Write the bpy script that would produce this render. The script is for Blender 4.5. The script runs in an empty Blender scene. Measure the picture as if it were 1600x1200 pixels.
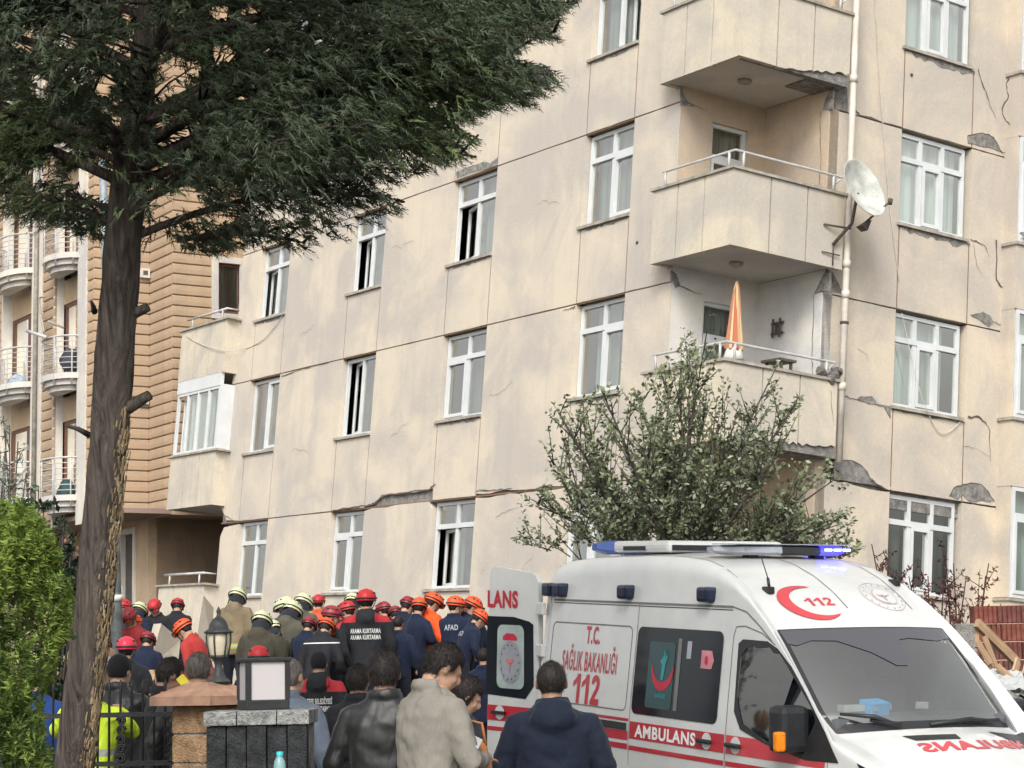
import bpy, bmesh, math, random
import numpy as np
from mathutils import Vector, Matrix, noise
from mathutils.bvhtree import BVHTree
random.seed(11)
rng = np.random.default_rng(7)
SC = bpy.context.scene
COL = SC.collection
PI = math.pi

# ------------------------------------------------------------------ camera, sky, sun, exposure
FPX = 3200.0
PITCH, ROLL = math.radians(8.0), 0.02
CAM = Vector((0, 0, 1.66))
_F = Vector((0, math.cos(PITCH), math.sin(PITCH)))
_R0 = Vector((1, 0, 0)); _U0 = _R0.cross(_F)
_R = math.cos(ROLL)*_R0 - math.sin(ROLL)*_U0
_U = math.sin(ROLL)*_R0 + math.cos(ROLL)*_U0
cd = bpy.data.cameras.new('camera'); cam = bpy.data.objects.new('camera', cd); COL.objects.link(cam)
mw = Matrix((_R, _U, -_F)).transposed().to_4x4(); mw.translation = CAM
cam.matrix_world = mw
cd.sensor_width = 36; cd.lens = FPX/1600*36; cd.clip_start = 0.1; cd.clip_end = 1500
SC.camera = cam
W = bpy.data.worlds.new('World'); SC.world = W; W.use_nodes = True
SUN_DIR = Vector((-0.10, -0.74, 0.66)).normalized()
nt = W.node_tree; nt.nodes.clear()
sky = nt.nodes.new('ShaderNodeTexSky'); sky.sky_type = 'NISHITA'; sky.sun_disc = False
sky.sun_elevation = math.asin(SUN_DIR.z); sky.sun_rotation = math.atan2(SUN_DIR.x, SUN_DIR.y)
sky.dust_density = 4.0; sky.air_density = 1.0
hs = nt.nodes.new('ShaderNodeHueSaturation'); hs.inputs['Saturation'].default_value = 0.10
bg = nt.nodes.new('ShaderNodeBackground'); bg.inputs['Strength'].default_value = 0.15
wo = nt.nodes.new('ShaderNodeOutputWorld')
nt.links.new(sky.outputs[0], hs.inputs['Color']); nt.links.new(hs.outputs[0], bg.inputs['Color']); nt.links.new(bg.outputs[0], wo.inputs['Surface'])
sd = bpy.data.lights.new('sun', 'SUN'); sd.energy = 1.1; sd.angle = math.radians(20); sd.color = (1.0, 0.965, 0.92)
so = bpy.data.objects.new('sun', sd); COL.objects.link(so)
so.rotation_euler = SUN_DIR.to_track_quat('Z', 'Y').to_euler()
SC.view_settings.view_transform = 'Standard'; SC.view_settings.look = 'None'
SC.view_settings.exposure = 0.66; SC.view_settings.gamma = 1.0; SC.view_settings.use_curve_mapping = False
SC.cycles.max_bounces = 6; SC.cycles.transparent_max_bounces = 12
SC.cycles.use_denoising = True

def ray(px, py):
    return _F + _R*((px-800)/FPX) - _U*((py-600)/FPX)
def at(px, py, dist):            # point seen at a pixel of the 1600x1200 photo, `dist` metres ahead
    return CAM + ray(px, py)*dist
class Frame:                     # a local coordinate frame of a building or vehicle
    def __init__(s, M, O):
        s.M = M; s.O = O; s.mat = M.to_4x4(); s.mat.translation = O; s.Mi = M.transposed(); s.c = s.Mi @ (CAM-O)
    def loc(s, px, py, ax, val):
        d = s.Mi @ ray(px, py); t = (val-s.c[ax])/d[ax]
        return s.c + d*t
    def w(s, x, y, z): return s.O + s.M @ Vector((x, y, z))

# ------------------------------------------------------------------ helpers
def link(o, parent=None):
    COL.objects.link(o)
    if parent is not None: o.parent = parent
    return o
def tag(o, label=None, cat=None, group=None, kind=None):
    if label: o['label'] = label
    if cat: o['category'] = cat
    if group: o['group'] = group
    if kind: o['kind'] = kind
    return o
def empty(name, mat=None, loc=None, rz=0, label=None, cat=None, group=None):
    o = bpy.data.objects.new(name, None); COL.objects.link(o); o.empty_display_size = .2
    if mat is not None: o.matrix_world = mat
    if loc is not None: o.location = loc; o.rotation_euler = (0, 0, rz)
    return tag(o, label, cat, group)
class MB:
    def __init__(s): s.v = []; s.f = []; s.m = []; s.sm = []
    def add(s, vs, fs, mi=0, smooth=False):
        n = len(s.v); s.v += [tuple(v) for v in vs]
        for f in fs: s.f.append([i+n for i in f]); s.m.append(mi); s.sm.append(smooth)
        return s
    def box(s, x0, x1, y0, y1, z0, z1, mi=0, M=None):
        vs = [Vector((x, y, z)) for z in (z0, z1) for y in (y0, y1) for x in (x0, x1)]
        if M is not None: vs = [M @ v for v in vs]
        return s.add(vs, [(0,2,3,1),(4,5,7,6),(0,1,5,4),(2,6,7,3),(1,3,7,5),(0,4,6,2)], mi)
    def bbox(s, x0, x1, y0, y1, z0, z1, b, mi=0, M=None):      # box with chamfered edges
        bm = bmesh.new(); bmesh.ops.create_cube(bm, size=1)
        for v in bm.verts:
            v.co = Vector(((x0+x1)/2+v.co.x*(x1-x0), (y0+y1)/2+v.co.y*(y1-y0), (z0+z1)/2+v.co.z*(z1-z0)))
        bmesh.ops.bevel(bm, geom=bm.edges[:], offset=b, segments=2, affect='EDGES', profile=.6)
        if M is not None: bmesh.ops.transform(bm, matrix=M, verts=bm.verts)
        bm.verts.index_update()
        s.add([v.co[:] for v in bm.verts], [[v.index for v in f.verts] for f in bm.faces], mi, False); bm.free(); return s
    def prism(s, poly, ax, a, b, mi=0):
        # poly: 2-D points in the two remaining axes (x,z for ax=1; y,z for ax=0; x,y for ax=2)
        def P(p, w):
            return (p[0], w, p[1]) if ax == 1 else ((w, p[0], p[1]) if ax == 0 else (p[0], p[1], w))
        n = len(poly); vs = [P(p, a) for p in poly]+[P(p, b) for p in poly]
        fs = [list(range(n)), list(range(2*n-1, n-1, -1))]+[(i, i+n, (i+1) % n+n, (i+1) % n) for i in range(n)]
        return s.add(vs, fs, mi)
    def tube(s, pts, rad, seg=8, mi=0, smooth=True, cap=True, flat=None):
        pts = [Vector(p) for p in pts]; n = len(pts)
        if not hasattr(rad, '__len__'): rad = [rad]*n
        vs = []; prev = None
        for i, p in enumerate(pts):
            t = (pts[min(i+1, n-1)]-pts[max(i-1, 0)]).normalized()
            if prev is None:
                a = Vector((0, 0, 1)) if abs(t.z) < .9 else Vector((1, 0, 0)); u = t.cross(a).normalized()
            else:
                u = (prev - t*prev.dot(t)).normalized()
            prev = u; w = t.cross(u)
            for k in range(seg):
                an = 2*PI*k/seg; fx = flat if flat else 1
                vs.append(p + u*math.cos(an)*rad[i] + w*math.sin(an)*rad[i]*fx)
        fs = [(i*seg+k, i*seg+(k+1) % seg, (i+1)*seg+(k+1) % seg, (i+1)*seg+k) for i in range(n-1) for k in range(seg)]
        if cap: fs += [list(range(seg-1, -1, -1)), list(range((n-1)*seg, n*seg))]
        return s.add(vs, fs, mi, smooth)
    def lathe(s, prof, c=(0, 0, 0), seg=24, mi=0, smooth=True, M=None):
        vs = []
        for r, z in prof:
            for k in range(seg):
                a = 2*PI*k/seg; v = Vector((c[0]+r*math.cos(a), c[1]+r*math.sin(a), c[2]+z)); vs.append(M @ v if M is not None else v)
        n = len(prof)
        fs = [(i*seg+k, i*seg+(k+1) % seg, (i+1)*seg+(k+1) % seg, (i+1)*seg+k) for i in range(n-1) for k in range(seg)]
        return s.add(vs, fs, mi, smooth)
    def ell(s, c, r, M=None, mi=0, u=16, v=10):
        vs = []; c = Vector(c)
        for j in range(v+1):
            th = PI*j/v
            for i in range(u):
                ph = 2*PI*i/u; p = Vector((r[0]*math.sin(th)*math.cos(ph), r[1]*math.sin(th)*math.sin(ph), r[2]*math.cos(th)))
                vs.append(c+(M @ p if M is not None else p))
        fs = [(j*u+i, (j+1)*u+i, (j+1)*u+(i+1) % u, j*u+(i+1) % u) for j in range(v) for i in range(u)]
        return s.add(vs, fs, mi, True)
    def mesh(s, name):
        me = bpy.data.meshes.new(name); me.from_pydata(s.v, [], s.f); me.update()
        if s.f:
            me.polygons.foreach_set('material_index', s.m); me.polygons.foreach_set('use_smooth', s.sm)
        return me
    def build(s, name, mats, parent=None, **kw):
        me = s.mesh(name)
        for m in (mats if isinstance(mats, (list, tuple)) else [mats]): me.materials.append(m)
        o = bpy.data.objects.new(name, me); link(o, parent)
        return tag(o, **kw) if kw else o
def np_mesh(name, V, F, mat, parent=None, smooth=False, midx=None):
    me = bpy.data.meshes.new(name); V = np.asarray(V, dtype=np.float32); F = np.asarray(F, dtype=np.int32)
    k = F.shape[1]; me.vertices.add(len(V)); me.vertices.foreach_set('co', V.ravel())
    me.loops.add(F.size); me.loops.foreach_set('vertex_index', F.ravel())
    me.polygons.add(len(F)); me.polygons.foreach_set('loop_start', np.arange(0, F.size, k, dtype=np.int32))
    me.polygons.foreach_set('loop_total', np.full(len(F), k, dtype=np.int32))
    if smooth: me.polygons.foreach_set('use_smooth', np.ones(len(F), dtype=bool))
    for m in (mat if isinstance(mat, (list, tuple)) else [mat]): me.materials.append(m)
    if midx is not None: me.polygons.foreach_set('material_index', np.asarray(midx, dtype=np.int32))
    me.update(calc_edges=True); me.validate()
    return link(bpy.data.objects.new(name, me), parent)
def dup(o, parent=None, mat=None):
    c = o.copy(); COL.objects.link(c)
    if parent is not None: c.parent = parent
    if mat is not None: c.matrix_world = mat
    for ch in list(o.children): dup(ch, c)
    return c
def shared(name, me, parent, mats=None):
    o = bpy.data.objects.new(name, me); link(o, parent)
    return o
def ico(cx, cy, cz, r, sub=1):
    bm = bmesh.new(); bmesh.ops.create_icosphere(bm, subdivisions=sub, radius=r)
    for v in bm.verts: v.co = v.co*(1+.25*noise.noise(v.co*4/r*.3+Vector((cx, cy, cz)))) + Vector((cx, cy, cz))
    bm.verts.index_update(); V = [v.co[:] for v in bm.verts]; F = [[v.index for v in f.verts] for f in bm.faces]; bm.free(); return V, F

# ------------------------------------------------------------------ materials
class NG:
    def __init__(s, name):
        s.mat = bpy.data.materials.new(name); s.mat.use_nodes = True; s.t = s.mat.node_tree; s.n = s.t.nodes; s.l = s.t.links
        s.b = s.n['Principled BSDF']; s.tc = s.n.new('ShaderNodeTexCoord'); s.out = s.n['Material Output']
    def mapping(s, scale=(1, 1, 1), loc=(0, 0, 0)):
        m = s.n.new('ShaderNodeMapping'); m.inputs['Scale'].default_value = scale; m.inputs['Location'].default_value = loc
        s.l.new(s.tc.outputs['Object'], m.inputs[0]); return m.outputs[0]
    def noise(s, scale, detail=4, rough=.6, vec=None, dist=0):
        n = s.n.new('ShaderNodeTexNoise'); n.inputs['Scale'].default_value = scale; n.inputs['Detail'].default_value = detail
        n.inputs['Roughness'].default_value = rough; n.inputs['Distortion'].default_value = dist
        s.l.new(vec if vec is not None else s.tc.outputs['Object'], n.inputs['Vector']); return n.outputs[0]
    def ramp(s, fac, stops, interp='LINEAR'):
        r = s.n.new('ShaderNodeValToRGB'); cr = r.color_ramp; cr.interpolation = interp
        while len(cr.elements) < len(stops): cr.elements.new(.5)
        for e, (p, c) in zip(cr.elements, stops): e.position = p; e.color = (*c, 1) if len(c) == 3 else c
        s.l.new(fac, r.inputs[0]); return r.outputs[0]
    def mix(s, fac, a, b, mode='MIX'):
        m = s.n.new('ShaderNodeMix'); m.data_type = 'RGBA'; m.blend_type = mode
        for i, v in ((0, fac), (6, a), (7, b)):
            if isinstance(v, (int, float)): m.inputs[i].default_value = v
            elif isinstance(v, tuple): m.inputs[i].default_value = (*v, 1) if len(v) == 3 else v
            else: s.l.new(v, m.inputs[i])
        return m.outputs[2]
    def math(s, op, a, b=0.0, clamp=False):
        m = s.n.new('ShaderNodeMath'); m.operation = op; m.use_clamp = clamp
        for i, v in ((0, a), (1, b)):
            if isinstance(v, (int, float)): m.inputs[i].default_value = v
            else: s.l.new(v, m.inputs[i])
        return m.outputs[0]
    def bump(s, h, strength=.3, dist=.02):
        b = s.n.new('ShaderNodeBump'); b.inputs['Strength'].default_value = strength; b.inputs['Distance'].default_value = dist
        s.l.new(h, b.inputs['Height']); s.l.new(b.outputs[0], s.b.inputs['Normal'])
    def set(s, col=None, rough=None, metal=None, spec=None, coat=None):
        for k, v in (('Base Color', col), ('Roughness', rough), ('Metallic', metal), ('Specular IOR Level', spec), ('Coat Weight', coat)):
            if v is None: continue
            if isinstance(v, tuple): s.b.inputs[k].default_value = (*v, 1)
            elif isinstance(v, (int, float)): s.b.inputs[k].default_value = v
            else: s.l.new(v, s.b.inputs[k])
        return s.mat
def mat(name, col, rough=.7, var=.12, scale=3., bump=0, bscale=40, metal=0, spec=.4, coat=0, bdist=.01):
    g = NG(name); n = g.noise(scale, 5)
    c0 = tuple(max(0, c*(1-2*var)) for c in col); c1 = tuple(min(1, c*(1+2*var)) for c in col)
    c = g.ramp(n, [(.25, c0), (.75, c1)])
    if bump: g.bump(g.noise(bscale, 4), bump, bdist)
    g.set(c, rough, metal, spec, coat); return g.mat
def cloth(name, col, rough=.85, wr=.5, sc=5.0, var=.18, spec=.2):
    g = NG(name); n = g.noise(4, 4); f = g.noise(160, 2)
    c = g.ramp(n, [(.3, tuple(x*(1-var) for x in col)), (.7, tuple(min(1, x*(1+var)) for x in col))])
    c = g.mix(.25, c, f, 'OVERLAY')
    g.bump(g.noise(sc, 3, .5, vec=g.mapping((1, 1, .45)), dist=1.3), wr, .06); g.set(c, rough, 0, spec)
    g.b.inputs['Sheen Weight'].default_value = .06
    return g.mat
def stucco(name, col, dirt=.5, streak=1.0, bump=.25):
    g = NG(name)
    big = g.noise(.55, 5, .6, dist=.6); mid = g.noise(2.3, 4, .65)
    st = g.noise(1.0, 5, .6, vec=g.mapping((3.2, 3.2, .35)), dist=.4)
    grain = g.noise(150, 2)
    a = (col[0]*.82, col[1]*.83, col[2]*.87); b = (min(1, col[0]*1.05), min(1, col[1]*1.03), col[2]*.98)
    c = g.ramp(big, [(.42, a), (.60, b)])
    c2 = g.mix(g.math('MULTIPLY', g.ramp(st, [(.48, (0, 0, 0)), (.72, (1, 1, 1))]), .42*streak), c, tuple(x*.62 for x in (col[0]*.92, col[1]*.98, col[2]*1.1)))
    c3 = g.mix(g.math('MULTIPLY', g.ramp(mid, [(.45, (0, 0, 0)), (.75, (1, 1, 1))]), .35*dirt), c2, (col[0]*.66, col[1]*.68, col[2]*.76))
    c4 = g.mix(.2, c3, grain, 'OVERLAY'); c4 = g.mix(.22, c4, g.noise(24, 5, .75), 'OVERLAY')
    g.bump(g.noise(110, 3), bump, .012); g.set(c4, .92, 0, .15); return g.mat
def glass(name, tint=(.75, .85, .85), refl=.22, frk=1.0):
    g = NG(name); g.n.remove(g.b)
    tr = g.n.new('ShaderNodeBsdfTransparent'); tr.inputs[0].default_value = (*tint, 1)
    gl = g.n.new('ShaderNodeBsdfGlossy'); gl.inputs['Roughness'].default_value = .03; gl.inputs[0].default_value = (1, .99, .94, 1)
    fr = g.n.new('ShaderNodeFresnel'); fr.inputs[0].default_value = 1.5
    f = g.math('ADD', g.math('MULTIPLY', fr.outputs[0], frk), refl*.5, True)
    mx = g.n.new('ShaderNodeMixShader'); g.l.new(f, mx.inputs[0]); g.l.new(tr.outputs[0], mx.inputs[1]); g.l.new(gl.outputs[0], mx.inputs[2])
    g.l.new(mx.outputs[0], g.out.inputs[0]); return g.mat
M = {}
CREAM = (.575, .513, .428)
M['stucco'] = stucco('cream_render', CREAM, .7, .45)
M['stucco_r'] = stucco('cream_render_clean', (.575, .505, .41), .4, .4)
M['balc'] = stucco('balcony_render', (.59, .53, .43), .8, .7)
M['inner'] = stucco('inner_render', (.56, .45, .33), .5, .5)
M['white_inner'] = stucco('white_paint_wall', (.66, .64, .60), .3, .3)
M['ceil'] = stucco('ceiling_paint', (.55, .52, .48), .4, .1)
M['joint'] = mat('joint_filler', (.20, .12, .075), .95)
M['sill'] = mat('sill_stone', (.34, .31, .26), .8, .2, 6, .4, 60)
M['pvc'] = mat('white_pvc', (.60, .615, .61), .35, .05, 2)
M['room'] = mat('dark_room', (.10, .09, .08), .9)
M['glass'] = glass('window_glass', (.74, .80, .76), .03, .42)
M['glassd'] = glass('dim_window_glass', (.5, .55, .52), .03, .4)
def curtain_mat(name, col):
    g = NG(name); w = g.noise(7, 3, .5, vec=g.mapping((1, 1, .05))); g.set(g.ramp(w, [(.35, tuple(c*.5 for c in col)), (.65, col)]), .9, 0, .1); return g.mat  # darker vertical bands paint the shade of the folds into the colour
M['cur_w'] = curtain_mat('white_curtain', (.62, .68, .64))
M['cur_b'] = curtain_mat('blue_grey_curtain', (.30, .315, .295))
M['cur_t'] = curtain_mat('tan_curtain', (.22, .18, .14))
M['refl_o'] = curtain_mat('orange_reflection', (.58, .27, .13))  # tan building mirrored in a pane, painted as an orange sheet
M['blind'] = mat('blind_slat', (.68, .64, .56), .6, .05)
def concrete_mat(name, col, sc=5):
    g = NG(name); a = g.noise(sc, 6, .7); b = g.noise(sc*9, 3)
    c = g.ramp(a, [(.3, tuple(x*.4 for x in col)), (.7, tuple(x*1.35 for x in col))]); c = g.mix(.5, c, b, 'OVERLAY')
    g.bump(g.math('ADD', a, g.math('MULTIPLY', b, .5)), .9, .05); g.set(c, .95, 0, .1); return g.mat
M['conc'] = concrete_mat('bare_concrete', (.31, .295, .27), 9)
M['crack_or_shade'] = mat('crack_shadow', (.09, .07, .055), .95)
M['iron'] = mat('white_iron', (.47, .46, .44), .5, .1, 5)
M['blackiron'] = mat('black_iron', (.018, .018, .02), .45, .2, 8, .3, 80)
M['pipe'] = mat('drain_pipe_paint', (.55, .50, .43), .6, .15, 3)
def wood_mat(name, col):
    g = NG(name); a = g.noise(6, 5, .6, vec=g.mapping((.6, 8, 8)), dist=.5); g.set(g.ramp(a, [(.3, tuple(x*.6 for x in col)), (.7, tuple(x*1.15 for x in col))]), .85, 0, .2)
    g.bump(a, .4, .02); return g.mat
M['wood'] = wood_mat('raw_timber', (.42, .28, .17))
M['plywood'] = wood_mat('pale_plywood', (.56, .38, .24))

# ------------------------------------------------------------------ ground
AM = Vector((.4545, -.8890, -.0560))      # ambulance heading, nose slightly downhill
def _amb_pose():
    X = -ray(-830, 867); X.normalize(); Y = Vector((0, 0, 1)).cross(X).normalized(); Z = X.cross(Y)
    Mx = Matrix((X, Y, Z)).transposed(); P = CAM+ray(1315, 1124).normalized()*16.0
    return Frame(Mx, P-Mx @ Vector((-1.0, -.84, 1.42)))
AMB = _amb_pose()
def sstep(a, b, x):
    t = min(1, max(0, (x-a)/(b-a))); return t*t*(3-2*t)
def ground_h(x, y):
    h = sstep(12, 20, y)*.15 + max(0, min(y, 31)-20)*.098
    l = AMB.Mi @ (Vector((x, y, 0))-AMB.O)
    lx, ly = l.x, l.y
    d = max(-lx-6.2, lx-.6, abs(ly)-1.3, 0)
    wgt = 1-sstep(0, 2.2, d)
    n = AMB.M.col[2]; ha = AMB.O.z-(n.x*(x-AMB.O.x)+n.y*(y-AMB.O.y))/n.z
    return h*(1-wgt)+ha*wgt
def build_ground():
    xs = np.concatenate([np.linspace(-400, -30, 12), np.linspace(-28, 34, 94), np.linspace(40, 400, 12)])
    ys = np.concatenate([np.linspace(-300, -14, 10), np.linspace(-10, 60, 106), np.linspace(70, 900, 14)])
    V = [(x, y, ground_h(x, y)+.012*noise.noise(Vector((x, y, 0)))) for y in ys for x in xs]; nx = len(xs)
    F = [(j*nx+i, j*nx+i+1, (j+1)*nx+i+1, (j+1)*nx+i) for j in range(len(ys)-1) for i in range(nx-1)]
    g = NG('worn_asphalt'); a = g.noise(.6, 6, .7); b = g.noise(30, 3)
    c = g.ramp(a, [(.3, (.05, .048, .045)), (.7, (.13, .12, .105))]); c = g.mix(.4, c, b, 'OVERLAY'); g.bump(b, .4, .01); g.set(c, .9, 0, .2)
    o = np_mesh('ground', V, F, g.mat, None, True); tag(o, kind='structure')
build_ground()
# ------------------------------------------------------------------ the cracked apartment block
def _db():
    a, b, c = (math.radians(v) for v in (123.30621, -1.40434, 4.77462))
    Mx = Matrix.Rotation(c, 3, 'Y') @ Matrix.Rotation(b, 3, 'X') @ Matrix.Rotation(a, 3, 'Z')
    return Frame(Mx, CAM+ray(1050, 440).normalized()*33.5)
DB = _db()
blk = empty('apartment_building', mat=DB.mat, label='cracked cream apartment block leaning to one side, with white windows and corner balconies', cat='building')
M['backing'] = mat('pale_window_backing', (.38, .34, .29), .9, .3, 3)  # for panels added close behind the windows so openings do not go black
G = .0135
def jag(p, q, n, amp, r=random):
    out = []
    for i in range(n):
        t = i/n; out.append((p[0]+(q[0]-p[0])*t+(r.uniform(-.3, .3)*amp if i else 0), p[1]+(q[1]-p[1])*t+(r.uniform(-1, 1)*amp if i else 0)))
    return out
def panelL(x0, x1, z0, z1, name='wall_panel', m='stucco', top=None, bot=None, parent=blk, y=0., d=.22, amp=.004):
    a, b = x0+G, x1-G; zt, zb = z1-G, z0+G
    poly = (bot if bot else jag((a, zb), (b, zb), 6, amp)) + [(b, zb)]*(0 if bot else 1)
    poly += (top if top else jag((b, zt), (a, zt), 6, amp)+[(a, zt)])
    return MB().prism(poly, 1, y, y-d).build(name, M[m], parent)
def panelR(y0, y1, z0, z1, name='wall_panel', m='stucco_r', top=None, bot=None, parent=blk, x=-1.6, d=.22, amp=.004):
    a, b = y0-G, y1+G; zt, zb = z1-G, z0+G         # y0 > y1 (runs away to the right)
    poly = (bot if bot else jag((a, zb), (b, zb), 6, amp)+[(b, zb)])
    poly += (top if top else jag((b, zt), (a, zt), 6, amp)+[(a, zt)])
    return MB().prism(poly, 0, x, x+d).build(name, M[m], parent)
JL = [-9.5, -6.3, -3.2, 0.0, 3.05, 6.1, 9.15, 12.2]
CX = [0.0, 1.3, 2.72, 5.62, 7.16, 9.8, 11.2, 14.1, 15.55, 16.55]
LW = (1, 3, 5, 7)

def wfun(kind, plane, parent):
    if kind == 'L': return lambda mb, a0, a1, d0, d1, z0, z1, mi=0: mb.box(a0, a1, plane-d1, plane-d0, z0, z1, mi)
    return lambda mb, a0, a1, d0, d1, z0, z1, mi=0: mb.box(plane+d0, plane+d1, min(a0, a1), max(a0, a1), z0, z1, mi)
def P3(kind, plane, a, d, z): return (a, plane-d, z) if kind == 'L' else (plane+d, a, z)
def sheet(kind, plane, a0, a1, d, z0, z1, wave=.03, n=28, tilt=0):
    mb = MB(); vs = []
    for i in range(n+1):
        t = i/n; a = a0+(a1-a0)*t; w = wave*(math.sin(t*n*1.15)+.6*math.sin(t*n*.47+1))
        vs += [P3(kind, plane, a, d+w, z0), P3(kind, plane, a+tilt*(z1-z0), d+w*.6, z1)]
    mb.add(vs, [(2*i, 2*i+2, 2*i+3, 2*i+1) for i in range(n)], 0, True); return mb
def window(kind, plane, a0, a1, z0, z1, parent, cols=2, transom=.72, opened=(), cur='cur_w', cspan=(0, 1), sash=(), dd=.12, sill=True, glassm='glass', sm='sill', curz=0):
    """a0..a1 along the wall (a0 is the end nearer the camera), opened / sash: column indices counted from a1 (picture left on the L wall)"""
    Bx = wfun(kind, plane, parent); mb = MB(); fw = .065
    lo, hi = min(a0, a1), max(a0, a1); w = (hi-lo)/cols
    Bx(mb, lo, hi, dd, dd+.07, z1-fw, z1); Bx(mb, lo, hi, dd, dd+.07, z0, z0+fw)
    Bx(mb, lo, lo+fw, dd, dd+.07, z0+fw, z1-fw); Bx(mb, hi-fw, hi, dd, dd+.07, z0+fw, z1-fw)
    zt = z0+(z1-z0)*transom
    for c in range(1, cols): Bx(mb, lo+w*c-.04, lo+w*c+.04, dd+.002, dd+.068, z0+fw, z1-fw)
    if transom < 1: Bx(mb, lo+fw, hi-fw, dd-.012, dd+.062, zt-.045, zt+.045)
    win = mb.build('window', M['pvc'], parent)
    for c in range(cols):
        p0, p1 = lo+w*c+.045, lo+w*(c+1)-.045
        rows = [(z0+fw, zt-.045), (zt+.045, z1-fw)] if transom < 1 else [(z0+fw, z1-fw)]
        for ri, (q0, q1) in enumerate(rows):
            if ri == 0 and c in opened:
                ww = (p1-p0)*.98; ang = math.radians(random.uniform(11, 17)); sb = MB()
                hinge = p0
                for (u0, u1, v0, v1) in ((0, ww, 0, .06), (0, ww, q1-q0-.06, q1-q0), (0, .06, .06, q1-q0-.06), (ww-.06, ww, .06, q1-q0-.06)):
                    pts = []
                    for dz in (v0, v1):
                        for dn in (0, .05):
                            for du in (u0, u1):
                                s_ = 1
                                pts.append(P3(kind, plane, hinge+s_*(du*math.cos(ang)-dn*math.sin(ang)), dd+.03+du*math.sin(ang)+dn*math.cos(ang), q0+dz))
                    sb.add(pts, [(0,2,3,1),(4,5,7,6),(0,1,5,4),(2,6,7,3),(1,3,7,5),(0,4,6,2)])
                so_ = sb.build('sash', M['pvc'], win)
                gp_ = [P3(kind, plane, hinge+du*math.cos(ang), dd+.055+du*math.sin(ang), q0+dz) for du, dz in ((.06, .06), (ww-.06, .06), (ww-.06, q1-q0-.06), (.06, q1-q0-.06))]
                MB().add(gp_, [(0, 1, 2, 3)]).build('pane', M['glassd'], so_); continue
            e = 0
            if ri == 0 and c in sash:
                sb = MB(); e = .06
                for (u0, u1, v0, v1) in ((p0, p1, q0, q0+e), (p0, p1, q1-e, q1), (p0, p0+e, q0+e, q1-e), (p1-e, p1, q0+e, q1-e)):
                    Bx(sb, u0+.004, u1-.004, dd-.02, dd+.05, v0, v1)
                sb.build('sash', M['pvc'], win)
            gm = MB(); gm.add([P3(kind, plane, p0+e, dd+.04, q0+e), P3(kind, plane, p1-e, dd+.04, q0+e), P3(kind, plane, p1-e, dd+.04, q1-e), P3(kind, plane, p0+e, dd+.04, q1-e)], [(0, 1, 2, 3)])
            gm.build('pane', M[glassm], win)
    rb = MB(); Bx(rb, lo-.02, hi+.02, .62, .66, z0-.1, z1+.05); rb.build('room_backing', M['backing'], win)  # added panel that catches light just behind the panes
    if cur == 'blind':
        sb = MB(); z = z0+.1
        while z < z1-.05:
            Bx(sb, lo+.06, hi-.06, dd+.14, dd+.15, z, z+.04); z += .055
        sb.build('blind', M['blind'], win)
    elif cur:
        s0, s1 = cspan
        sheet(kind, plane, lo+.04+(hi-lo-.08)*s0, lo+.04+(hi-lo-.08)*s1, dd+.2, z0+curz+.02, z1-.02, .025).build('curtain', M[cur], win)
    if sill:
        sb = MB(); Bx(sb, lo-.02, hi+.07, -.055, dd+.06, z0-.055, z0-.004)
        sb.build('sill', M[sm], win)
    return win

def lw(px_list, y=0.): return [(lambda v: (v.x, v.z))(DB.loc(px, py, 1, y)) for px, py in px_list]
def rw(px_list, x=-1.6): return [(lambda v: (v.y, v.z))(DB.loc(px, py, 0, x)) for px, py in px_list]

# L wall
for k in range(1, 7):
    zb, zt = JL[k], JL[k+1]
    for c in range(9):
        x0, x1 = CX[c], CX[c+1]
        if c in LW:
            zs = zt-1.72
            top = None
            panelL(x0, x1, zb, zs)
            if k == 4 and c == 3: pass
        else:
            bot = top = None
            if k == 2 and c == 4:      # torn lower edge over the collapsed storey
                pts = lw([(680, 757), (676, 763), (668, 766), (655, 768), (645, 770), (637, 770), (622, 773), (606, 773), (597, 776), (590, 781), (585, 788)])
                bot = [(x0+G, pts[0][1])] + pts[1:] + [(x1-G, pts[-1][1]-.03)]
            if k == 2 and c == 2:
                bot = jag((x0+G, zb+.02), (x1-G, zb+.06), 12, .03)+[(x1-G, zb+.05)]
            if k == 1 and c == 4:
                top = [(x1-G, zt-.06), (x1-.25, zt-.03)]+jag((x1-.3, zt-.02), (x0+.2, zt+.0), 7, .02)+[(x0+.12, zt-.01), (x0+G, zt-.14)]
            if k == 1 and c == 2:
                top = jag((x1-G, zt-.03), (x0+G, zt-.02), 12, .025)+[(x0+G, zt-.02)]
            if k == 1 and c == 8:
                top = [(x1-.02, zt-.22), (x1-.2, zt-.08), (x0+G, zt-.05)]; 
                panelL(x0, x1-.08, zb, zt, top=[(x1-.09, zt-.3), (x1-.25, zt-.10), (x0+G, zt-.06)]); continue
            if k == 2 and c == 8:
                bot = [(x0+G, zb+.02), (x1-.35, zb+.06), (x1-.2, zb+.2), (x1-G, zb+.34)]
            panelL(x0, x1, zb, zt, bot=bot, top=top)
for c in range(9): panelL(CX[c], CX[c+1], JL[0], JL[1])
for i, x in enumerate(CX[1:-1]):               # coloured filler deep in the vertical joints
    for k in range(1, 7):
        zl, zh = JL[k], (JL[k+1]-1.75)
        MB().box(x-G-.002, x+G+.002, -.2, -.007, zl, zh).build('joint_filler', M['joint'], blk)
for z in JL[1:-1]: MB().box(.01, 16.5, -.048, -.014, z-G-.002, z+G+.002).build('joint_filler', M['joint'], blk)
cb = MB()                                    # concrete beams behind the render at every floor line
for z in JL[1:]:
    cb.box(.02, 16.5, -.30, -.05, z-.02 if z == -3.2 else z+.02, z+.36)
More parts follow.
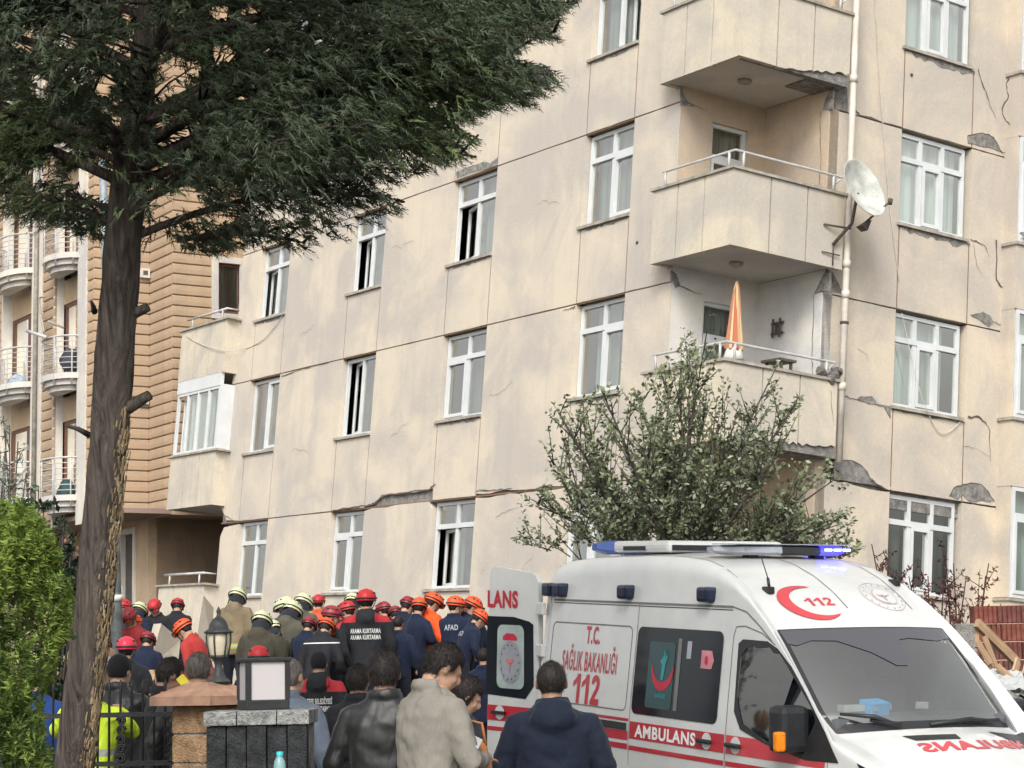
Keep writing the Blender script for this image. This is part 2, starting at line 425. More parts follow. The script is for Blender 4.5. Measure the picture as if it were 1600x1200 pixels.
cb.box(-1.5, 0, -9, -2.05, 12.2, 12.4); cb.box(0, 16.5, -9, -.25, 12.2, 12.4)
cb.build('floor_beam', M['conc'], blk)
wl = {  # (column, storey): settings
 (1, 3): dict(cur='cur_b', cspan=(0, 1), sash=(0,)), (3, 3): dict(opened=(1,), cur='cur_b', cspan=(0, .5)), (5, 3): dict(opened=(1,), cur='cur_b', cspan=(0, .5)), (7, 3): dict(opened=(1,), cur='cur_b', cspan=(0, .42), curz=.0),
 (1, 2): dict(cur='cur_w', sash=(0,), cspan=(.35, .85)), (3, 2): dict(sash=(1,), cur='cur_b', cspan=(0, .6)), (5, 2): dict(opened=(1,), transom=1, cur='cur_t', cspan=(0, .5)), (7, 2): dict(transom=1, sash=(0,), cur='refl_o', curz=.62),  # last one: orange sheet imitates a reflection in the glass
 (1, 1): dict(cur='cur_b', sash=(1,)), (3, 1): dict(opened=(1,), cur='cur_w', cspan=(.5, .8)), (5, 1): dict(sash=(1,), cur='cur_t', cspan=(.05, .75)), (7, 1): dict(cur='cur_w', cspan=(.0, .35)),
 (1, 4): dict(opened=(0,), cur='cur_b', cspan=(.45, 1))}
for k in (1, 2, 3, 4, 5, 6):
    for c in LW:
        kw = dict(wl.get((c, k), dict(cur='cur_b', cspan=random.choice(((0, 1), (0, .7), (.3, 1)))))) 
        zt = JL[k+1]
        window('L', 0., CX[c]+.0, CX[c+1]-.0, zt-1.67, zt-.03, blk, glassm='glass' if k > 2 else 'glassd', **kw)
# exposed lintel over one window, concrete strip
MB().prism(lw([(713, 269), (730, 261), (748, 256), (757, 252), (766, 255), (778, 246), (778, 258), (757, 265), (735, 271), (714, 279)]), 1, .006, -.10).build('exposed_lintel', M['conc'], blk)

# R wall
JR = [-9.5, -6.25, -3.13, -.1, 2.99, 6.05, 9.1, 12.2]
RY = [-1.83, -3.45, -5.07, -5.9]
for k in range(7):
    zb, zt = JR[k], JR[k+1]
    top = None; bot = None
    if k == 2:
        bp = rw([(1305, 719), (1315, 718), (1332, 719), (1340, 723), (1347, 727), (1352, 733), (1356, 737), (1359, 744), (1362, 750), (1370, 755), (1388, 762)])
        bot = [(RY[0]-G, bp[0][1])]+bp[1:]+[(RY[1]+G, bp[-1][1]-.02)]
    if k == 1: top = jag((RY[1]+G, zt-.02), (RY[0]-G, zt+.02), 10, .03)+[(RY[0]-G, zt+.03)]
    panelR(RY[0], RY[1], zb, zt, bot=bot, top=top)
    panelR(RY[2], RY[3], zb, zt)
    panelR(RY[1], RY[2], zb, zt-1.68 if k else zt)
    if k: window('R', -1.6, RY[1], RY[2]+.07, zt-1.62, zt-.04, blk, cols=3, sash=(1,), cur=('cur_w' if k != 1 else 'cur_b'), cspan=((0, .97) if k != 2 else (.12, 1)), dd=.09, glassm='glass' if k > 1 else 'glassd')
MB().box(-1.5, -1.32, -6.5, -1.84, -3.4, -2.5).build('floor_beam', M['conc'], blk)
for y in RY[1:3]:
    for k in range(1, 7): MB().box(-1.593, -1.4, y-G-.002, y+G+.002, JR[k], JR[k+1]-1.75).build('joint_filler', M['joint'], blk)

def under_sill(ax, val, a0, a1, z, dep):
    n = 16; top = [(a0+(a1-a0)*i/n, z) for i in range(n+1)]; bot = [(a0+(a1-a0)*i/n, z-dep*random.uniform(.25, 1.0)*(1 if 1 < i < n-1 else .4)) for i in range(n, -1, -1)]
    MB().prism(top+bot, ax, val+(.006 if ax == 1 else -.006), val-(.02 if ax == 1 else -.02)).build('mortar_patch', M['conc'], blk)
for k in (3, 4, 2): under_sill(0, -1.6, RY[1]-.05, RY[2]-.02, JR[k+1]-1.68, .13 if k > 2 else .05)
for k, c in ((3, 3), (3, 1), (4, 1), (2, 3), (3, 7), (2, 1)): under_sill(1, 0., CX[c]+.03, CX[c+1]-.05, JL[k+1]-1.73, .07)
# rear walls and dark rooms
mb = MB(); mb.box(-1.4, 16.5, -9.2, -9, -8, 12.2); mb.box(16.35, 16.55, -9, -.23, -8, 12.2); mb.box(-1.4, -1.2, -9, -8.4, -8, 12.2)
mb.build('rear_wall', M['stucco'], blk)
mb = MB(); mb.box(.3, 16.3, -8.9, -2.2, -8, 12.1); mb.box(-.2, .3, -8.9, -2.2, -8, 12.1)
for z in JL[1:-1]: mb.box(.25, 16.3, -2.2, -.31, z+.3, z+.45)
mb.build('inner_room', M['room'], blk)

# loggia walls: W1 faces the camera's right (plane x=0), W2 (plane y=-1.81)
LV = [-5.83, -2.78, .27, 3.32, 6.37, 9.42]           # underside of each balcony slab
for i, zb in enumerate(LV):
    m_ = 'white_inner' if i == 1 else 'inner'
    z0, z1 = zb+.18, zb+3.05
    zd = zb+2.58
    MB().box(.0, .22, -.67, -.225, z0, z1).build('loggia_wall', M[m_], blk); MB().box(-.0005, .0, -.225, -.001, z0, z1).build('loggia_wall', M[m_], blk)
    MB().box(.0, .22, -1.81, -1.44, z0, z1).build('loggia_wall', M[m_], blk)
    MB().box(.0, .22, -1.44, -.67, zd, z1).build('loggia_wall', M[m_], blk)
    MB().box(-1.6, .22, -2.03, -1.81, z0, z1).build('loggia_wall', M[m_], blk)
    window('R', .0, -.67, -1.44, z0, zd, blk, cols=1, transom=.76, sash=(0,), sill=False, cur='cur_b', cspan=(0, .8), dd=.06)
def balcony(zb, idx):
    root = MB().box(-1.82, .0, -1.80, .22, zb, zb+.18).box(.0, .12, .0, .22, zb, zb+.18)
    o = root.build('balcony', M['ceil'], blk)
    zt = zb+1.20
    xs = [.17, -.50, -1.19, -1.90]; ys = [.35, -.42, -1.18, -1.97]
    for j in range(3):
        b = None
        if idx == 1 or idx == 3: pass
        MB().prism([(xs[j+1]+(G if j < 2 else 0), zb-.02), (xs[j]-G, zb-.02), (xs[j]-G, zt), (xs[j+1]+(G if j < 2 else 0), zt)], 1, .35, .23).build('parapet_panel', M['balc'], o)
        y0, y1 = ys[j]-(G if j else .12), ys[j+1]+G
        zbot = zb-.02
        if idx == 1 or (idx == 3 and j > 0):
            n = 9; bt = []
            for q in range(n+1):
                t = q/n; yy = y0+(y1-y0)*t; tt = (j+t)/3
                lift = (.05+.12*tt+random.uniform(-.03, .04)) if idx == 1 else (.22*max(0, tt-.42)/.58+random.uniform(-.02, .03) if tt > .42 else 0)
                bt.append((yy, zbot+lift))
            poly = bt+[(y1, zt), (y0, zt)]
        else: poly = [(y0, zbot), (y1, zbot), (y1, zt), (y0, zt)]
        MB().prism(poly, 0, -1.90, -1.80).build('parapet_panel', M['balc'], o)
    MB().box(.05, .17-G, .001, .23, zb-.02, zt).build('parapet_panel', M['balc'], o)
    cp = MB().box(-1.94, .21, .20, .39, zt, zt+.045).box(-1.94, -1.76, -1.99, .20, zt, zt+.045).build('parapet_cap', M['sill'], o)
    if idx in (1, 3):
        cm = MB(); cm.box(-1.86, -1.72, -1.95, .2, zb-.015, zb+.17); cm.box(-1.72, -1.2, -1.95, -1.2, zb-.03, zb-.002); cm.build('exposed_concrete', M['conc'], o)
    zr = zt+.045
    rl = MB(); r = .022
    rl.tube([(.02, .29, zr+.27), (-1.85, .29, zr+.27), (-1.85, -1.93, zr+.27)], r, 8, smooth=False)
    for p in ((-.06, .29), (-1.70, .29), (-1.85, .12), (-1.85, -1.75)): rl.tube([(p[0], p[1], zr), (p[0], p[1], zr+.26)], r, 8)
    rl.tube([(.02, .29, zr+.27), (-.06, .29, zr+.15)], .015, 6); rl.tube([(-1.85, -1.93, zr+.27), (-1.85, -1.8, zr+.15)], .015, 6)
    rl.build('railing', M['iron'], o)
    # round lamp on the soffit
    if idx >= 1: MB().lathe([(0, 0), (.11, 0), (.12, -.03), (.09, -.06), (.05, -.075), (0, -.08)], (-.95, -.55, zb-.001)).build('ceiling_lamp', M['sill'], o)
    return o
for i, zb in enumerate(LV): balcony(zb, i)
# spalled patches, cracks, painted shade rims above spalls, thin ribbons of broken render
def patch(ax, val, px, name='spalled_patch', m='conc', off=.012):
    q = [DB.loc(x, y, ax, val) for x, y in px]
    d = {0: -1, 1: 1}[ax]
    poly = [(v.x, v.z) if ax == 1 else (v.y, v.z) for v in q]
    out = []
    for i, p in enumerate(poly):
        n = poly[(i+1) % len(poly)]; out += jag(p, n, 3, .012)
    return MB().prism(out, ax, val+d*off, val-d*.03).build(name, M[m], blk)
def crack_or_shade(ax, val, px, w=.022, taper=True, off=.014):
    w *= .62
    q = [DB.loc(x, y, ax, val) for x, y in px]; d = -1 if ax == 0 else 1
    pts = []
    for i in range(len(q)-1):
        for k in range(4):
            t = k/4; p = q[i].lerp(q[i+1], t)
            if k: p += Vector((random.uniform(-.018, .018), random.uniform(-.018, .018), random.uniform(-.018, .018)))
            p[ax] = val+d*off; pts.append(p)
    pts.append(Vector([q[-1][j] if j != ax else val+d*off for j in range(3)]))
    n = len(pts); L_, R_ = [], []
    for i, p in enumerate(pts):
        t = (pts[min(i+1, n-1)]-pts[max(0, i-1)]).normalized(); nn = Vector((d, 0, 0)) if ax == 0 else Vector((0, d, 0)); s = t.cross(nn)
        ww = w*.5*(random.uniform(.5, 1.3))*((1-i/n*.8) if taper else 1)
        L_.append(p+s*ww); R_.append(p-s*ww)
    return MB().add(L_+R_, [(i, i+1, n+i+1, n+i) for i in range(n-1)]).build('crack_or_shade', M['crack_or_shade'], blk)
XR = -1.6
patch(0, XR, [(1511, 212), (1522, 210), (1535, 209), (1552, 215), (1558, 223), (1562, 232), (1564, 237), (1550, 232), (1537, 230), (1525, 226), (1512, 224)])
patch(0, XR, [(1516, 492), (1525, 490), (1535, 487), (1545, 492), (1552, 503), (1545, 511), (1538, 506), (1530, 500)])
patch(0, XR, [(1483, 775), (1488, 767), (1493, 760), (1504, 757), (1515, 755), (1532, 757), (1538, 762), (1543, 768), (1548, 776), (1553, 783), (1543, 784), (1530, 782), (1520, 787), (1510, 780), (1503, 772), (1497, 780)])
patch(0, XR, [(1336, 624), (1345, 619), (1362, 619), (1370, 630), (1391, 635), (1391, 654), (1380, 635), (1370, 633), (1357, 631)])
patch(0, XR, [(1304, 720), (1315, 718), (1332, 719), (1347, 727), (1356, 737), (1361, 749), (1375, 760), (1360, 757), (1340, 754), (1320, 751), (1304, 749)], off=-.012)
patch(0, XR, [(1305, 137), (1323, 137), (1324, 175), (1303, 170)]); patch(1, -1.81, [(1297, 141), (1303, 141), (1300, 170), (1286, 172), (1291, 155)])
patch(0, XR, [(1300, 425), (1308, 440), (1317, 460), (1301, 456)]); patch(1, -1.81, [(1292, 420), (1298, 424), (1296, 456), (1287, 455), (1272, 459), (1282, 440)])
patch(0, 0., [(1049, 423), (1056, 428), (1063, 447), (1055, 450), (1049, 437)]); patch(0, 0., [(1064, 136), (1071, 155), (1086, 167), (1064, 164)])
patch(0, XR, [(1361, 747), (1369, 750), (1380, 757), (1392, 763), (1388, 766), (1374, 758), (1366, 754)], 'render_flap', 'balc', .03)
crack_or_shade(0, XR, [(1528, 108), (1533, 128), (1541, 145), (1545, 163), (1549, 172), (1556, 186)], .035)
crack_or_shade(0, XR, [(1516, 374), (1527, 379), (1538, 384), (1546, 401)], .035); crack_or_shade(0, XR, [(1520, 382), (1525, 415), (1536, 434)], .015)
crack_or_shade(0, XR, [(1332, 167), (1338, 176), (1345, 181), (1410, 200)], .035, False); crack_or_shade(0, XR, [(1552, 503), (1566, 510)], .03)
crack_or_shade(0, XR, [(1318, 619), (1336, 624)], .03, False); crack_or_shade(0, XR, [(1512, 651), (1530, 652), (1540, 661), (1546, 674), (1546, 720)], .05)
crack_or_shade(0, XR, [(1505, 697), (1522, 700), (1546, 714)], .012); crack_or_shade(0, XR, [(1483, 775), (1493, 760), (1515, 755), (1532, 757), (1543, 768), (1553, 783)], .03, False)  # second strip paints a shaded rim along the upper edge of the spall
crack_or_shade(0, XR, [(1511, 212), (1535, 208), (1552, 215), (1563, 236), (1572, 240)], .03, False); crack_or_shade(0, XR, [(1340, 545), (1354, 556), (1356, 570)], .01)  # first strip is a dark rim, painted shade over the upper spall
crack_or_shade(1, -1.81, [(1283, 174), (1282, 200), (1284, 245), (1281, 290)], .02, False); crack_or_shade(1, -1.81, [(1271, 460), (1272, 500), (1269, 560), (1273, 600)], .02, False)
crack_or_shade(0, 0., [(1063, 448), (1080, 455), (1098, 461)], .03); crack_or_shade(0, 0., [(1072, 160), (1100, 172), (1112, 180)], .02)
crack_or_shade(1, 0., [(800, 770), (830, 765), (862, 757)], .03, False); crack_or_shade(1, 0., [(745, 769), (752, 766), (778, 766), (800, 763)], .03, False)
crack_or_shade(1, 0., [(775, 808), (795, 797), (812, 793)], .015); crack_or_shade(1, 0., [(752, 896), (758, 890), (762, 876)], .012)
crack_or_shade(1, 0., [(440, 588), (470, 578), (487, 573), (515, 566)], .03, False); crack_or_shade(1, 0., [(900, 479), (893, 482), (880, 486)], .04)
crack_or_shade(1, 0., [(520, 798), (555, 792), (575, 790), (585, 787), (597, 774), (625, 771), (672, 765), (681, 756)], .045, False)
crack_or_shade(0, -1.9, [(1297, 610), (1299, 640), (1302, 665)], .016)
crack_or_shade(1, 0., [(345, 795), (352, 806), (368, 815)], .03, False)
# hairline cracks in the render
for (x, z) in ((3.4, 1.9), (4.6, -1.2), (8.6, 2.1), (8.3, -1.6), (12.6, .9), (3.6, -4.4), (12.4, -1.9)):
    p = DB.w(x, 0, z); pts = [Vector((x, 0, z))]
    for q in range(7): pts.append(pts[-1]+Vector((random.uniform(.03, .16), 0, random.uniform(-.09, .07))))
    n = len(pts); MB().add([(v.x, .013, v.z) for v in pts]+[(v.x, .013, v.z+.006) for v in pts], [(i, i+1, n+i+1, n+i) for i in range(n-1)]).build('crack_or_shade', M['joint'], blk)

# enclosed balconies at the right edge
for i, zb in enumerate(LV):
    if i == 5: continue
    zt = zb+1.12
    o = MB().box(-1.93, -1.6, -8.6, -5.88, zb, zt).build('enclosed_balcony', M['stucco_r'], blk)
    MB().box(-1.97, -1.6, -8.64, -5.84, zt, zt+.05).build('parapet_cap', M['sill'], o)
    zc = zb+3.04
    window('R', -1.93, -5.92, -8.5, zt+.06, zc, blk, cols=3, transom=.74, sill=False, cur='cur_w', dd=.0, sash=(2,), glassm='glass')
    MB().box(-1.90, -1.6, -5.91, -5.87, zt+.06, zc).build('side_post', M['stucco_r'], blk)
    MB().box(-1.9, -1.62, -6.02, -5.9, zb-.02, zb+.0).build('soffit_edge', M['sill'], blk)
    if i in (2, 3):
        MB().tube([(-2.0, -5.95, zt+.22), (-2.0, -8.5, zt+.22)], .02).tube([(-2.0, -6.0, zt+.05), (-2.0, -6.0, zt+.2)], .018).tube([(-2.0, -5.95, zt+.22), (-1.85, -5.95, zt+.22)], .018).build('railing', M['iron'], blk)
crack_or_shade(0, -1.93, [(1578, 118), (1571, 132), (1575, 150), (1565, 170), (1567, 182), (1577, 196)], .04, False)
crack_or_shade(0, -1.6, [(1556, 375), (1556, 437), (1566, 449), (1572, 469)], .045, False)
# balconies standing out past the far left corner
def side_balcony(zb, enclosed):
    zt = zb+1.2; o = MB().box(16.5, 18.7, -2.0, .22, zb, zb+.16).build('balcony', M['ceil'], blk)
    xs = [16.35, 17.2, 18.0, 18.85]
    for j in range(3): MB().box(xs[j]+(G if j else 0), xs[j+1]-G, .23, .35, zb-.03, zt).build('parapet_panel', M['balc'], o)
    MB().box(16.35, 16.47, .001, .229, zb-.03, zt).build('parapet_panel', M['balc'], o); MB().box(18.73, 18.85, -2.0, .229, zb-.03, zt).build('parapet_panel', M['balc'], o)
    MB().box(16.2, 18.95, .18, .40, zt, zt+.045).box(16.28, 16.5, .001, .18, zt, zt+.045).build('parapet_cap', M['sill'], o)
    if enclosed:
        window('L', .33, 16.45, 18.8, zt+.05, zb+2.72, blk, cols=4, transom=1, sash=(3,), opened=(3,), cur=None, dd=.0, sill=False)
        w_ = window('L', .20, 17.05, 18.2, zt+.06, zb+2.7, blk, cols=1, transom=1, cur='blind', dd=.0, sill=False)
        MB().box(16.42, 18.82, .26, .345, zb+2.72, zb+3.02).build('header_panel', M['pvc'], o)
        MB().box(16.37, 16.44, .001, .34, zt+.05, zb+2.75).build('side_panel', M['pvc'], o)
        MB().box(16.6, 18.7, -2, -1.8, zb, zb+3).build('back_wall', M['inner'], o)
    else:
        r = MB().tube([(16.5, .29, zt+.28), (18.7, .29, zt+.28)], .03, 8)
        for x in (16.75, 18.4): r.tube([(x, .29, zt), (x, .29, zt+.27)], .025)
        r.tube([(16.5, .29, zt+.28), (16.5, .0, zt+.28)], .02); r.build('railing', M['iron'], o)
side_balcony(.27, False); side_balcony(-2.78, True); side_balcony(-5.83, False)
# drain pipe
dp = MB(); xp = -1.90
dp.tube([(xp, -2.05, 12), (xp, -2.05, 1.2), (xp+.0, -2.05, .35), (xp, -2.05, .1), (xp, -2.05, -2.86)], .055, 10)
for z in (.3, 3.4, -1.7, -.2, 6.3): dp.tube([(xp, -2.05, z), (xp, -2.05, z+.12)], .068, 10)
dp.build('drain_pipe', M['pipe'], blk)
MB().tube([(xp, -2.05, -.62), (xp, -2.05, -.58)], .072, 10).build('pipe_clamp', M['crack_or_shade'], blk)
# hanging cables on the walls
def cable(pts, r=.007, name='cable', parent=blk, m='pipe'): 
    out = []
    for i in range(len(pts)-1):
        a, b, c, d = (Vector(pts[max(i-1, 0)]), Vector(pts[i]), Vector(pts[i+1]), Vector(pts[min(i+2, len(pts)-1)]))
        for k in range(6):
            t = k/6; out.append(.5*((2*b)+(c-a)*t+(2*a-5*b+4*c-d)*t*t+(3*b-a-3*c+d)*t**3))
    out.append(Vector(pts[-1])); return MB().tube(out, r, 5).build(name, M[m], parent)
def rp(x, y, off=.03): v = DB.loc(x, y, 0, XR); return (XR-off, v.y, v.z)
def lp(x, y, off=.03): v = DB.loc(x, y, 1, 0); return (v.x, off, v.z)
cable([rp(1365, -10), rp(1370, 90), rp(1380, 230), rp(1388, 320), rp(1398, 400), rp(1403, 440)])
cable([rp(1407, 490), rp(1418, 540), rp(1432, 600), rp(1450, 650), rp(1462, 672), rp(1475, 678), rp(1490, 668), rp(1502, 655)])
cable([lp(313, 528, .37), lp(335, 541, .37), (16.3, .38, .72), lp(385, 545), lp(410, 533), lp(430, 512), lp(445, 490)], .009)
for (x, y) in ((996, 379), (1424, 117), (351, 705)):
    v = DB.loc(x, y, 1 if x < 1200 else 0, 0 if x < 1200 else XR)
    p = (v.x, .0, v.z) if x < 1200 else (XR, v.y, v.z)
    MB().ell(p, (.03, .03, .03)).build('wall_hole', M['crack_or_shade'], blk)

# satellite dish bolted to the corner balcony
sat = empty('satellite_dish', mat=DB.mat, label='white satellite dish on a bent arm beside the middle corner balcony', cat='satellite dish')
M['dish'] = mat('dish_paint', (.45, .45, .41), .5, .2, 4)
M['rust'] = mat('rusty_steel', (.085, .07, .055), .7, .3, 20)
cdish = DB.loc(1340, 301, 0, -2.35)
toward = (DB.Mi @ Vector((.62, -.70, .34))).normalized()
q = toward.to_track_quat('Z', 'Y').to_matrix().to_4x4(); q.translation = cdish
prof = [(0, 0)]+[(r_, .16*(r_/.48)**2) for r_ in np.linspace(.05, .48, 10)]+[(.495, .165), (.495, .15), (.47, .135), (.2, .01), (0, -.02)]
mb = MB()
S_ = Matrix.Diagonal((.92, 1.06, 1, 1)); mb.lathe(prof, seg=36, M=q @ S_); mb.build('reflector', M['dish'], sat)
lo_ = DB.loc(1349, 350, 0, -2.35); f_ = DB.loc(1391, 315, 0, -2.6)
MB().tube([lo_, f_], .018, 6).lathe([(0, -.05), (.03, -.05), (.045, .03), (.03, .05), (0, .05)], f_, 10).build('feed_arm', M['rust'], sat)
MB().tube([cdish, (-2.1, -1.95, .98), (-1.93, -1.72, .62)], .028, 8).tube([(-1.92, -1.52, .92), (-2.08, -1.95, .9)], .018, 6).tube([(-1.92, -1.5, .47), (-1.95, -1.85, .46)], .012, 5).tube([(-1.93, -1.73, .62), (-1.93, -1.73, .28)], .012, 5).build('mounting_arm', M['rust'], sat)
v = DB.loc(1345, 352, 0, -2.35); MB().prism([(v.y-.14, v.z+.1), (v.y+.06, v.z-.03), (v.y-.06, v.z-.09)], 0, v.x-.1, v.x+.05).build('bracket', M['rust'], sat)
# folded parasol, wall ornament, bundle on the lower balcony
um = empty('folded_parasol', mat=DB.mat, label='folded orange and yellow parasol standing upright on the corner balcony', cat='parasol')
g = NG('parasol_cloth'); gr = g.n.new('ShaderNodeTexGradient'); gr.gradient_type = 'RADIAL'; mp = g.mapping((1, 1, 1), (1.45, .15, 0)); g.l.new(mp, gr.inputs[0])
g.set(g.ramp(gr.outputs[0], [(0, (.56, .40, .21)), (.12, (.40, .17, .10)), (.25, (.62, .42, .2)), (.38, (.42, .19, .11)), (.5, (.56, .41, .22)), (.62, (.40, .17, .10)), (.75, (.62, .46, .24)), (.88, (.42, .13, .07))], 'CONSTANT'), .8); M['par'] = g.mat
pc = DB.loc(1146, 560, 0, -1.45); ux, uy = pc.x, pc.y
ztop = DB.loc(1146, 437, 0, -1.45).z; zbm = DB.loc(1147, 545, 0, -1.45).z
prof = [(0, 0), (.02, -.02), (.05, -.12), (.085, -.35), (.12, -.7), (.15, -.98), (.17, -1.1), (.14, -1.14), (.09, -1.06), (0, -1.05)]
mb = MB(); vs = []; seg = 32
for r_, z in prof:
    for k in range(seg):
        a = 2*PI*k/seg; rr = r_*.8*(1+.22*math.sin(a*7)); vs.append((ux+rr*math.cos(a), uy+rr*math.sin(a), ztop+z))
mb.add(vs, [(i*seg+k, i*seg+(k+1) % seg, (i+1)*seg+(k+1) % seg, (i+1)*seg+k) for i in range(len(prof)-1) for k in range(seg)], 0, True).build('canopy', M['par'], um)
MB().tube([(ux, uy, ztop-1.0), (ux, uy, ztop-2.3)], .022).build('pole', M['iron'], um)
MB().lathe([(.0, .05), (.12, 0), (.17, -.16), (.13, -.2), (.0, -.2)], (ux, uy, ztop-1.1), 16).build('flounce', M['white_inner'], um)
orn = empty('wall_ornament', mat=DB.mat, label='dark wooden lattice ornament hanging on the white balcony wall', cat='ornament')
oc = DB.loc(1215, 513, 1, -1.78); mb = MB()
for s in (-.085, .085):
    mb.box(oc.x-.15, oc.x+.15, oc.y, oc.y+.02, oc.z+s-.02, oc.z+s+.02); mb.box(oc.x+s-.02, oc.x+s+.02, oc.y+.021, oc.y+.04, oc.z-.16, oc.z+.16)
mb.box(oc.x-.06, oc.x+.06, oc.y, oc.y+.012, oc.z-.06, oc.z+.06); mb.build('lattice', M['rust'], orn)
bd = DB.loc(1306, 590, 0, -1.85)
mb = MB()
for i in range(14):
    V, F = ico(bd.x+random.uniform(-.05, .12), bd.y+random.uniform(-.12, .3), bd.z+random.uniform(-.07, .14), random.uniform(.05, .10), 2); mb.add([(v[0], v[1], bd.z+(v[2]-bd.z)*.8+.05*noise.noise(Vector(v)*9)) for v in V], F, 0, False)
M['bag'] = mat('crumpled_grey_sheet', (.14, .135, .12), .8, .3, 12, .5, 30)
o = mb.build('rag_bundle', M['bag'], None, label='grey bundle of rags on the parapet of the corner balcony beside the pipe', cat='bundle'); o.matrix_world = DB.mat
tb = DB.loc(1216, 566, 1, -1.5)
o = MB().box(tb.x-.28, tb.x+.2, tb.y-.15, tb.y+.2, tb.z-.02, tb.z+.02).box(tb.x-.24, tb.x-.2, tb.y-.1, tb.y-.06, tb.z-.75, tb.z-.021).box(tb.x+.12, tb.x+.16, tb.y-.1, tb.y-.06, tb.z-.75, tb.z-.021).box(tb.x-.24, tb.x-.2, tb.y+.1, tb.y+.14, tb.z-.75, tb.z-.021).box(tb.x+.12, tb.x+.16, tb.y+.1, tb.y+.14, tb.z-.75, tb.z-.021).build('balcony_table', M['rust'], None, label='small dark table on the balcony under the lattice ornament', cat='table'); o.matrix_world = DB.mat
# ------------------------------------------------------------------ the tan building with board cladding
def _tb():
    X = ray(-1250, 1061); X.z = 0; X.normalize(); Z = Vector((0, 0, 1)); Y = Z.cross(X)
    return Frame(Matrix((X, Y, Z)).transposed(), CAM+ray(270, 795).normalized()*50.0)
TB = _tb()
tb_ = empty('apartment_building', mat=TB.mat, label='tan apartment building with horizontal cladding boards and curved white balconies, left of the cracked block', cat='building')
M['board'] = stucco('tan_cladding', (.50, .365, .24), .5, .8, .15)
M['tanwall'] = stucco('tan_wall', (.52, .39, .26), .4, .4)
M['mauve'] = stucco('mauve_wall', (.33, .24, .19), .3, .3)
M['mould'] = stucco('white_moulding', (.66, .62, .55), .5, .8)
M['brownframe'] = mat('brown_window_frame', (.13, .06, .035), .5)
M['dkglass'] = glass('tan_building_glass', (.6, .66, .66), .2)
xa = TB.loc(234, 600, 1, 0).x                       # concave corner
yb = TB.loc(147, 600, 0, xa).y                      # convex corner nearer the camera
BH = .262; ZT = 15.5
def board(face, a0, a1, z0, plane):
    pr = [(0.012, 0), (.032, .02), (.04, BH*.45), (.032, BH-.035), (.010, BH-.018), (-.03, BH-.018), (-.03, 0)]
    vs = []
    for a in (a0, a1):
        for d, z in pr: vs.append((a, plane+d, z0+z) if face == 'L' else (plane-d, a, z0+z))
    n = len(pr); fs = [(i, (i+1) % n, n+(i+1) % n, n+i) for i in range(n)]+[list(range(n)), list(range(2*n-1, n-1, -1))]
    return MB().add(vs, fs)
xs = lambda px, y=500, pl=None: TB.loc(px, y, 1, yb if pl is None else pl).x
def strip_L(a0, a1, plane, zlo=0, zhi=ZT):
    me = board('L', a0, a1, 0, plane).mesh('cladding_board'); me.materials.append(M['board'])
    z = zlo
    while z < zhi: o = shared('cladding_board', me, tb_); o.location.z = z; z += BH
def strip_R(y0, y1, plane, zlo=0, zhi=ZT, skip=None):
    me = board('R', y0, y1, 0, plane).mesh('cladding_board'); me.materials.append(M['board'])
    z = zlo
    while z < zhi: o = shared('cladding_board', me, tb_); o.location.z = z; z += BH
strip_L(0, xa-.0, 0.0); strip_R(.04, yb+.04, xa-.0)
# R-type face right of the corner with its window
wy0, wz1 = (lambda v: (v.y, v.z))(TB.loc(330, 412, 0, 0)); wy1 = TB.loc(377, 412, 0, 0).y; wz0 = TB.loc(330, 486, 0, 0).z
nb = 0; zb0 = int(wz0/BH)*BH; zb1 = (int(wz1/BH)+1)*BH
strip_R(.04, wy0, 0.); strip_R(wy0, wy1-.1, 0, 0, zb0); strip_R(wy0, wy1-.1, 0, zb1, ZT); strip_R(wy1-.1, -9, 0)
wm = MB(); B_ = lambda y0, y1, z0, z1, d0, d1, mi=0: wm.box(-d1, -d0, min(y0, y1), max(y0, y1), z0, z1, mi)
wy1 -= .1; wz0, wz1 = zb0, zb1
B_(wy0, wy0-.16, wz0, wz1, -.1, .09); B_(wy1, wy1+.16, wz0, wz1, -.1, .09); B_(wy0-.16, wy1+.16, wz1-.16, wz1, -.1, .09); B_(wy0-.16, wy1+.16, wz0, wz0+.14, -.1, .12)
win = wm.build('window', M['mould'], tb_)
wm = MB(); B_(wy0-.16, wy0-.24, wz0+.14, wz1-.16, -.06, .0); B_(wy0-.75, wy0-1.0, wz0+.14, wz1-.16, -.06, .01); B_(wy0-.24, wy1+.16, wz1-.24, wz1-.16, -.06, .0); B_(wy0-.24, wy1+.16, wz0+.14, wz0+.22, -.06, .0)
wm.build('frame', M['brownframe'], win)
MB().add([(.03, wy0-.2, wz0+.2), (.03, wy1+.2, wz0+.2), (.03, wy1+.2, wz1-.2), (.03, wy0-.2, wz1-.2)], [(0, 1, 2, 3)]).build('pane', M['dkglass'], win)
sheet('R', 0, wy0-.3, wy0-.8, .12, wz0+.2, wz1-.2).build('curtain', M['cur_b'], win)
MB().box(.2, .25, wy1, wy0, wz0, wz1).build('room_backing', M['room'], win)
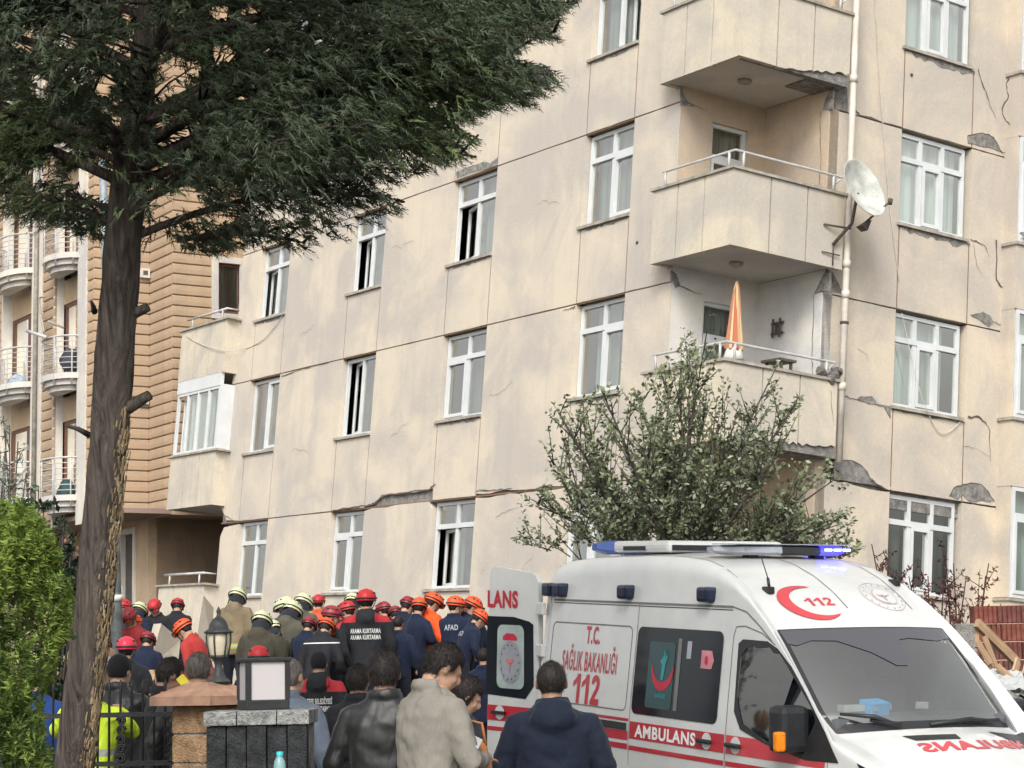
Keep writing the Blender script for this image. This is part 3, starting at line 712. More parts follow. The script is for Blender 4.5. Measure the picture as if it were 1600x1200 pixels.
# projecting floor slab and the ground floor below
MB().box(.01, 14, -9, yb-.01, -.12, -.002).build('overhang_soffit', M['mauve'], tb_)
MB().box(-.03, .01, -9, .03, -.14, .0).box(0, xa, .001, .03, -.14, 0).build('overhang_edge', M['tanwall'], tb_)
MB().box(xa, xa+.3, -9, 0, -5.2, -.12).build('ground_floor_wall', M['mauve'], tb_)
dx0, dx1 = TB.loc(213, 850, 1, .01).x, TB.loc(188, 850, 1, .01).x; dz = TB.loc(200, 826, 1, .01).z
g_ = MB(); g_.box(xa-.001, dx0, -.2, .02, -5.2, -.12).box(dx1, 14, -.2, .02, -5.2, -.12).box(dx0, dx1, -.2, .02, dz, -.12); g_.build('ground_floor_wall', M['tanwall'], tb_)
d_ = MB(); d_.box(dx0, dx0+.14, -.1, .06, -5.2, dz).box(dx1-.14, dx1, -.1, .06, -5.2, dz).box(dx0+.14, dx1-.14, -.1, .06, dz-.14, dz)
dd_ = d_.build('door', M['mould'], tb_); MB().box(dx0+.14, dx1-.14, -.12, -.08, -5.2, dz-.14).build('door_leaf', M['room'], dd_)
rz = TB.loc(200, 915, 1, .5).z; r_ = MB()
for i in range(4): r_.tube([(dx0-.3, .5, rz-i*.22), (dx1+.6, .5, rz-i*.22)], .02, 6)
for i in range(4): x = dx0-.3+(dx1-dx0+.9)*i/3; r_.tube([(x, .5, rz-1), (x, .5, rz)], .022, 6)
r_.build('entrance_railing', M['iron'], tb_)
for (px, py) in ((224, 428), (222, 625)):
    v = TB.loc(px, py, 0, xa)
    o = MB().bbox(xa-.14, xa-.045, v.y-.13, v.y+.13, v.z-.12, v.z+.12, .015).build('wall_vent', M['mould'], tb_); MB().box(xa-.15, xa-.14, v.y-.06, v.y+.06, v.z-.05, v.z+.06).build('vent_grille', M['room'], o)
# long facade with two balcony bays
P = {k: xs(k) for k in (147, 138, 125, 87, 68, 53, 6, -14, -60)}
strip_L(xa+.0, P[138], yb); strip_L(P[87], P[68], yb); strip_L(P[6]+.12, P[-60], yb); 
MB().box(P[138], P[125], yb-.3, yb+.07, -.25, ZT).build('pilaster', M['mould'], tb_)
MB().box(P[68], P[53], yb-.3, yb+.07, -.6, ZT).build('pilaster', M['mould'], tb_)
MB().tube([(P[68]+.22, yb+.14, -.6), (P[68]+.22, yb+.14, ZT)], .06, 8).build('drain_pipe', M['sill'], tb_)
def bay(x0, x1, pxback, levels, cx):
    dep = yb-TB.loc(pxback, 500, 0, x1).y
    MB().box(x1-.0, x1+.11, yb-dep, yb+.03, -.2, ZT).build('jamb', M['mould'], tb_)
    zz = [-3.3]+levels+[ZT]
    for zs in levels:
        ztop = zs+.42
        # stepped curved slab
        w = (x1-x0)+.1; cxm = (x0+x1)/2-.05
        s_ = MB()
        for (k0, h0, h1) in ((1.0, .27, .42), (.86, .135, .27), (.70, .0, .135)):
            ring = [(cxm+w/2*k0*math.cos(PI*t/14), yb-.0+(.62*k0)*math.sin(PI*t/14)) for t in range(15)]
            s_.prism(ring, 2, zs+h0+.004, zs+h1)
        s_.box(x0+.001, x1-.001, yb-dep, yb-.002, zs+.25, zs+.40)
        bo = s_.build('balcony', M['mould'], tb_)
        r_ = MB(); arc = lambda k, z: [(cxm+w/2*k*math.cos(PI*t/18), yb+.0+.62*k*math.sin(PI*t/18), z) for t in range(19)]
        for i in range(7): r_.tube(arc(.97, ztop+.12+i*.135), .011 if i < 6 else .026, 6, cap=False)
        for t in (0, 4, 8, 12, 16, 18):
            p = arc(.97, 0)[t]; r_.tube([(p[0], p[1], ztop-.3), (p[0], p[1], ztop+.95)], .02, 6)
        r_.build('railing', M['iron'], bo)
        # glazed door behind
        zh = zs+3.05-.62
        yd = yb-dep
        MB().box(x0-.2, x1, yd-.12, yd, zh, zs+3.06).build('lintel_wall', M['tanwall'], tb_)
        f_ = MB(); a, b = x0-.15, x1-.03
        f_.box(a, b, yd-.1, yd-.03, zh-.09, zh).box(b-.09, b, yd-.1, yd-.03, zs+.4, zh-.09).box(a, a+.09, yd-.1, yd-.03, zs+.4, zh-.09); m_ = (a+b)/2; f_.box(m_-.09, m_+.09, yd-.11, yd-.02, zs+.4, zh-.09)
        dr = f_.build('balcony_door', M['brownframe'], tb_)
        for (u, v) in ((a+.09, m_-.09), (m_+.09, b-.09)): MB().add([(u, yd-.06, zs+.4), (v, yd-.06, zs+.4), (v, yd-.06, zh-.09), (u, yd-.06, zh-.09)], [(0, 1, 2, 3)]).build('pane', M['dkglass'], dr)
        sheet('L', yd, a+.1, b-.3, .2, zs+.4, zh-.1, .04).build('curtain', M['cur_w'], dr)
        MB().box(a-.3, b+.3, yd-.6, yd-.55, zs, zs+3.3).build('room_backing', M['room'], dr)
lev1 = sorted([TB.loc(100, y, 1, yb+.3).z for y in (800, 600)]); st = 3.05; l1 = [lev1[0]+st*i for i in range(4)]
lev2 = TB.loc(30, 445, 1, yb+.3).z; l2 = [lev2-st, lev2, lev2+st]; l2 = [lev2-2*st]+l2
print('levels', lev1, lev2)
bay(P[125], P[87], 100, l1, 0); bay(P[53], P[6], 20, l2, 0)
MB().box(xa, 22, -9, yb-1.6, -5.2, 16).build('building_core', M['tanwall'], tb_)
# aerials / dish arm on the pilaster
cable([TB.loc(69, 520, 1, yb+.3), TB.loc(61, 470, 1, yb+.25), TB.loc(69, 464, 1, yb+.2)], .03, 'bent_pipe', tb_, 'sill')
MB().tube([TB.loc(42, 517, 1, yb+.8), TB.loc(72, 527, 1, yb+.7)], .045).build('rail_arm', M['iron'], tb_)
MB().tube([TB.loc(75, 502, 1, yb+.9), TB.loc(100, 512, 1, yb+.6)], .03).build('antenna_arm', M['sill'], tb_)
# things left on the balconies
for (px, py, lab, col) in ((30, 600, 'pale laundry pile on the lower left curved balcony', (.35, .40, .48)), (112, 562, 'dark round chair on the middle curved balcony', (.05, .055, .07)), (105, 758, 'dark green crate on the lowest curved balcony', (.03, .07, .07))):
    v = TB.loc(px, py, 1, yb+.05); mm = mat('balcony_item', col, .7, .3, 8)
    b_ = MB()
    for i in range(5):
        V, F = ico(v.x+random.uniform(-.25, .25), v.y, v.z+random.uniform(-.25, .1), random.uniform(.16, .28), 2); b_.add(V, F, 0, True)
    o = b_.build('bundle', mm, None, label=lab, cat='bundle'); o.matrix_world = TB.mat

# ------------------------------------------------------------------ lamp pole behind the trunk
def foot(p): return Vector((p.x, p.y, ground_h(p.x, p.y)))
b0 = at(189, 1040, 27); b0.z = ground_h(b0.x, b0.y); t0 = at(160, 250, 27)
M['galv'] = mat('weathered_galvanised_steel', (.27, .30, .31), .55, .25, 6, .15, 40, .4)
M['yellow'] = mat('yellow_sticker', (.70, .42, .04), .5); M['orange_glow'] = mat('orange_cloth', (.8, .25, .03), .8)
def pl(t): return b0.lerp(t0, t)
o = MB().tube([b0, pl(.5), pl(1)], [.085, .068, .05], 8).build('street_pole', M['galv'], None, label='grey metal street pole standing right behind the big tree trunk', cat='pole')
c = at(172, 844, 26.9); MB().box(c.x-.035, c.x+.03, c.y-.02, c.y+.01, c.z-.09, c.z+.09).build('sticker', M['yellow'], o)
zc_ = at(181, 935, 27).z
tt = (zc_-b0.z)/(t0.z-b0.z); MB().tube([pl(tt-.004), pl(tt+.006)], .092, 8).build('band', M['white_inner'], o)
# ------------------------------------------------------------------ ambulance
M['vpaint'] = mat('white_vehicle_paint', (.57, .575, .555), .3, .06, 1.6, .06, 2.5, 0, .5, .5, .05)
M['vred'] = mat('red_vehicle_film', (.42, .022, .035), .35, .06, 2, 0, 40, 0, .5, .3)
M['vred2'] = mat('faded_red_film', (.50, .05, .06), .4, .08, 3, 0, 40, 0, .5, .3)
M['vblack'] = mat('black_plastic', (.02, .021, .023), .45, .15, 9)
M['seam'] = mat('panel_gap', (.16, .16, .155), .7)
M['vglass'] = mat('dark_privacy_glass', (.012, .016, .02), .08, .1, 2, 0, 40, 0, .35, 0)
M['wsglass'] = glass('windscreen_glass', (.88, .95, .93), .62)
M['sideglass'] = glass('door_glass', (.28, .33, .35), .0, .22)
M['vwhite'] = mat('white_lettering', (.75, .75, .73), .4, .02)
M['navylens'] = mat('dark_blue_lens', (.008, .014, .04), .25, .1, 5, 0, 40, 0, .4, .2)
M['greylens'] = mat('grey_lens', (.28, .30, .33), .25, .1, 5, 0, 40, 0, .6, .4)
M['bluelens'] = mat('blue_lens', (.05, .09, .28), .2, .1, 5)
g = NG('lit_blue_beacon'); g.b.inputs['Emission Color'].default_value = (.04, .03, 1, 1); g.b.inputs['Emission Strength'].default_value = 2.2; g.set((.02, .02, .6), .3); M['beacon'] = g.mat
g = NG('lit_beacon_core'); g.b.inputs['Emission Color'].default_value = (.25, .35, 1, 1); g.b.inputs['Emission Strength'].default_value = 6; g.set((.1, .1, .8), .3); M['core'] = g.mat
M['amber'] = mat('amber_lens', (.75, .22, .01), .25, .1, 20)
M['chrome'] = mat('headlamp_chrome', (.45, .45, .45), .15, .05, 4, 0, 40, .9)
M['teal'] = mat('teal_print', (.03, .26, .26), .4); M['tealdk'] = mat('teal_dark_print', (.03, .07, .075), .3)
M['printred'] = mat('red_print', (.45, .02, .05), .4); M['pink'] = mat('pink_paper', (.55, .22, .25), .6)
M['pinkline'] = mat('faded_emblem_line', (.48, .36, .36), .5); M['greyprint'] = mat('grey_emblem_print', (.34, .33, .34), .5)
M['salmon'] = mat('emblem_red_print', (.55, .16, .13), .5)
M['frost'] = mat('frosted_glass', (.33, .40, .38), .2, .12, 3, 0, 40, 0, .5, .4)
M['tyre'] = mat('tyre_rubber', (.02, .02, .02), .85); M['rim'] = mat('steel_rim', (.3, .3, .31), .4, .1, 5, 0, 40, .7)
am = empty('ambulance', mat=AMB.mat, label='white ambulance van with red stripes, lit blue beacon and its rear door swung open', cat='ambulance')
ZP = [(0, .78), (-.03, .93), (-.08, 1.0), (-.2, 1.10), (-.4, 1.19), (-.62, 1.27), (-.84, 1.335), (-.88, 1.345), (-1.0, 1.452), (-1.2, 1.635), (-1.4, 1.81), (-1.6, 1.98), (-1.72, 2.075), (-1.80, 2.14), (-1.95, 2.245), (-2.15, 2.37), (-2.4, 2.49), (-2.7, 2.59), (-3.0, 2.65), (-3.4, 2.685), (-4.0, 2.70), (-4.9, 2.69), (-5.4, 2.665), (-5.62, 2.63), (-5.70, 2.56)]
def ztop(x): return float(np.interp(-x, [-p[0] for p in ZP], [p[1] for p in ZP]))
WZ = [(.25, .93), (.45, .99), (.75, 1.02), (1.0, 1.02), (1.25, 1.005), (1.4, .99), (1.7, .958), (2.0, .925), (2.24, .90), (2.3, .892), (2.7, .845)]
def wz(z): return float(np.interp(z, [p[0] for p in WZ], [p[1] for p in WZ]))
def plan(x): t = min(1, max(0, (x+1.25)/1.25)); return 1-.15*t**2.2 - (.012 if x < -5.6 else 0)
def bow(x):
    if x > -.84: return .20-.08*sstep(-.84, -.2, x)*0
    if x > -1.8: return .20-.06*(-.84-x)/.96
    return .14*(1-sstep(0, 1, (-1.8-x)/1.5))
def ry(x): return float(np.interp(-x, [0, .8, 1.0, 1.7, 2.4, 3.2, 5.7], [.25, .2, .10, .10, .11, .15, .16]))
def rzz(x): return float(np.interp(-x, [0, .2, .8, 1.0, 1.7, 2.4, 3.2, 5.7], [.10, .12, .08, .06, .08, .10, .17, .20]))
def crown(x): return float(np.interp(-x, [0, .8, 1.0, 1.7, 2.4, 6], [.05, .05, .02, .02, .025, .05]))
def wtop(x): return wz(ztop(x)-rzz(x)-crown(x))*plan(x)-ry(x)
def top_pt(x, y, off=0):
    w = wtop(x); q = y/w
    p = Vector((x-bow(x)*min(q*q, 1.3), y, ztop(x)-crown(x)*q*q))
    if off:
        e = .03; a = Vector((x-e, y, 0)); dz = (ztop(x+e)-ztop(x-e))/(2*e); n = Vector((-dz, 2*crown(x)*y/w/w, 1)).normalized(); p += n*off
    return p
def side_pt(x, z, off=0): return Vector((x-.0, -(wz(z)*plan(x))-off, z))
def section(x):
    zs = ztop(x)-rzz(x)-crown(x); pts = []
    NS = 30; z0 = min(.32, zs-.1)
    for i in range(NS):
        z = z0+(zs-z0)*i/(NS-1); pts.append(Vector((x-bow(x)*1.15*sstep(.55, 1, i/(NS-1))*(1 if x > -1.9 else 0)*0, -wz(z)*plan(x), z)))
    w = wz(zs)*plan(x); wt = wtop(x); zt = ztop(x)-crown(x); N = 7
    for i in range(1, N+1):
        a = PI/2*i/N; y = wt+(w-wt)*math.cos(a); z = zs+(zt-zs)*math.sin(a)
        pts.append(Vector((x-bow(x)*sstep(0, 1, i/N), -y, z)))
    NT = 12
    for i in range(1, NT+1): pts.append(top_pt(x, -wt+wt*i/NT))
    half = pts; full = half+[Vector((p.x, -p.y, p.z)) for p in reversed(half[:-1])]
    return full
XS = sorted(set([round(v, 3) for v in list(np.linspace(-5.70, -5.55, 6))+list(np.linspace(-5.5, -2.4, 50))+list(np.linspace(-2.4, -.88, 52))+list(np.linspace(-.88, 0, 24))]+[-.88, -1.0, -1.72, -1.74]), reverse=True)
secs = [section(x) for x in XS]; NSEC = len(secs[0]); NSD = 30
fdw = [(AMB.loc(px, py, 1, -.97).x, AMB.loc(px, py, 1, -.97).z) for px, py in [(1154, 1012), (1160, 1006), (1195, 1009), (1211, 1020), (1233, 1046), (1258, 1086), (1273, 1113), (1288, 1140), (1308, 1184), (1262, 1180), (1204, 1157), (1167, 1136), (1156, 1110)]]
def inpoly(p, poly):
    x, y = p; c = False; n = len(poly)
    for i in range(n):
        x1, y1 = poly[i]; x2, y2 = poly[(i+1) % n]
        if (y1 > y) != (y2 > y) and x < (x2-x1)*(y-y1)/(y2-y1)+x1: c = not c
    return c
V = [p for s in secs for p in s]; F = []; ws = []
TOP0 = NSD-1+7; TOP1 = NSEC-1-TOP0
for i in range(len(XS)-1):
    for j in range(NSEC-1):
        f = (i*NSEC+j, i*NSEC+j+1, (i+1)*NSEC+j+1, (i+1)*NSEC+j)
        xm = (XS[i]+XS[i+1])/2
        if -1.73 < xm < -.88 and TOP0 <= j < TOP1: ws.append(f); continue
        cz = sum(V[k].z for k in f)/4; cx_ = sum(V[k].x for k in f)/4
        if j < NSD-1 or j >= NSEC-NSD:
            if inpoly((cx_, cz), fdw): continue
        F.append(f)
F.append(list(range(NSEC))); F.append([(len(XS)-1)*NSEC+j for j in range(NSEC)][::-1])
bm_ = MB(); bm_.add(V, F, 0, True); body = bm_.build('body', M['vpaint'], am)
wi = MB(); wi.add(V, ws, 0, True); wsg = wi.build('windscreen', M['wsglass'], am)
full = MB(); full.add(V, F+ws); BVH = BVHTree.FromPolygons([v for v in full.v], [list(f) for f in full.f])
def hit(px, py):
    d = (AMB.Mi @ ray(px, py)).normalized(); r = BVH.ray_cast(AMB.c, d); return r[0], r[1]
# film, glass and lettering laid on the skin
RD = [None]
def skin(poly_or_mesh, fn, name, m, parent=am, off=.004, step=.08):
    bm = bmesh.new()
    if isinstance(poly_or_mesh, tuple):
        vv, ff = poly_or_mesh; bv = [bm.verts.new((v[0], v[1], 0)) for v in vv]
        for f in ff:
            try: bm.faces.new([bv[i] for i in f])
            except ValueError: pass
    else:
        for poly in (poly_or_mesh if isinstance(poly_or_mesh[0][0], (tuple, list)) else [poly_or_mesh]):
            bm.faces.new([bm.verts.new((p[0], p[1], 0)) for p in poly])
    bmesh.ops.triangulate(bm, faces=bm.faces[:])
    us = [v.co.x for v in bm.verts]; vs_ = [v.co.y for v in bm.verts]
    for ax, lo, hi in ((0, min(us), max(us)), (1, min(vs_), max(vs_))):
        t = math.ceil(lo/step)*step
        while t < hi:
            no = (1, 0, 0) if ax == 0 else (0, 1, 0); co = (t, 0, 0) if ax == 0 else (0, t, 0)
            bmesh.ops.bisect_plane(bm, geom=bm.verts[:]+bm.edges[:]+bm.faces[:], plane_co=co, plane_no=no); t += step
    bm.verts.index_update()
    vs2 = []
    for v in bm.verts:
        if parent is RD[0]: vs2.append(fn(v.co.x, v.co.y, off)); continue
        q0 = fn(v.co.x, v.co.y, 0); r = BVH.find_nearest(q0); n0 = r[1]
        if n0.dot(q0-Vector((q0.x-.3 if q0.x > -1.9 else q0.x, 0, 1.0))) < 0: n0 = -n0
        vs2.append(r[0]+n0*off)
    fs = [[v.index for v in f.verts] for f in bm.faces]; bm.free()
    o = MB().add(vs2, fs, 0, False).build(name, M[m], parent); return o
def text_mesh(s, height, cond=1.0, bold=.02, space=1.1):
    if s == '112':
        one = [(.0, .50), (.17, .60), (.24, .70), (.40, .70), (.40, 0), (.23, 0), (.23, .50), (.0, .38)]
        two = [(.0, .50), (.02, .60), (.09, .68), (.20, .71), (.33, .69), (.42, .61), (.44, .51), (.41, .40), (.30, .27), (.20, .15), (.45, .15), (.45, 0), (-.02, 0), (-.02, .10), (.14, .28), (.26, .42), (.28, .50), (.26, .555), (.21, .575), (.16, .555), (.145, .49)]
        vv, ff = [], []
        for poly, dx in ((one, 0), (one, .50), (two, 1.04)):
            ff.append(list(range(len(vv), len(vv)+len(poly)))); vv += [((x+dx-.745)*height/.7*cond, y*height/.7) for x, y in poly]
        return vv, ff, 1.49*height/.7*cond
    cu = bpy.data.curves.new('t', 'FONT'); cu.body = s; cu.size = 1; cu.offset = bold; cu.space_character = space; cu.resolution_u = 4
    ob = bpy.data.objects.new('t', cu); COL.objects.link(ob); dg = bpy.context.evaluated_depsgraph_get(); me = bpy.data.meshes.new_from_object(ob.evaluated_get(dg))
    vv = [v.co.copy() for v in me.vertices]; ff = [list(p.vertices) for p in me.polygons]; bpy.data.objects.remove(ob); bpy.data.curves.remove(cu); bpy.data.meshes.remove(me)
    x0 = min(v.x for v in vv); x1 = max(v.x for v in vv); y0 = min(0, 0); y1 = .70
    k = height/y1; return [((v.x-(x0+x1)/2)*k*cond, (v.y)*k) for v in vv], ff, (x1-x0)*k*cond
def decal_text(s, fn, cu_, cv_, height, width=None, name='lettering', m='vred', mirror=False, parent=am, bold=.03, off=.005):
    vv, ff, w = text_mesh(s, height, 1, bold)
    k = (width/w) if width else 1
    vv = [((-x if mirror else x)*k+cu_, y+cv_) for x, y in vv]
    return skin((vv, ff), fn, name, m, parent, off, .15)
def rrect(x0, x1, z0, z1, r, n=4):
    out = []
    for cx_, cz, a0 in ((x1-r, z1-r, 0), (x0+r, z1-r, PI/2), (x0+r, z0+r, PI), (x1-r, z0+r, 1.5*PI)):
        for k in range(n+1): a = a0+PI/2*k/n; out.append((cx_+r*math.cos(a), cz+r*math.sin(a)))
    return out
S = lambda px, py: (lambda v: (v.x, v.z))(AMB.loc(px, py, 1, -.985))
def band(x0, x1, z0, z1, m='vred', n='stripe', off=.004): return skin([(x0, z0), (x1, z0), (x1, z1), (x0, z1)], side_pt, n, m, body, off)
def seam_line(pts, w=.009, fn=side_pt, closed=False, m='seam', name='seam', off=.003):
    n = len(pts); L_, R_ = [], []
    for i in range(n):
        a = Vector(pts[(i-1) % n] if closed or i > 0 else pts[0]); b = Vector(pts[(i+1) % n] if closed or i < n-1 else pts[-1])
        t = (b-a).normalized(); s = Vector((-t.y, t.x))*w/2; p = Vector(pts[i]); L_.append(fn(p.x+s.x, p.y+s.y, off)); R_.append(fn(p.x-s.x, p.y-s.y, off))
    fs = [(i, (i+1) % n, n+(i+1) % n, n+i) for i in range(n if closed else n-1)]
    return MB().add(L_+R_, fs).build(name, M[m], body)
def dens(pts, k=6): return [tuple(Vector(pts[i]).lerp(Vector(pts[i+1]), t/k)) for i in range(len(pts)-1) for t in range(k)]+[pts[-1]]
ZA0, ZA1, ZB0, ZB1 = 1.055, 1.205, .955, .995
band(-3.905, -2.375, ZA0, ZA1); band(-2.345, -.98, ZA0, ZA1, 'vred2'); band(-5.6, -3.935, ZA0-.02, ZA1-.09)
band(-5.6, -3.935, ZA1-.005, ZA1+.02)
band(-5.6, -3.935, ZB0, ZB1+.01); band(-3.905, -2.375, ZB0, ZB1); band(-2.345, -.5, ZB0, ZB1)
band(-5.5, -3.95, ZA1-.085, ZA1-.02, 'vblack', 'door_rail', .012)
seam_line(dens([(-3.92, .4), (-3.92, 2.23)])); seam_line(dens([(-2.36, .4), (-2.36, 1.2), (-2.36, 2.0), (-2.33, 2.08), (-2.2, 2.09), (-1.95, 2.04), (-1.75, 1.955)], 4))
seam_line(dens([(-5.62, 2.24), (-2.4, 2.24)], 30), .02); seam_line(dens([(-5.62, 2.215), (-2.4, 2.215)], 30), .008, m='vblack')
seam_line(dens([(-2.4, 2.24), (-2.2, 2.205), (-2.0, 2.10), (-1.8, 1.98)], 4), .012)
seam_line(rrect(-5.5, -4.0, 1.29, 2.03, .06), .012, closed=True)
seam_line(dens([(-.95, .6), (-.95, 1.15), (-1.02, 1.3)], 4))
seam_line(dens([(-5.45, .75), (-4.0, .75)], 8)); seam_line(dens([(-3.9, .75), (-1.0, .75)], 8))
# sliding-door window
sw = skin(rrect(-3.895, -2.50, 1.275, 2.035, .07), side_pt, 'side_window', 'vglass', am, .006)
def on_win(poly, m, n='decal', off=.009): return skin(poly, side_pt, n, m, sw, off)
x0, z1_ = S(1010, 1002); x1, z0_ = S(1050, 1110)
on_win(rrect(x0, x1, z0_, z1_, .03), 'tealdk', 'printed_film'); on_win([(x1+.04, z0_), (x1+.1, z0_), (x1+.1, z1_+.04), (x1+.04, z1_+.04)], 'seam', 'window_divider')
cx0, cz0 = S(1033, 1045); rr = .17
def crescent(cx_, cz, r, a0, a1, thick, sx=1, n=26, flip=0):
    out = []; inn = []
    for i in range(n+1):
        t = i/n; a = a0+(a1-a0)*t; th = thick*math.sin(PI*t)**.8
        out.append((cx_+r*math.cos(a)*sx, cz+r*math.sin(a))); inn.append((cx_+(r-th)*math.cos(a)*sx, cz+(r-th)*math.sin(a)))
    return [[out[i], out[i+1], inn[i+1], inn[i]] for i in range(n)]
for q in [crescent(cx0, cz0, .19, PI*.93, PI*2.07, .075, .95)]: skin(q, side_pt, 'crescent_print', 'printred', sw, .012)
on_win([(cx0-.02, cz0-.1), (cx0+.02, cz0-.1), (cx0+.045, cz0+.04), (cx0+.08, cz0+.12), (cx0+.03, cz0+.1), (cx0+.02, cz0+.17), (cx0-.0, cz0+.1), (cx0-.05, cz0+.06), (cx0-.01, cz0+.03)], 'teal', 'figure_print', .013)
decal_text('SAĞLIK', side_pt, cx0, cz0-.25, .035, None, 'small_print', 'teal', parent=sw, off=.012)
px_, pz_ = S(1101, 1032); o = on_win([(px_-.10, pz_-.07), (px_+.07, pz_-.07), (px_+.10, pz_+.0), (px_+.06, pz_+.08), (px_-.10, pz_+.08)], 'pink', 'notice'); on_win(rrect(px_-.04, px_+.01, pz_-.035, pz_+.035, .02), 'printred', 'notice_dot', .012)
a_, b_ = S(1068, 1002), S(1075, 1030); on_win([(a_[0], b_[1]), (b_[0], b_[1]), (b_[0], a_[1]), (a_[0], a_[1])], 'greylens', 'notice')
# lettering on the side
lx0, lz = S(877, 1046); lx1, lz2 = S(962, 1052); lcx = (lx0+lx1)/2-.02
decal_text('T.C.', side_pt, S(920, 1004)[0], S(920, 1005)[1], .15, .26)
decal_text('SAĞLIK BAKANLIĞI', side_pt, lcx, (lz+lz2)/2-.0, .175, (lx1-lx0), bold=.015)
decal_text('112', side_pt, S(916, 1100)[0], S(916, 1100)[1], .27, .50, bold=.05)
decal_text('AMBULANS', side_pt, S(1043, 1154)[0], ZA0+.025, .10, S(1090, 1160)[0]-S(995, 1145)[0], m='vwhite', bold=.035, off=.007)
# door handles
def handle(x, z):
    o = skin([(x+.075*math.cos(a), z+.07*math.sin(a)) for a in np.linspace(0, 2*PI, 20)[:-1]], side_pt, 'handle_recess', 'vpaint', body, .007)
    p = side_pt(x, z, .03); MB().bbox(x-.11, x+.09, p.y-.02, p.y+.02, z-.018, z+.018, .012).build('door_handle', M['vblack'], o)
handle(S(1109, 1160)[0], (ZA0+ZA1)/2); handle(-2.2, (ZA0+ZA1)/2)
# side lamps
for px in (863, 879, 982, 1108):
    x = AMB.loc(px, 925, 1, -.9).x; p = side_pt(x, 2.36)
    o = MB().bbox(x-.085, x+.085, p.y-.10, p.y+.03, 2.27, 2.40, .03).build('side_lamp', M['navylens'], am)
# front door window
dw = skin(fdw, side_pt, 'door_window', 'sideglass', am, .002, .06)
cen = Vector((sum(p[0] for p in fdw)/len(fdw), sum(p[1] for p in fdw)/len(fdw)))
inn = [tuple(cen+(Vector(p)-cen)*.90) for p in fdw]; out = [tuple(cen+(Vector(p)-cen)*1.085) for p in fdw]
n = len(fdw); skin([[out[i], out[(i+1) % n], inn[(i+1) % n], inn[i]] for i in range(n)], side_pt, 'window_rubber', 'vblack', dw, .006)
tri = [S(1268, 1110), S(1276, 1118), S(1313, 1192), S(1250, 1182), S(1253, 1150)]; skin(tri, side_pt, 'mirror_sail', 'vblack', dw, .009)
# windscreen border, sun strip, mirror pod
def topstrip(pts, w, m, name, off=.004, parent=am):
    L_, R_ = [], []; n = len(pts)
    for i, (x, y) in enumerate(pts):
        a = Vector(pts[max(i-1, 0)]); b = Vector(pts[min(i+1, n-1)]); t = (b-a).normalized(); s = Vector((-t.y, t.x))*w/2
        L_.append(top_pt(x+s.x, y+s.y, off)); R_.append(top_pt(x-s.x, y-s.y, off))
    return MB().add(L_+R_, [(i, i+1, n+i+1, n+i) for i in range(n-1)]).build(name, M[m], parent)
W1_, W2_ = wtop(-.88), wtop(-1.73)
edge = [(-.885, -W1_*.995+W1_*1.99*i/16) for i in range(17)]
topstrip([(x-.015, y) for x, y in edge], .07, 'vblack', 'windscreen_border', parent=wsg); topstrip([(-1.72, -W2_*.995+W2_*1.99*i/16) for i in range(17)], .03, 'vblack', 'windscreen_border', parent=wsg)
for s in (-1, 1): topstrip([(x, s*(wtop(x)-.012)) for x in np.linspace(-.88, -1.73, 12)], .035, 'vblack', 'windscreen_border', parent=wsg)
g = NG('sun_strip'); g.set((.075, .075, .085), .25, 0, .5, .3); M['strip'] = g.mat
skin([(-1.725, -W2_*.99), (-1.725, W2_*.99), (-1.63, W2_*.99), (-1.60, W2_*.75), (-1.625, .30), (-1.61, .18), (-1.38, .09), (-1.38, -.02), (-1.50, -.18), (-1.61, -.42), (-1.62, -W2_*.75), (-1.58, -W2_*.92), (-1.6, -W2_*.99)], lambda u, v, o: top_pt(u, v, o), 'sun_strip', 'strip', wsg, .005, .06)
# cabin
M['cabgrey'] = mat('grey_cab_trim', (.20, .21, .21), .8)
MB().box(-2.6, -.8, -.9, .9, .5, .55).box(-2.62, -2.58, -.9, .9, .5, 2.1).prism(fdw, 1, .84, .86).build('cabin_lining', M['cabgrey'], am)
M['dash'] = mat('grey_dashboard', (.10, .105, .11), .7)
MB().bbox(-1.60, -1.08, -.84, .84, 1.05, 1.415, .04).build('dashboard', M['dash'], am)
M['seatgrey'] = mat('seat_fabric', (.09, .09, .095), .9)
for y in (-.5, .45): 
    st_ = MB().bbox(-2.35, -2.15, y-.24, y+.24, .9, 1.62, .06).bbox(-2.3, -2.18, y-.13, y+.13, 1.64, 1.86, .05).build('seat', M['seatgrey'], am)
def in_cab(px, py, z):
    v = AMB.loc(px, py, 0, -1.32); v.z = max(v.z, 1.42+.05); return v
p = in_cab(1366, 1108, 1.37); bx_ = MB(); R_ = Matrix.Translation(p) @ Matrix.Rotation(.25, 4, 'Z') @ Matrix.Rotation(.2, 4, 'Y')
M['bluebox'] = mat('light_blue_carton', (.06, .45, .92), .6, .1, 12); M['paperw'] = mat('white_paper', (.42, .43, .42), .6, .08, 10)
o = bx_.bbox(-.07, .07, -.11, .11, -.05, .06, .008, 0, R_).build('carton', M['bluebox'], None, label='light blue box lying on the ambulance dashboard behind the windscreen', cat='box'); o.matrix_world = AMB.mat
for k, (px, py, sx, lab) in enumerate(((1330, 1118, .1, 'white paper packets at the near end of the ambulance dashboard'), (1372, 1128, .13, 'white folder lying in front of the blue box on the dashboard'), (1441, 1103, .05, 'small white object in the middle of the ambulance dashboard'))):
    p = in_cab(px, py, 1.35); R_ = Matrix.Translation(p) @ Matrix.Rotation(.4*k, 4, 'Z'); o = MB().bbox(-.05, .05, -sx, sx, -.02, .03, .006, 0, R_).build('paper_packet', M['paperw'], None, label=lab, cat='packet'); o.matrix_world = AMB.mat
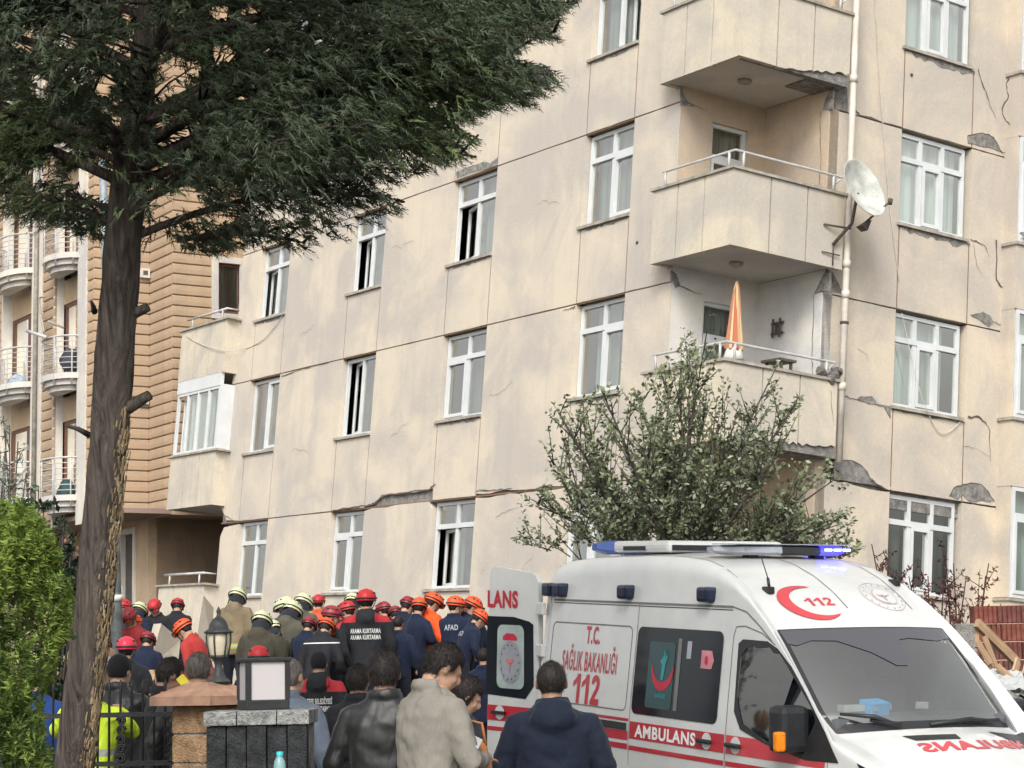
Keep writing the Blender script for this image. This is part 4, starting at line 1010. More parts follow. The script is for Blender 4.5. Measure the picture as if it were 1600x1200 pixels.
# bonnet
def hp(px, py, off=.006): h, n = hit(px, py); return h+n*off
def hpatch(pxs, name, m, parent=am, off=.006): return MB().add([hp(x, y, off) for x, y in pxs], [list(range(len(pxs)))]).build(name, M[m], parent)
for vv_ in (((1409, 1151), (1493, 1148), (1502, 1155), (1432, 1158)), ((1543, 1144), (1596, 1143), (1590+40, 1143), (1630, 1152), (1566, 1152))):
    q_ = []
    for a_ in vv_:
        h_, n_ = hit(*a_)
        if h_ is None: h_ = AMB.loc(a_[0], a_[1], 2, 1.28)
        q_.append((h_.x+.2*(h_.y/wtop(-.7))**2, h_.y))
    skin(q_, lambda u, v, o: top_pt(u, v, o), 'bonnet_vent', 'vblack', body, .006, .08)
xt = -.42; yt = hit(1455, 1175)[0]; print('bonnet hit', yt, hit(1600, 1165)[0], hit(1230, 872), hit(1325, 950), hit(1320, 873), hit(1425, 948), hit(1266, 940), hit(1380, 932))
decal_text('AMBULANS', lambda u, v, o: top_pt(-(v), u, o), .02, .38, .14, 1.28, 'lettering', 'vred2', mirror=False, bold=.03) if False else None
# mirrored word on the bonnet
vv, ff, w_ = text_mesh('AMBULANS', .13, 1, .04); k_ = 1.26/w_
yc = yt.y+.63-.04; xc_ = yt.x
skin(([(xc_-y+.05, -x*k_+yc) for x, y in vv], ff), lambda u, v, o: top_pt(u, v, o), 'lettering', 'vred2', body, .006, .15)
# arc-length map of the forehead
ARX = [-1.74-.01*i for i in range(260)]; ARC = [0.]
for i in range(1, 260): ARC.append(ARC[-1]+math.hypot(.01, ztop(ARX[i])-ztop(ARX[i-1])))
def fore(s, y, off):   # s metres up the forehead from the windscreen top
    return top_pt(float(np.interp(s, ARC, ARX)), y, off)
def s_of(px, py):
    h, n = hit(px, py); w = wtop(h.x); xg = h.x
    for _ in range(4): xg = h.x+bow(xg)*(h.y/wtop(xg))**2
    acc = 0; x = -1.74
    while x > xg: x2 = x-.02; acc += math.hypot(.02, ztop(x2)-ztop(x)); x = x2
    return acc, h.y
sc_, yc_ = s_of(1266, 942); print('crescent', sc_, yc_)
F_ = lambda u, v, o: fore(v, u, o)
q = []
n = 40
for i in range(n):
    def pr(t):
        a = math.radians(62)+math.radians(255)*t; R1 = .255; o_ = (yc_+R1*1.02*math.cos(a), sc_+R1*math.sin(a)); c2 = (yc_+.055, sc_+.012); d = Vector((math.cos(a), math.sin(a)))
        th = .105*math.sin(PI*t)**.75; i_ = (yc_+(R1-th)*1.02*math.cos(a), sc_+(R1-th)*math.sin(a)); return o_, i_
    (o0, i0), (o1, i1) = pr(i/n), pr((i+1)/n); q.append([o0, o1, i1, i0])
skin(q, F_, 'crescent_emblem', 'vred2', am, .009, .12)
decal_text('112', F_, yc_+.085, sc_-.055, .115, .25, 'lettering', 'vred2', bold=.045)
se, ye = s_of(1380, 932)
def ring(r0, r1, m, n=48, nm='emblem_ring', a0=0, a1=2*PI):
    skin([[(ye+r*math.cos(a), se+r*math.sin(a)) for r, a in ((r0, a0+(a1-a0)*i/n), (r1, a0+(a1-a0)*i/n), (r1, a0+(a1-a0)*(i+1)/n), (r0, a0+(a1-a0)*(i+1)/n))] for i in range(n)], F_, nm, m, am, .005, .3)
ring(.218, .225, 'pinkline'); ring(.135, .139, 'pinkline'); ring(.165, .168, 'greyprint', 30, 'emblem_ring', .2, 3.0)
ring(.10, .118, 'pinkline', 24, 'emblem_crescent', 2.0, 4.9)
for i in range(16):
    a = 2*PI*i/16; c_ = (ye+.19*math.cos(a), se+.19*math.sin(a)); skin([(c_[0]+.013*(1 if k % 2 == 0 else .45)*math.cos(k*PI/5), c_[1]+.013*(1 if k % 2 == 0 else .45)*math.sin(k*PI/5)) for k in range(10)], F_, 'emblem_star', 'greyprint', am, .006, .3)
skin([(ye-.09, se+.02), (ye-.01, se+.0), (ye-.01, se-.02)], F_, 'emblem_wing', 'salmon', am, .006, .3); skin([(ye+.09, se+.02), (ye+.01, se-.02), (ye+.01, se+.0)], F_, 'emblem_wing', 'salmon', am, .006, .3)
skin([(ye-.012, se+.02), (ye+.012, se+.02), (ye+.004, se-.08), (ye-.004, se-.08)], F_, 'emblem_staff', 'greyprint', am, .006, .3)
decal_text('T.C. SAĞLIK BAKANLIĞI', F_, ye, se-.125, .022, .2, 'small_print', 'greyprint', bold=.0)
# roof ribs seams
for (pa, pb) in (((1230, 872), (1325, 951)), ((1322, 874), (1425, 952))):
    h_ = hit(*pb)[0]
    if h_ is None: continue
    y_ = h_.y; sb_, _ = s_of(*pb); topstrip([(x, y_) for x in np.linspace(-3.2, -1.74-max(.05, sb_*.8), 16)], .012, 'seam', 'roof_seam', .003, body)
for s in (-1, 1): topstrip([(x, s*(wtop(x)+.01)) for x in np.linspace(-5.5, -1.78, 40)], .014, 'seam', 'roof_seam', .001, body)
# antennas
for (px, py, tx, ty) in ((1202, 926, 1190, 872), (1399, 914, 1383, 878)):
    h, _ = hit(px, py)
    if h is None: h = AMB.loc(px, py, 1, .62)
    t_ = AMB.loc(tx, ty, 1, h.y-.02); MB().bbox(h.x-.07, h.x+.04, h.y-.03, h.y+.03, h.z-.01, h.z+.05, .012).tube([h+Vector((0, 0, .04)), h+Vector((-.02, 0, .12))], .014, 6).tube([h+Vector((-.02, 0, .12)), t_], .005, 5).build('antenna', M['vblack'], am)
# light bars and roof unit
def bar(xc, y0, y1, z0, parts, name, hgt=.088, dp=.15):
    ms = []; o = None
    for (a, b, m) in parts:
        ya, yb_ = y0+(y1-y0)*a, y0+(y1-y0)*b; n = 8; vs = []; 
        prof = [(-1, .25), (-.8, 0), (.8, 0), (1, .25), (.95, .8), (.7, 1), (-.7, 1), (-.95, .8)]
        for i in range(n+1):
            y = ya+(yb_-ya)*i/n; t = (y-y0)/(y1-y0); k = min(1, (.35+4.5*min(t, 1-t))); kz = min(1, .45+5*min(t, 1-t))
            vs += [(xc+px*dp*k-.10*abs(2*t-1)**2, y, z0+hgt*(1-kz)*.0+pz*hgt*kz+(1-kz)*hgt*.55) for px, pz in prof]
        fs = [(i*8+k, i*8+(k+1) % 8, (i+1)*8+(k+1) % 8, (i+1)*8+k) for i in range(n) for k in range(8)]+[list(range(8)), list(range(n*8+7, n*8-1, -1))]
        mb = MB().add(vs, fs, 0, False)
        if o is None: o = mb.build(name, M[m], am)
        else: mb.build('lens', M[m], o)
    MB().box(xc-.05, xc+.05, y0+.3, y0+.4, z0-.08, z0).box(xc-.05, xc+.05, y1-.4, y1-.3, z0-.08, z0).build('bar_foot', M['vblack'], o)
    return o
yl, yr = AMB.loc(1124, 858, 0, -3.0).y, AMB.loc(1331, 858, 0, -3.0).y; zb_ = AMB.loc(1230, 866, 0, -3.0).z
lb = bar(-3.05, yl, yr, zb_-.01, ((.0, .42, 'greylens'), (.42, .72, 'vblack'), (.72, 1.0, 'beacon')), 'light_bar')
for a in (.76, .83, .9): y = yl+(yr-yl)*a; MB().box(-2.895, -2.88, y-.035, y+.035, zb_+.03, zb_+.05).build('beacon_led', M['core'], lb)
MB().box(-3.2, -2.9, yl+.05, yr-.05, zb_+.080, zb_+.088).build('bar_cover', M['greylens'], lb)
yl2, yr2 = AMB.loc(925, 868, 0, -5.35).y, AMB.loc(1000, 868, 0, -5.35).y
bar(-5.2, yl2, yl2+1.15, ztop(-5.2)+.0, ((0, 1, 'bluelens'),), 'light_bar', .13)
ua, ub = AMB.loc(996, 865, 0, -4.7).y, AMB.loc(1130, 860, 0, -4.2).y
ac = MB().bbox(-4.9, -3.9, -.62, .62, 2.69, 2.80, .04).build('roof_unit', M['vpaint'], am)
MB().box(-3.899, -3.88, -.58, -.1, 2.71, 2.76).box(-3.899, -3.88, .1, .5, 2.71, 2.76).build('vent_slot', M['vblack'], ac); MB().box(-4.7, -4.3, -.625, -.615, 2.71, 2.75).build('vent_slot', M['vblack'], ac)
# door mirror
def mirror(s):
    ma = (lambda v: v)(AMB.loc(1231, 1139, 0, -1.33)); yc2 = ma.y if s < 0 else -ma.y
    mr = MB().bbox(-1.42, -1.22, yc2-.135, yc2+.135, ma.z-.18, ma.z+.18, .055).tube([(-1.32, yc2-.05*s, ma.z-.1), (-1.3, s*.93, ma.z-.12)], .035, 8).build('door_mirror', M['vblack'], am)
    MB().bbox(-1.27, -1.205, yc2+s*.14-.045, yc2+s*.14+.04, ma.z-.16, ma.z-.01, .02).build('indicator', M['amber'], mr)
mirror(-1); mirror(1)
# wipers
for a, b in (((1311, 1119), (1404, 1139)), ((1452, 1136), (1552, 1131))):
    try:
        p, q2 = hp(*a, .03), hp(*b, .04); pm = p.lerp(q2, .55)+Vector((.03, 0, .03)); MB().tube([p, pm, q2], [.012, .02, .012], 6).tube([p.lerp(q2, .5), p.lerp(q2, 1.0)+Vector((.02, 0, .01))], .018, 6).build('wiper', M['vblack'], am)
    except Exception as e: print(e)
# headlamps, grille, bumper, wheels
for s in (-1, 1):
    hl = []
    pts = [(-.62, 1.13), (-.42, 1.075), (-.25, 1.02), (-.06, .94), (-.05, .80), (-.25, .84), (-.45, .93)]
    vs = [Vector((x, s*(wz(z)*plan(x)+.006), z)) for x, z in pts]
    o = MB().add(vs, [list(range(7))]).build('headlight', M['vglass'], am)
    MB().ell((-.3, s*(wz(.98)*plan(-.3)), .96), (.10, .02, .05)).build('lamp_bowl', M['chrome'], o)
MB().bbox(-.15, .06, -.92, .92, .3, .62, .06).build('bumper', M['vblack'], am)
MB().box(-.02, .02, -.55, .55, .66, .84).build('grille', M['vblack'], am)
for x in (-1.0, -4.75):
    for s in (-1, 1):
        R_ = Matrix.Translation((x, s*.88, .345)) @ Matrix.Rotation(PI/2, 4, 'X')
        o = MB().lathe([(.2, -.11), (.30, -.115), (.345, -.08), (.345, .08), (.30, .115), (.2, .11)], seg=28, M=R_).build('wheel', M['tyre'], am); MB().lathe([(0, -.06), (.1, -.07), (.2, -.1), (.21, .1), (.1, .07), (0, .06)], seg=20, M=R_).build('rim', M['rim'], o)
        MB().lathe([(.36, -.13), (.43, -.135), (.43, -.12)], seg=28, M=Matrix.Translation((x, s*.905, .345)) @ Matrix.Rotation(PI/2, 4, 'X')).build('wheel_arch', M['vblack'], am)
# open rear door
ang = math.radians(14); DH = Matrix.Translation((-5.73, -.915, 0)) @ Matrix.Rotation(ang, 4, 'Z')
def dpt(u, z, off=0): return DH @ Vector((-u, -.02-off-.0*u, z))
def dside(u, z, off=0): return DH @ Vector((-(.82-u), -.03-off, z))     # u from the free edge towards the hinge
def taper(u, z): return (.41+(u-.41)*(1-.07*sstep(1.4, 2.5, z)), z)
dpoly = [taper(*p) for p in [(.02, .5), (.80, .5), (.80, 2.40), (.76, 2.46), (.70, 2.49), (.10, 2.55), (.04, 2.53), (.02, 2.47)]]
vs = [DH @ Vector((-(.82-u), y_, z)) for y_ in (-.03, .03) for u, z in dpoly]; n = len(dpoly)
rd = MB().add(vs, [list(range(n)), list(range(2*n-1, n-1, -1))]+[(i, (i+1) % n, n+(i+1) % n, n+i) for i in range(n)]).build('rear_door', M['vpaint'], am)
RD[0] = rd
def dsk(poly, nm, m, off, parent=rd, step=.5): return skin([taper(*p) for p in poly], lambda u, v, o: dside(u, v, o), nm, m, parent, off, step)
dsk([(.0, 2.06), (.42, 2.06), (.66, 2.02), (.72, 1.99), (.72, 1.40), (.60, 1.27), (.0, 1.29)], 'door_glass_surround', 'vglass', .004)
dg = dsk(rrect(.17, .58, 1.36, 1.98, .07), 'door_glass', 'frost', .008)
ce, cf = .375, 1.62
def dring(r0, r1, m, a0=0, a1=2*PI, n=30, nm='emblem_ring', sz=1.25): skin([[(ce+r*math.cos(a), cf+sz*r*math.sin(a)) for r, a in ((r0, a0+(a1-a0)*i/n), (r1, a0+(a1-a0)*i/n), (r1, a0+(a1-a0)*(i+1)/n), (r0, a0+(a1-a0)*(i+1)/n))] for i in range(n)], lambda u, v, o: dside(u, v, o), nm, m, rd, .012, .5)
dring(.0, .165, 'greylens', nm='emblem_disc', n=24); dring(.160, .167, 'pinkline', nm='emblem_ring'); 
for i in range(14): a = 2*PI*i/14; dsk([(ce+.135*math.cos(a)-.009, cf+1.25*.135*math.sin(a)-.009), (ce+.135*math.cos(a)+.009, cf+1.25*.135*math.sin(a)-.009), (ce+.135*math.cos(a), cf+1.25*.135*math.sin(a)+.012)], 'emblem_star', 'vblack', .018)
dsk([(ce-.06, cf+.03), (ce+.06, cf+.03), (ce+.045, cf-.005), (ce-.045, cf-.005)], 'emblem_wing', 'salmon', .018); dsk([(ce-.012, cf-.005), (ce+.012, cf-.005), (ce+.005, cf-.10), (ce-.005, cf-.10)], 'emblem_staff', 'salmon', .018)
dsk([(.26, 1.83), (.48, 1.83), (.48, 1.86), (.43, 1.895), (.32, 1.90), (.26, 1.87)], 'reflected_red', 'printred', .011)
vv, ff, w_ = text_mesh('LANS', .155, 1, .04); k_ = .46/w_
skin(([(x*k_+.25, y+2.155) for x, y in vv], ff), lambda u, v, o: dside(u, v, o), 'lettering', 'vred', rd, .006, .5)
dsk([(.025, 1.04), (.775, 1.04), (.775, 1.19), (.025, 1.19)], 'stripe', 'vred', .005); dsk([(.025, .94), (.775, .94), (.775, .98), (.025, .98)], 'stripe', 'vred', .005)
o = dsk([(.22+.07*math.cos(a), 1.12+.07*math.sin(a)) for a in np.linspace(0, 2*PI, 18)[:-1]], 'handle_recess', 'vpaint', .009); hb = MB(); 
hv = [dside(.12+a, 1.105+b, c) for c in (.012, .04) for b in (0, .03) for a in (0, .2)]; hb.add(hv, [(0,2,3,1),(4,5,7,6),(0,1,5,4),(2,6,7,3),(1,3,7,5),(0,4,6,2)]).build('door_handle', M['vblack'], o)
for z in (2.15, 1.75, .9): q = DH @ Vector((-.01, -.05, z)); MB().bbox(q.x-.03, q.x+.09, q.y-.02, q.y+.03, z-.06, z+.06, .012).build('hinge', M['vpaint'], am)
# ------------------------------------------------------------------ trees and shrubs
def leafmat(name, c0, c1, rough=.6, scale=1.5):
    g = NG(name); n = g.noise(scale, 3, .6); g.set(g.ramp(n, [(.3, c0), (.7, c1)]), rough, 0, .25)
    g.b.inputs['Subsurface Weight'].default_value = 0; return g.mat
def barkmat(name, a, b, s=(9, 9, 1.2)):
    g = NG(name); n = g.noise(2.2, 6, .7, vec=g.mapping(s), dist=1.0); g.set(g.ramp(n, [(.32, a), (.66, b)]), .95, 0, .1); g.bump(n, 1.0, .05); return g.mat
M['bark'] = barkmat('conifer_bark', (.042, .035, .030), (.18, .15, .127)); M['bark_pale'] = barkmat('exposed_inner_bark', (.12, .085, .05), (.62, .47, .28), (12, 12, 1.4))
M['twig'] = barkmat('twig_bark', (.09, .08, .065), (.20, .175, .15), (20, 20, 4))
M['needle'] = leafmat('dark_conifer_needles', (.044, .060, .040), (.095, .122, .064), .75, .9)
M['needle2'] = leafmat('light_conifer_needles', (.06, .095, .04), (.13, .17, .07), .7, 1.2)
M['thuja'] = leafmat('bright_thuja', (.09, .15, .025), (.24, .31, .06), .7, 1.6); M['thuja2'] = leafmat('deep_thuja', (.03, .055, .012), (.07, .11, .02), .7, 2)
M['leaf'] = leafmat('tree_leaf', (.10, .125, .07), (.22, .25, .13), .55, 1.2); M['leaf2'] = leafmat('pale_leaf_underside', (.24, .27, .18), (.34, .37, .26), .5, 1)
M['olive'] = leafmat('olive_leaf', (.18, .21, .16), (.34, .38, .30), .6, 2); M['darkleaf'] = leafmat('dark_shrub_leaf', (.012, .025, .014), (.035, .06, .03), .5, 2)
M['redleaf'] = leafmat('red_shrub_leaf', (.07, .022, .02), (.15, .06, .05), .6, 2)
CROWN = [(-900, -2500), (-900, 335), (0, 335), (20, 352), (60, 365), (85, 350), (110, 362), (140, 372), (165, 378), (222, 392), (240, 368), (262, 366), (280, 385), (300, 394), (345, 398), (375, 385), (400, 380), (450, 388), (490, 399), (505, 378), (535, 376), (560, 365), (585, 350), (600, 345), (620, 340), (640, 322), (630, 305), (600, 293), (640, 280), (662, 268), (700, 258), (748, 247), (735, 230), (765, 213), (715, 200), (745, 185), (780, 165), (820, 162), (850, 166), (845, 150), (892, 124), (868, 105), (842, 98), (800, 88), (830, 62), (884, 60), (870, 40), (890, 20), (908, -5), (960, -200), (900, -700), (600, -1800), (300, -2500)]
HOLES = [(225, 60, 10, 16), (320, 140, 12, 8), (160, 130, 9, 12), (90, 230, 14, 8), (40, 60, 12, 8), (380, 150, 8, 6), (470, 30, 8, 6), (560, 330, 14, 5), (440, 330, 12, 5), (350, 340, 14, 6), (60, 130, 8, 12), (590, 120, 6, 4), (275, 210, 22, 14), (285, 105, 20, 10), (350, 85, 14, 10), (400, 20, 12, 8), (180, 210, 9, 20), (140, 275, 22, 12), (250, 262, 22, 8), (275, 315, 26, 10), (60, 272, 16, 7), (12, 165, 10, 9), (105, 60, 10, 12), (205, 12, 18, 10), (265, 135, 16, 8), (190, 75, 16, 10), (345, 18, 12, 9), (500, 60, 6, 5), (495, 145, 7, 4), (430, 75, 10, 8), (685, 160, 10, 4), (125, 190, 7, 8), (160, 300, 14, 7), (300, 300, 10, 6), (240, 180, 8, 10)]
Rn = np.array(_R); Un = np.array(_U); Fn = np.array(_F); Cn = np.array(CAM)
def np_proj(P):
    d = P-Cn; w = d@Fn; return 800+FPX*(d@Rn)/w, 600-FPX*(d@Un)/w, w
def np_inpoly(x, y, poly):
    c = np.zeros(len(x), bool); n = len(poly)
    for i in range(n):
        x1, y1 = poly[i]; x2, y2 = poly[(i+1) % n]
        m = ((y1 > y) != (y2 > y)); xi = (x2-x1)*(y-y1)/((y2-y1) if y2 != y1 else 1e-9)+x1; c ^= m & (x < xi)
    return c
TRD = 12.5
tb0, tb1, tb2, tb3 = at(116, 1200, TRD), at(170, 700, TRD), at(197, 330, TRD), at(236, 0, TRD)
tp = [Vector((tb0.x-.06, TRD, -.1)), at(100, 1330, TRD), tb0, at(146, 950, TRD), tb1, at(182, 520, TRD), tb2, at(215, 170, TRD), tb3]
d_ = (tb3-tb2).normalized(); tp += [tb3+d_*1.2, tb3+d_*2.6, tb3+d_*4.2]
tr_ = [.19, .14, .122, .117, .115, .118, .11, .092, .075, .06, .045, .02]
ct = empty('conifer_tree', loc=(0, 0, 0), label='big dark conifer with a leaning trunk, its crown filling the upper left', cat='tree')
def trunk_mesh(pts, rad, seg, rough):
    P = []; Rr = []
    for i in range(len(pts)-1):
        for k in range(10): t = k/10; P.append(pts[i].lerp(pts[i+1], t)); Rr.append(rad[i]*(1-t)+rad[i+1]*t)
    P.append(pts[-1]); Rr.append(rad[-1]); mb = MB(); mb.tube(P, Rr, seg)
    V = []
    for v in mb.v:
        v = Vector(v); n = noise.noise(Vector((v.x*14, v.y*14, v.z*2.2)))+.5*noise.noise(Vector((v.x*40, v.y*40, v.z*9)))
        i = min(range(len(P)), key=lambda k: abs(P[k].z-v.z)); c = P[i]; V.append(v+(v-c).normalized()*n*rough)
    mb.v = [tuple(v) for v in V]; return mb
trunk_mesh(tp, tr_, 22, .014).build('trunk', M['bark'], ct)
# strip of torn pale bark down the right side
sb = MB(); prev = None
for i in range(620):
    t = random.random()**.8; py = 640+560*t; px_c = {0: 0}
    cpx = np.interp(py, [640, 700, 800, 950, 1100, 1200], [178+8, 176, 165, 155, 140, 134])
    rr_ = np.interp(py, [640, 1200], [1.0, .9])
    c0 = at(np.interp(py, [520, 700, 950, 1200], [182, 170, 146, 116]), py, TRD)
    a = math.radians(random.gauss(-34, 15)); r_ = .119
    L = random.uniform(.015, .07); w = random.uniform(.0015, .006)
    n_ = Vector((math.cos(a), math.sin(a), 0)); s_ = Vector((-n_.y, n_.x, 0)); p = c0+n_*(r_+random.uniform(-.002, .01)); up = Vector((.06, 0, 1))
    sb.add([p-s_*w-up*L/2, p+s_*w-up*L/2, p+s_*w*.6+up*L/2+n_*.008, p-s_*w*.6+up*L/2], [(0, 1, 2, 3)])
sb.build('torn_bark', M['bark_pale'], ct, kind='stuff')
for (a_, b_, r0) in (((200, 492), (231, 480), .035), ((195, 640), (234, 617), .04)):
    p, q = at(a_[0]-18, a_[1]+10, TRD), at(b_[0], b_[1], TRD-.05); trunk_mesh([p, q], [r0*1.2, r0*.8], 10, .006).build('branch_stub', M['bark'], ct)
for (a_, b_) in (((140, 680), (103, 665)), ((148, 488), (143, 472))): 
    p, q = at(*a_, TRD), at(*b_, TRD-.1); MB().tube([p, p.lerp(q, .5)+Vector((0, 0, .01)), q], [.02, .015, .01], 6).build('branch_stub', M['bark'], ct)
# limbs: (attach pixel y on the trunk, tip)
limbs = []
def trunk_at(z):
    for i in range(len(tp)-1):
        if tp[i].z <= z <= tp[i+1].z: return tp[i].lerp(tp[i+1], (z-tp[i].z)/(tp[i+1].z-tp[i].z))
    return tp[-1]
def limb_pts(p0, p3, sag=.1, n=10, rise=.25):
    L = (p3-p0).length; out = []
    for i in range(n+1):
        t = i/n; p = p0.lerp(p3, t); p = p+Vector((0, 0, rise*L*math.sin(PI*t)*.35 - 0)); out.append(p)
    return out
tips = [(640, 315, 0, 345), (500, 385, .4, 370), (350, 385, .9, 380), (880, 130, 0, 230), (900, 5, .3, 160), (745, 245, -.6, 290), (760, 200, .5, 260), (880, 50, -.5, 170), (840, 165, -.3, 230), (30, 330, .2, 300), (-60, 300, -.4, 330), (120, 355, 1.0, 350), (-150, 200, .3, 230), (-200, 60, 0, 160), (60, 100, -.8, 250), (700, 60, -1.0, 210), (560, 200, -1.2, 280), (420, 240, -1.3, 320)]
for (px, py, dd, ya) in tips:
    z0 = at(200, ya, TRD).z; limbs.append((trunk_at(z0-.12), at(px, py, TRD+dd*1.1)))
for i in range(66):
    az = random.uniform(0, 2*PI); z0 = random.uniform(4.55, 9.2); L = random.uniform(1.9, 3.1)*(1 if z0 < 8 else .8)
    p0 = trunk_at(z0); limbs.append((p0, p0+Vector((math.cos(az)*L, math.sin(az)*L, random.uniform(.1, .9)))))
lm = MB(); sp = []          # spray seeds: position, direction, size
for (p0, p3) in limbs:
    L = (p3-p0).length; pts = limb_pts(p0, p3); r0 = .012+.009*L
    lm.tube(pts, [r0*(1-.8*i/10) for i in range(11)], 7)
    hd = (p3-p0).normalized(); side = hd.cross(Vector((0, 0, 1))).normalized()
    nsub = int(11*L)
    for k in range(nsub):
        t = random.uniform(.16, 1.0); q = p0.lerp(p3, t)+Vector((0, 0, .25*L*math.sin(PI*t)*.35))
        sd = random.choice((-1, 1)); ll = random.uniform(.35, .85)*(1.05-.6*t)*L*.5
        d2 = (hd*random.uniform(.3, 1.1)+side*sd*random.uniform(.2, 1.0)+Vector((0, 0, random.uniform(-.35, .3)))).normalized(); e = q+d2*ll
        lm.tube([q, q.lerp(e, .5)+Vector((0, 0, .03)), e], [.012, .008, .004], 4)
        ns = int(ll*26)+5
        for m_ in range(ns):
            u = random.uniform(.1, 1.05); s_ = q.lerp(e, u)+Vector((random.gauss(0, .07), random.gauss(0, .07), random.gauss(-.02, .07)))
            d3 = (d2*.9+hd*.5+side*random.uniform(-.9, .9)+Vector((0, 0, random.uniform(-.75, .25)))).normalized(); sp.append((*s_, *d3, random.uniform(.08, .165)))
def cull_tubes(mb, poly):
    P = np.array(mb.v); x, y, w = np_proj(P); ok = np_inpoly(x, y, poly) | (y < 0)
    keep = [i for i, f in enumerate(mb.f) if all(ok[j] for j in f)]; mb.f = [mb.f[i] for i in keep]; mb.m = [mb.m[i] for i in keep]; mb.sm = [mb.sm[i] for i in keep]
cull_tubes(lm, CROWN); lm.build('limbs', M['bark'], ct)
sp = np.array(sp)
def tip_ok(sp, poly, holes=(), ext=.9, hp_=.96):
    tip = sp[:, :3]+sp[:, 3:6]*sp[:, 6:7]*ext; x, y, w = np_proj(tip); x0, y0, _ = np_proj(sp[:, :3])
    ok = np_inpoly(x, y, poly) & np_inpoly(x0, y0, poly)
    r = rng.random(len(sp))
    for (hx, hy, a, b) in holes:
        a *= 1.35; b *= 1.35
        xm = (x+x0)/2; ym = (y+y0)/2; inh = ((xm-hx)/(a*1.25))**2+((ym-hy)/(b*1.25))**2 < 1; ok &= ~(inh & (r < hp_))
    return sp[ok]
# the crown is thick: add sprays on hidden twigs through its volume, near limbs
def thicken(sp, n, sd):
    i = rng.integers(0, len(sp), n); q = sp[i].copy(); q[:, :3] += rng.normal(0, sd, (n, 3)); q[:, 3:6] += rng.normal(0, .35, (n, 3)); q[:, 3:6] /= np.linalg.norm(q[:, 3:6], axis=1, keepdims=True); return np.vstack([sp, q])
sp = thicken(sp, 54000, .15); sp = tip_ok(sp, CROWN, HOLES)
print('sprays', len(sp))
def sprays(sp, name, mats, parent, nl=9, droop=.35, wid=.34, lw_=.16, r2=.35, sel=None):
    n = len(sp); P = sp[:, :3]; D = sp[:, 3:6]; S = sp[:, 6:7]
    ref = rng.normal(0, 1, (n, 3)); ref[:, 2] += 1.2
    side = np.cross(D, ref); side /= np.linalg.norm(side, axis=1, keepdims=True)+1e-9
    down = np.array([0, 0, -1.])
    V = []; F = []; 
    tri = []
    for j in range(nl):
        t = (j+.3)/nl; sg = 1 if j % 2 else -1
        base = P+D*S*t+down*(S*droop*t*t); L = S*wid*(1.15-.75*t)*rng.uniform(.7, 1.3, (n, 1))
        dd = (D*.75+side*sg*.75); dd += rng.normal(0, .22, (n, 3)); dd /= np.linalg.norm(dd, axis=1, keepdims=True)
        tip = base+dd*L+down*(L*.25)
        nrm = np.cross(dd, rng.normal(0, 1, (n, 3))); nrm /= np.linalg.norm(nrm, axis=1, keepdims=True)
        w = nrm*(L*lw_)
        tri.append(np.stack([base-w, base+w, tip], 1))
    tip = P+D*S*1.15+down*(S*droop*1.3); w = side*S*.03
    tri.append(np.stack([P-w, P+w, tip], 1))
    T = np.concatenate(tri, 0).reshape(-1, 3); F = np.arange(len(T)).reshape(-1, 3)
    big = (np.sin(P[:, 0]*2.1+P[:, 2]*1.7)+np.sin(P[:, 1]*1.6-P[:, 2]*2.3)+rng.normal(0, .5, n)) > (1.25 if sel is None else sel)
    mi = np.tile(big.astype(int), nl+1)
    return np_mesh(name, T, F, mats, parent, False, mi)
sprays(sp, 'crown', [M['needle'], M['needle2']], ct, 13, wid=.36, lw_=.12)

# bright thuja at the lower left
THU = [(-400, 1500), (-400, 760), (-20, 782), (22, 790), (50, 800), (80, 838), (88, 868), (108, 878), (104, 905), (110, 950), (104, 990), (88, 1010), (78, 1060), (64, 1110), (72, 1160), (80, 1210), (90, 1500)]
th = empty('thuja_shrub', loc=(-2.6, 10.2, 0), label='bright green thuja shrub in the lower left corner beside the trunk', cat='shrub')
q = []
for k in range(230):
    z0 = random.uniform(.0, 2.25); a = random.uniform(0, 2*PI); Rm = .72*(1-max(0, (z0-1.0)/1.75)**1.5) if z0 > 1.0 else .72; r0 = Rm*random.uniform(.75, 1.05)
    cx_, cy_ = r0*math.cos(a)-.15, r0*math.sin(a); h_ = random.uniform(.26, .5); w_ = random.uniform(.05, .10)
    for j in range(110):
        t = random.random()**.8; rr_ = w_*(1-t)**.6*math.sqrt(random.random()); b_ = random.uniform(0, 2*PI)
        q.append((cx_+rr_*math.cos(b_)+.10*t*math.cos(a), cy_+rr_*math.sin(b_)+.10*t*math.sin(a), z0+h_*t, .6*math.cos(b_)+.3*math.cos(a)+random.gauss(0, .3), .6*math.sin(b_)+.3*math.sin(a)+random.gauss(0, .3), .9, random.uniform(.035, .075)))
q = np.array(q); q[:, 3:6] /= np.linalg.norm(q[:, 3:6], axis=1, keepdims=True); qw = q.copy(); qw[:, :3] += np.array((-2.6, 10.2, 0)); tipw = qw[:, :3]+qw[:, 3:6]*qw[:, 6:7]; x, y, _ = np_proj(tipw); q = q[np_inpoly(x-7*(rng.random(len(x)) < .5), y+14*rng.random(len(x)), THU)]
sprays(q, 'foliage', [M['thuja'], M['thuja2']], th, 9, droop=-.1, wid=.6, lw_=.19, sel=.55)
MB().tube([(-.15, 0, 0), (-.15, 0, 1.9)], [.06, .02], 7).build('trunk', M['bark'], th)
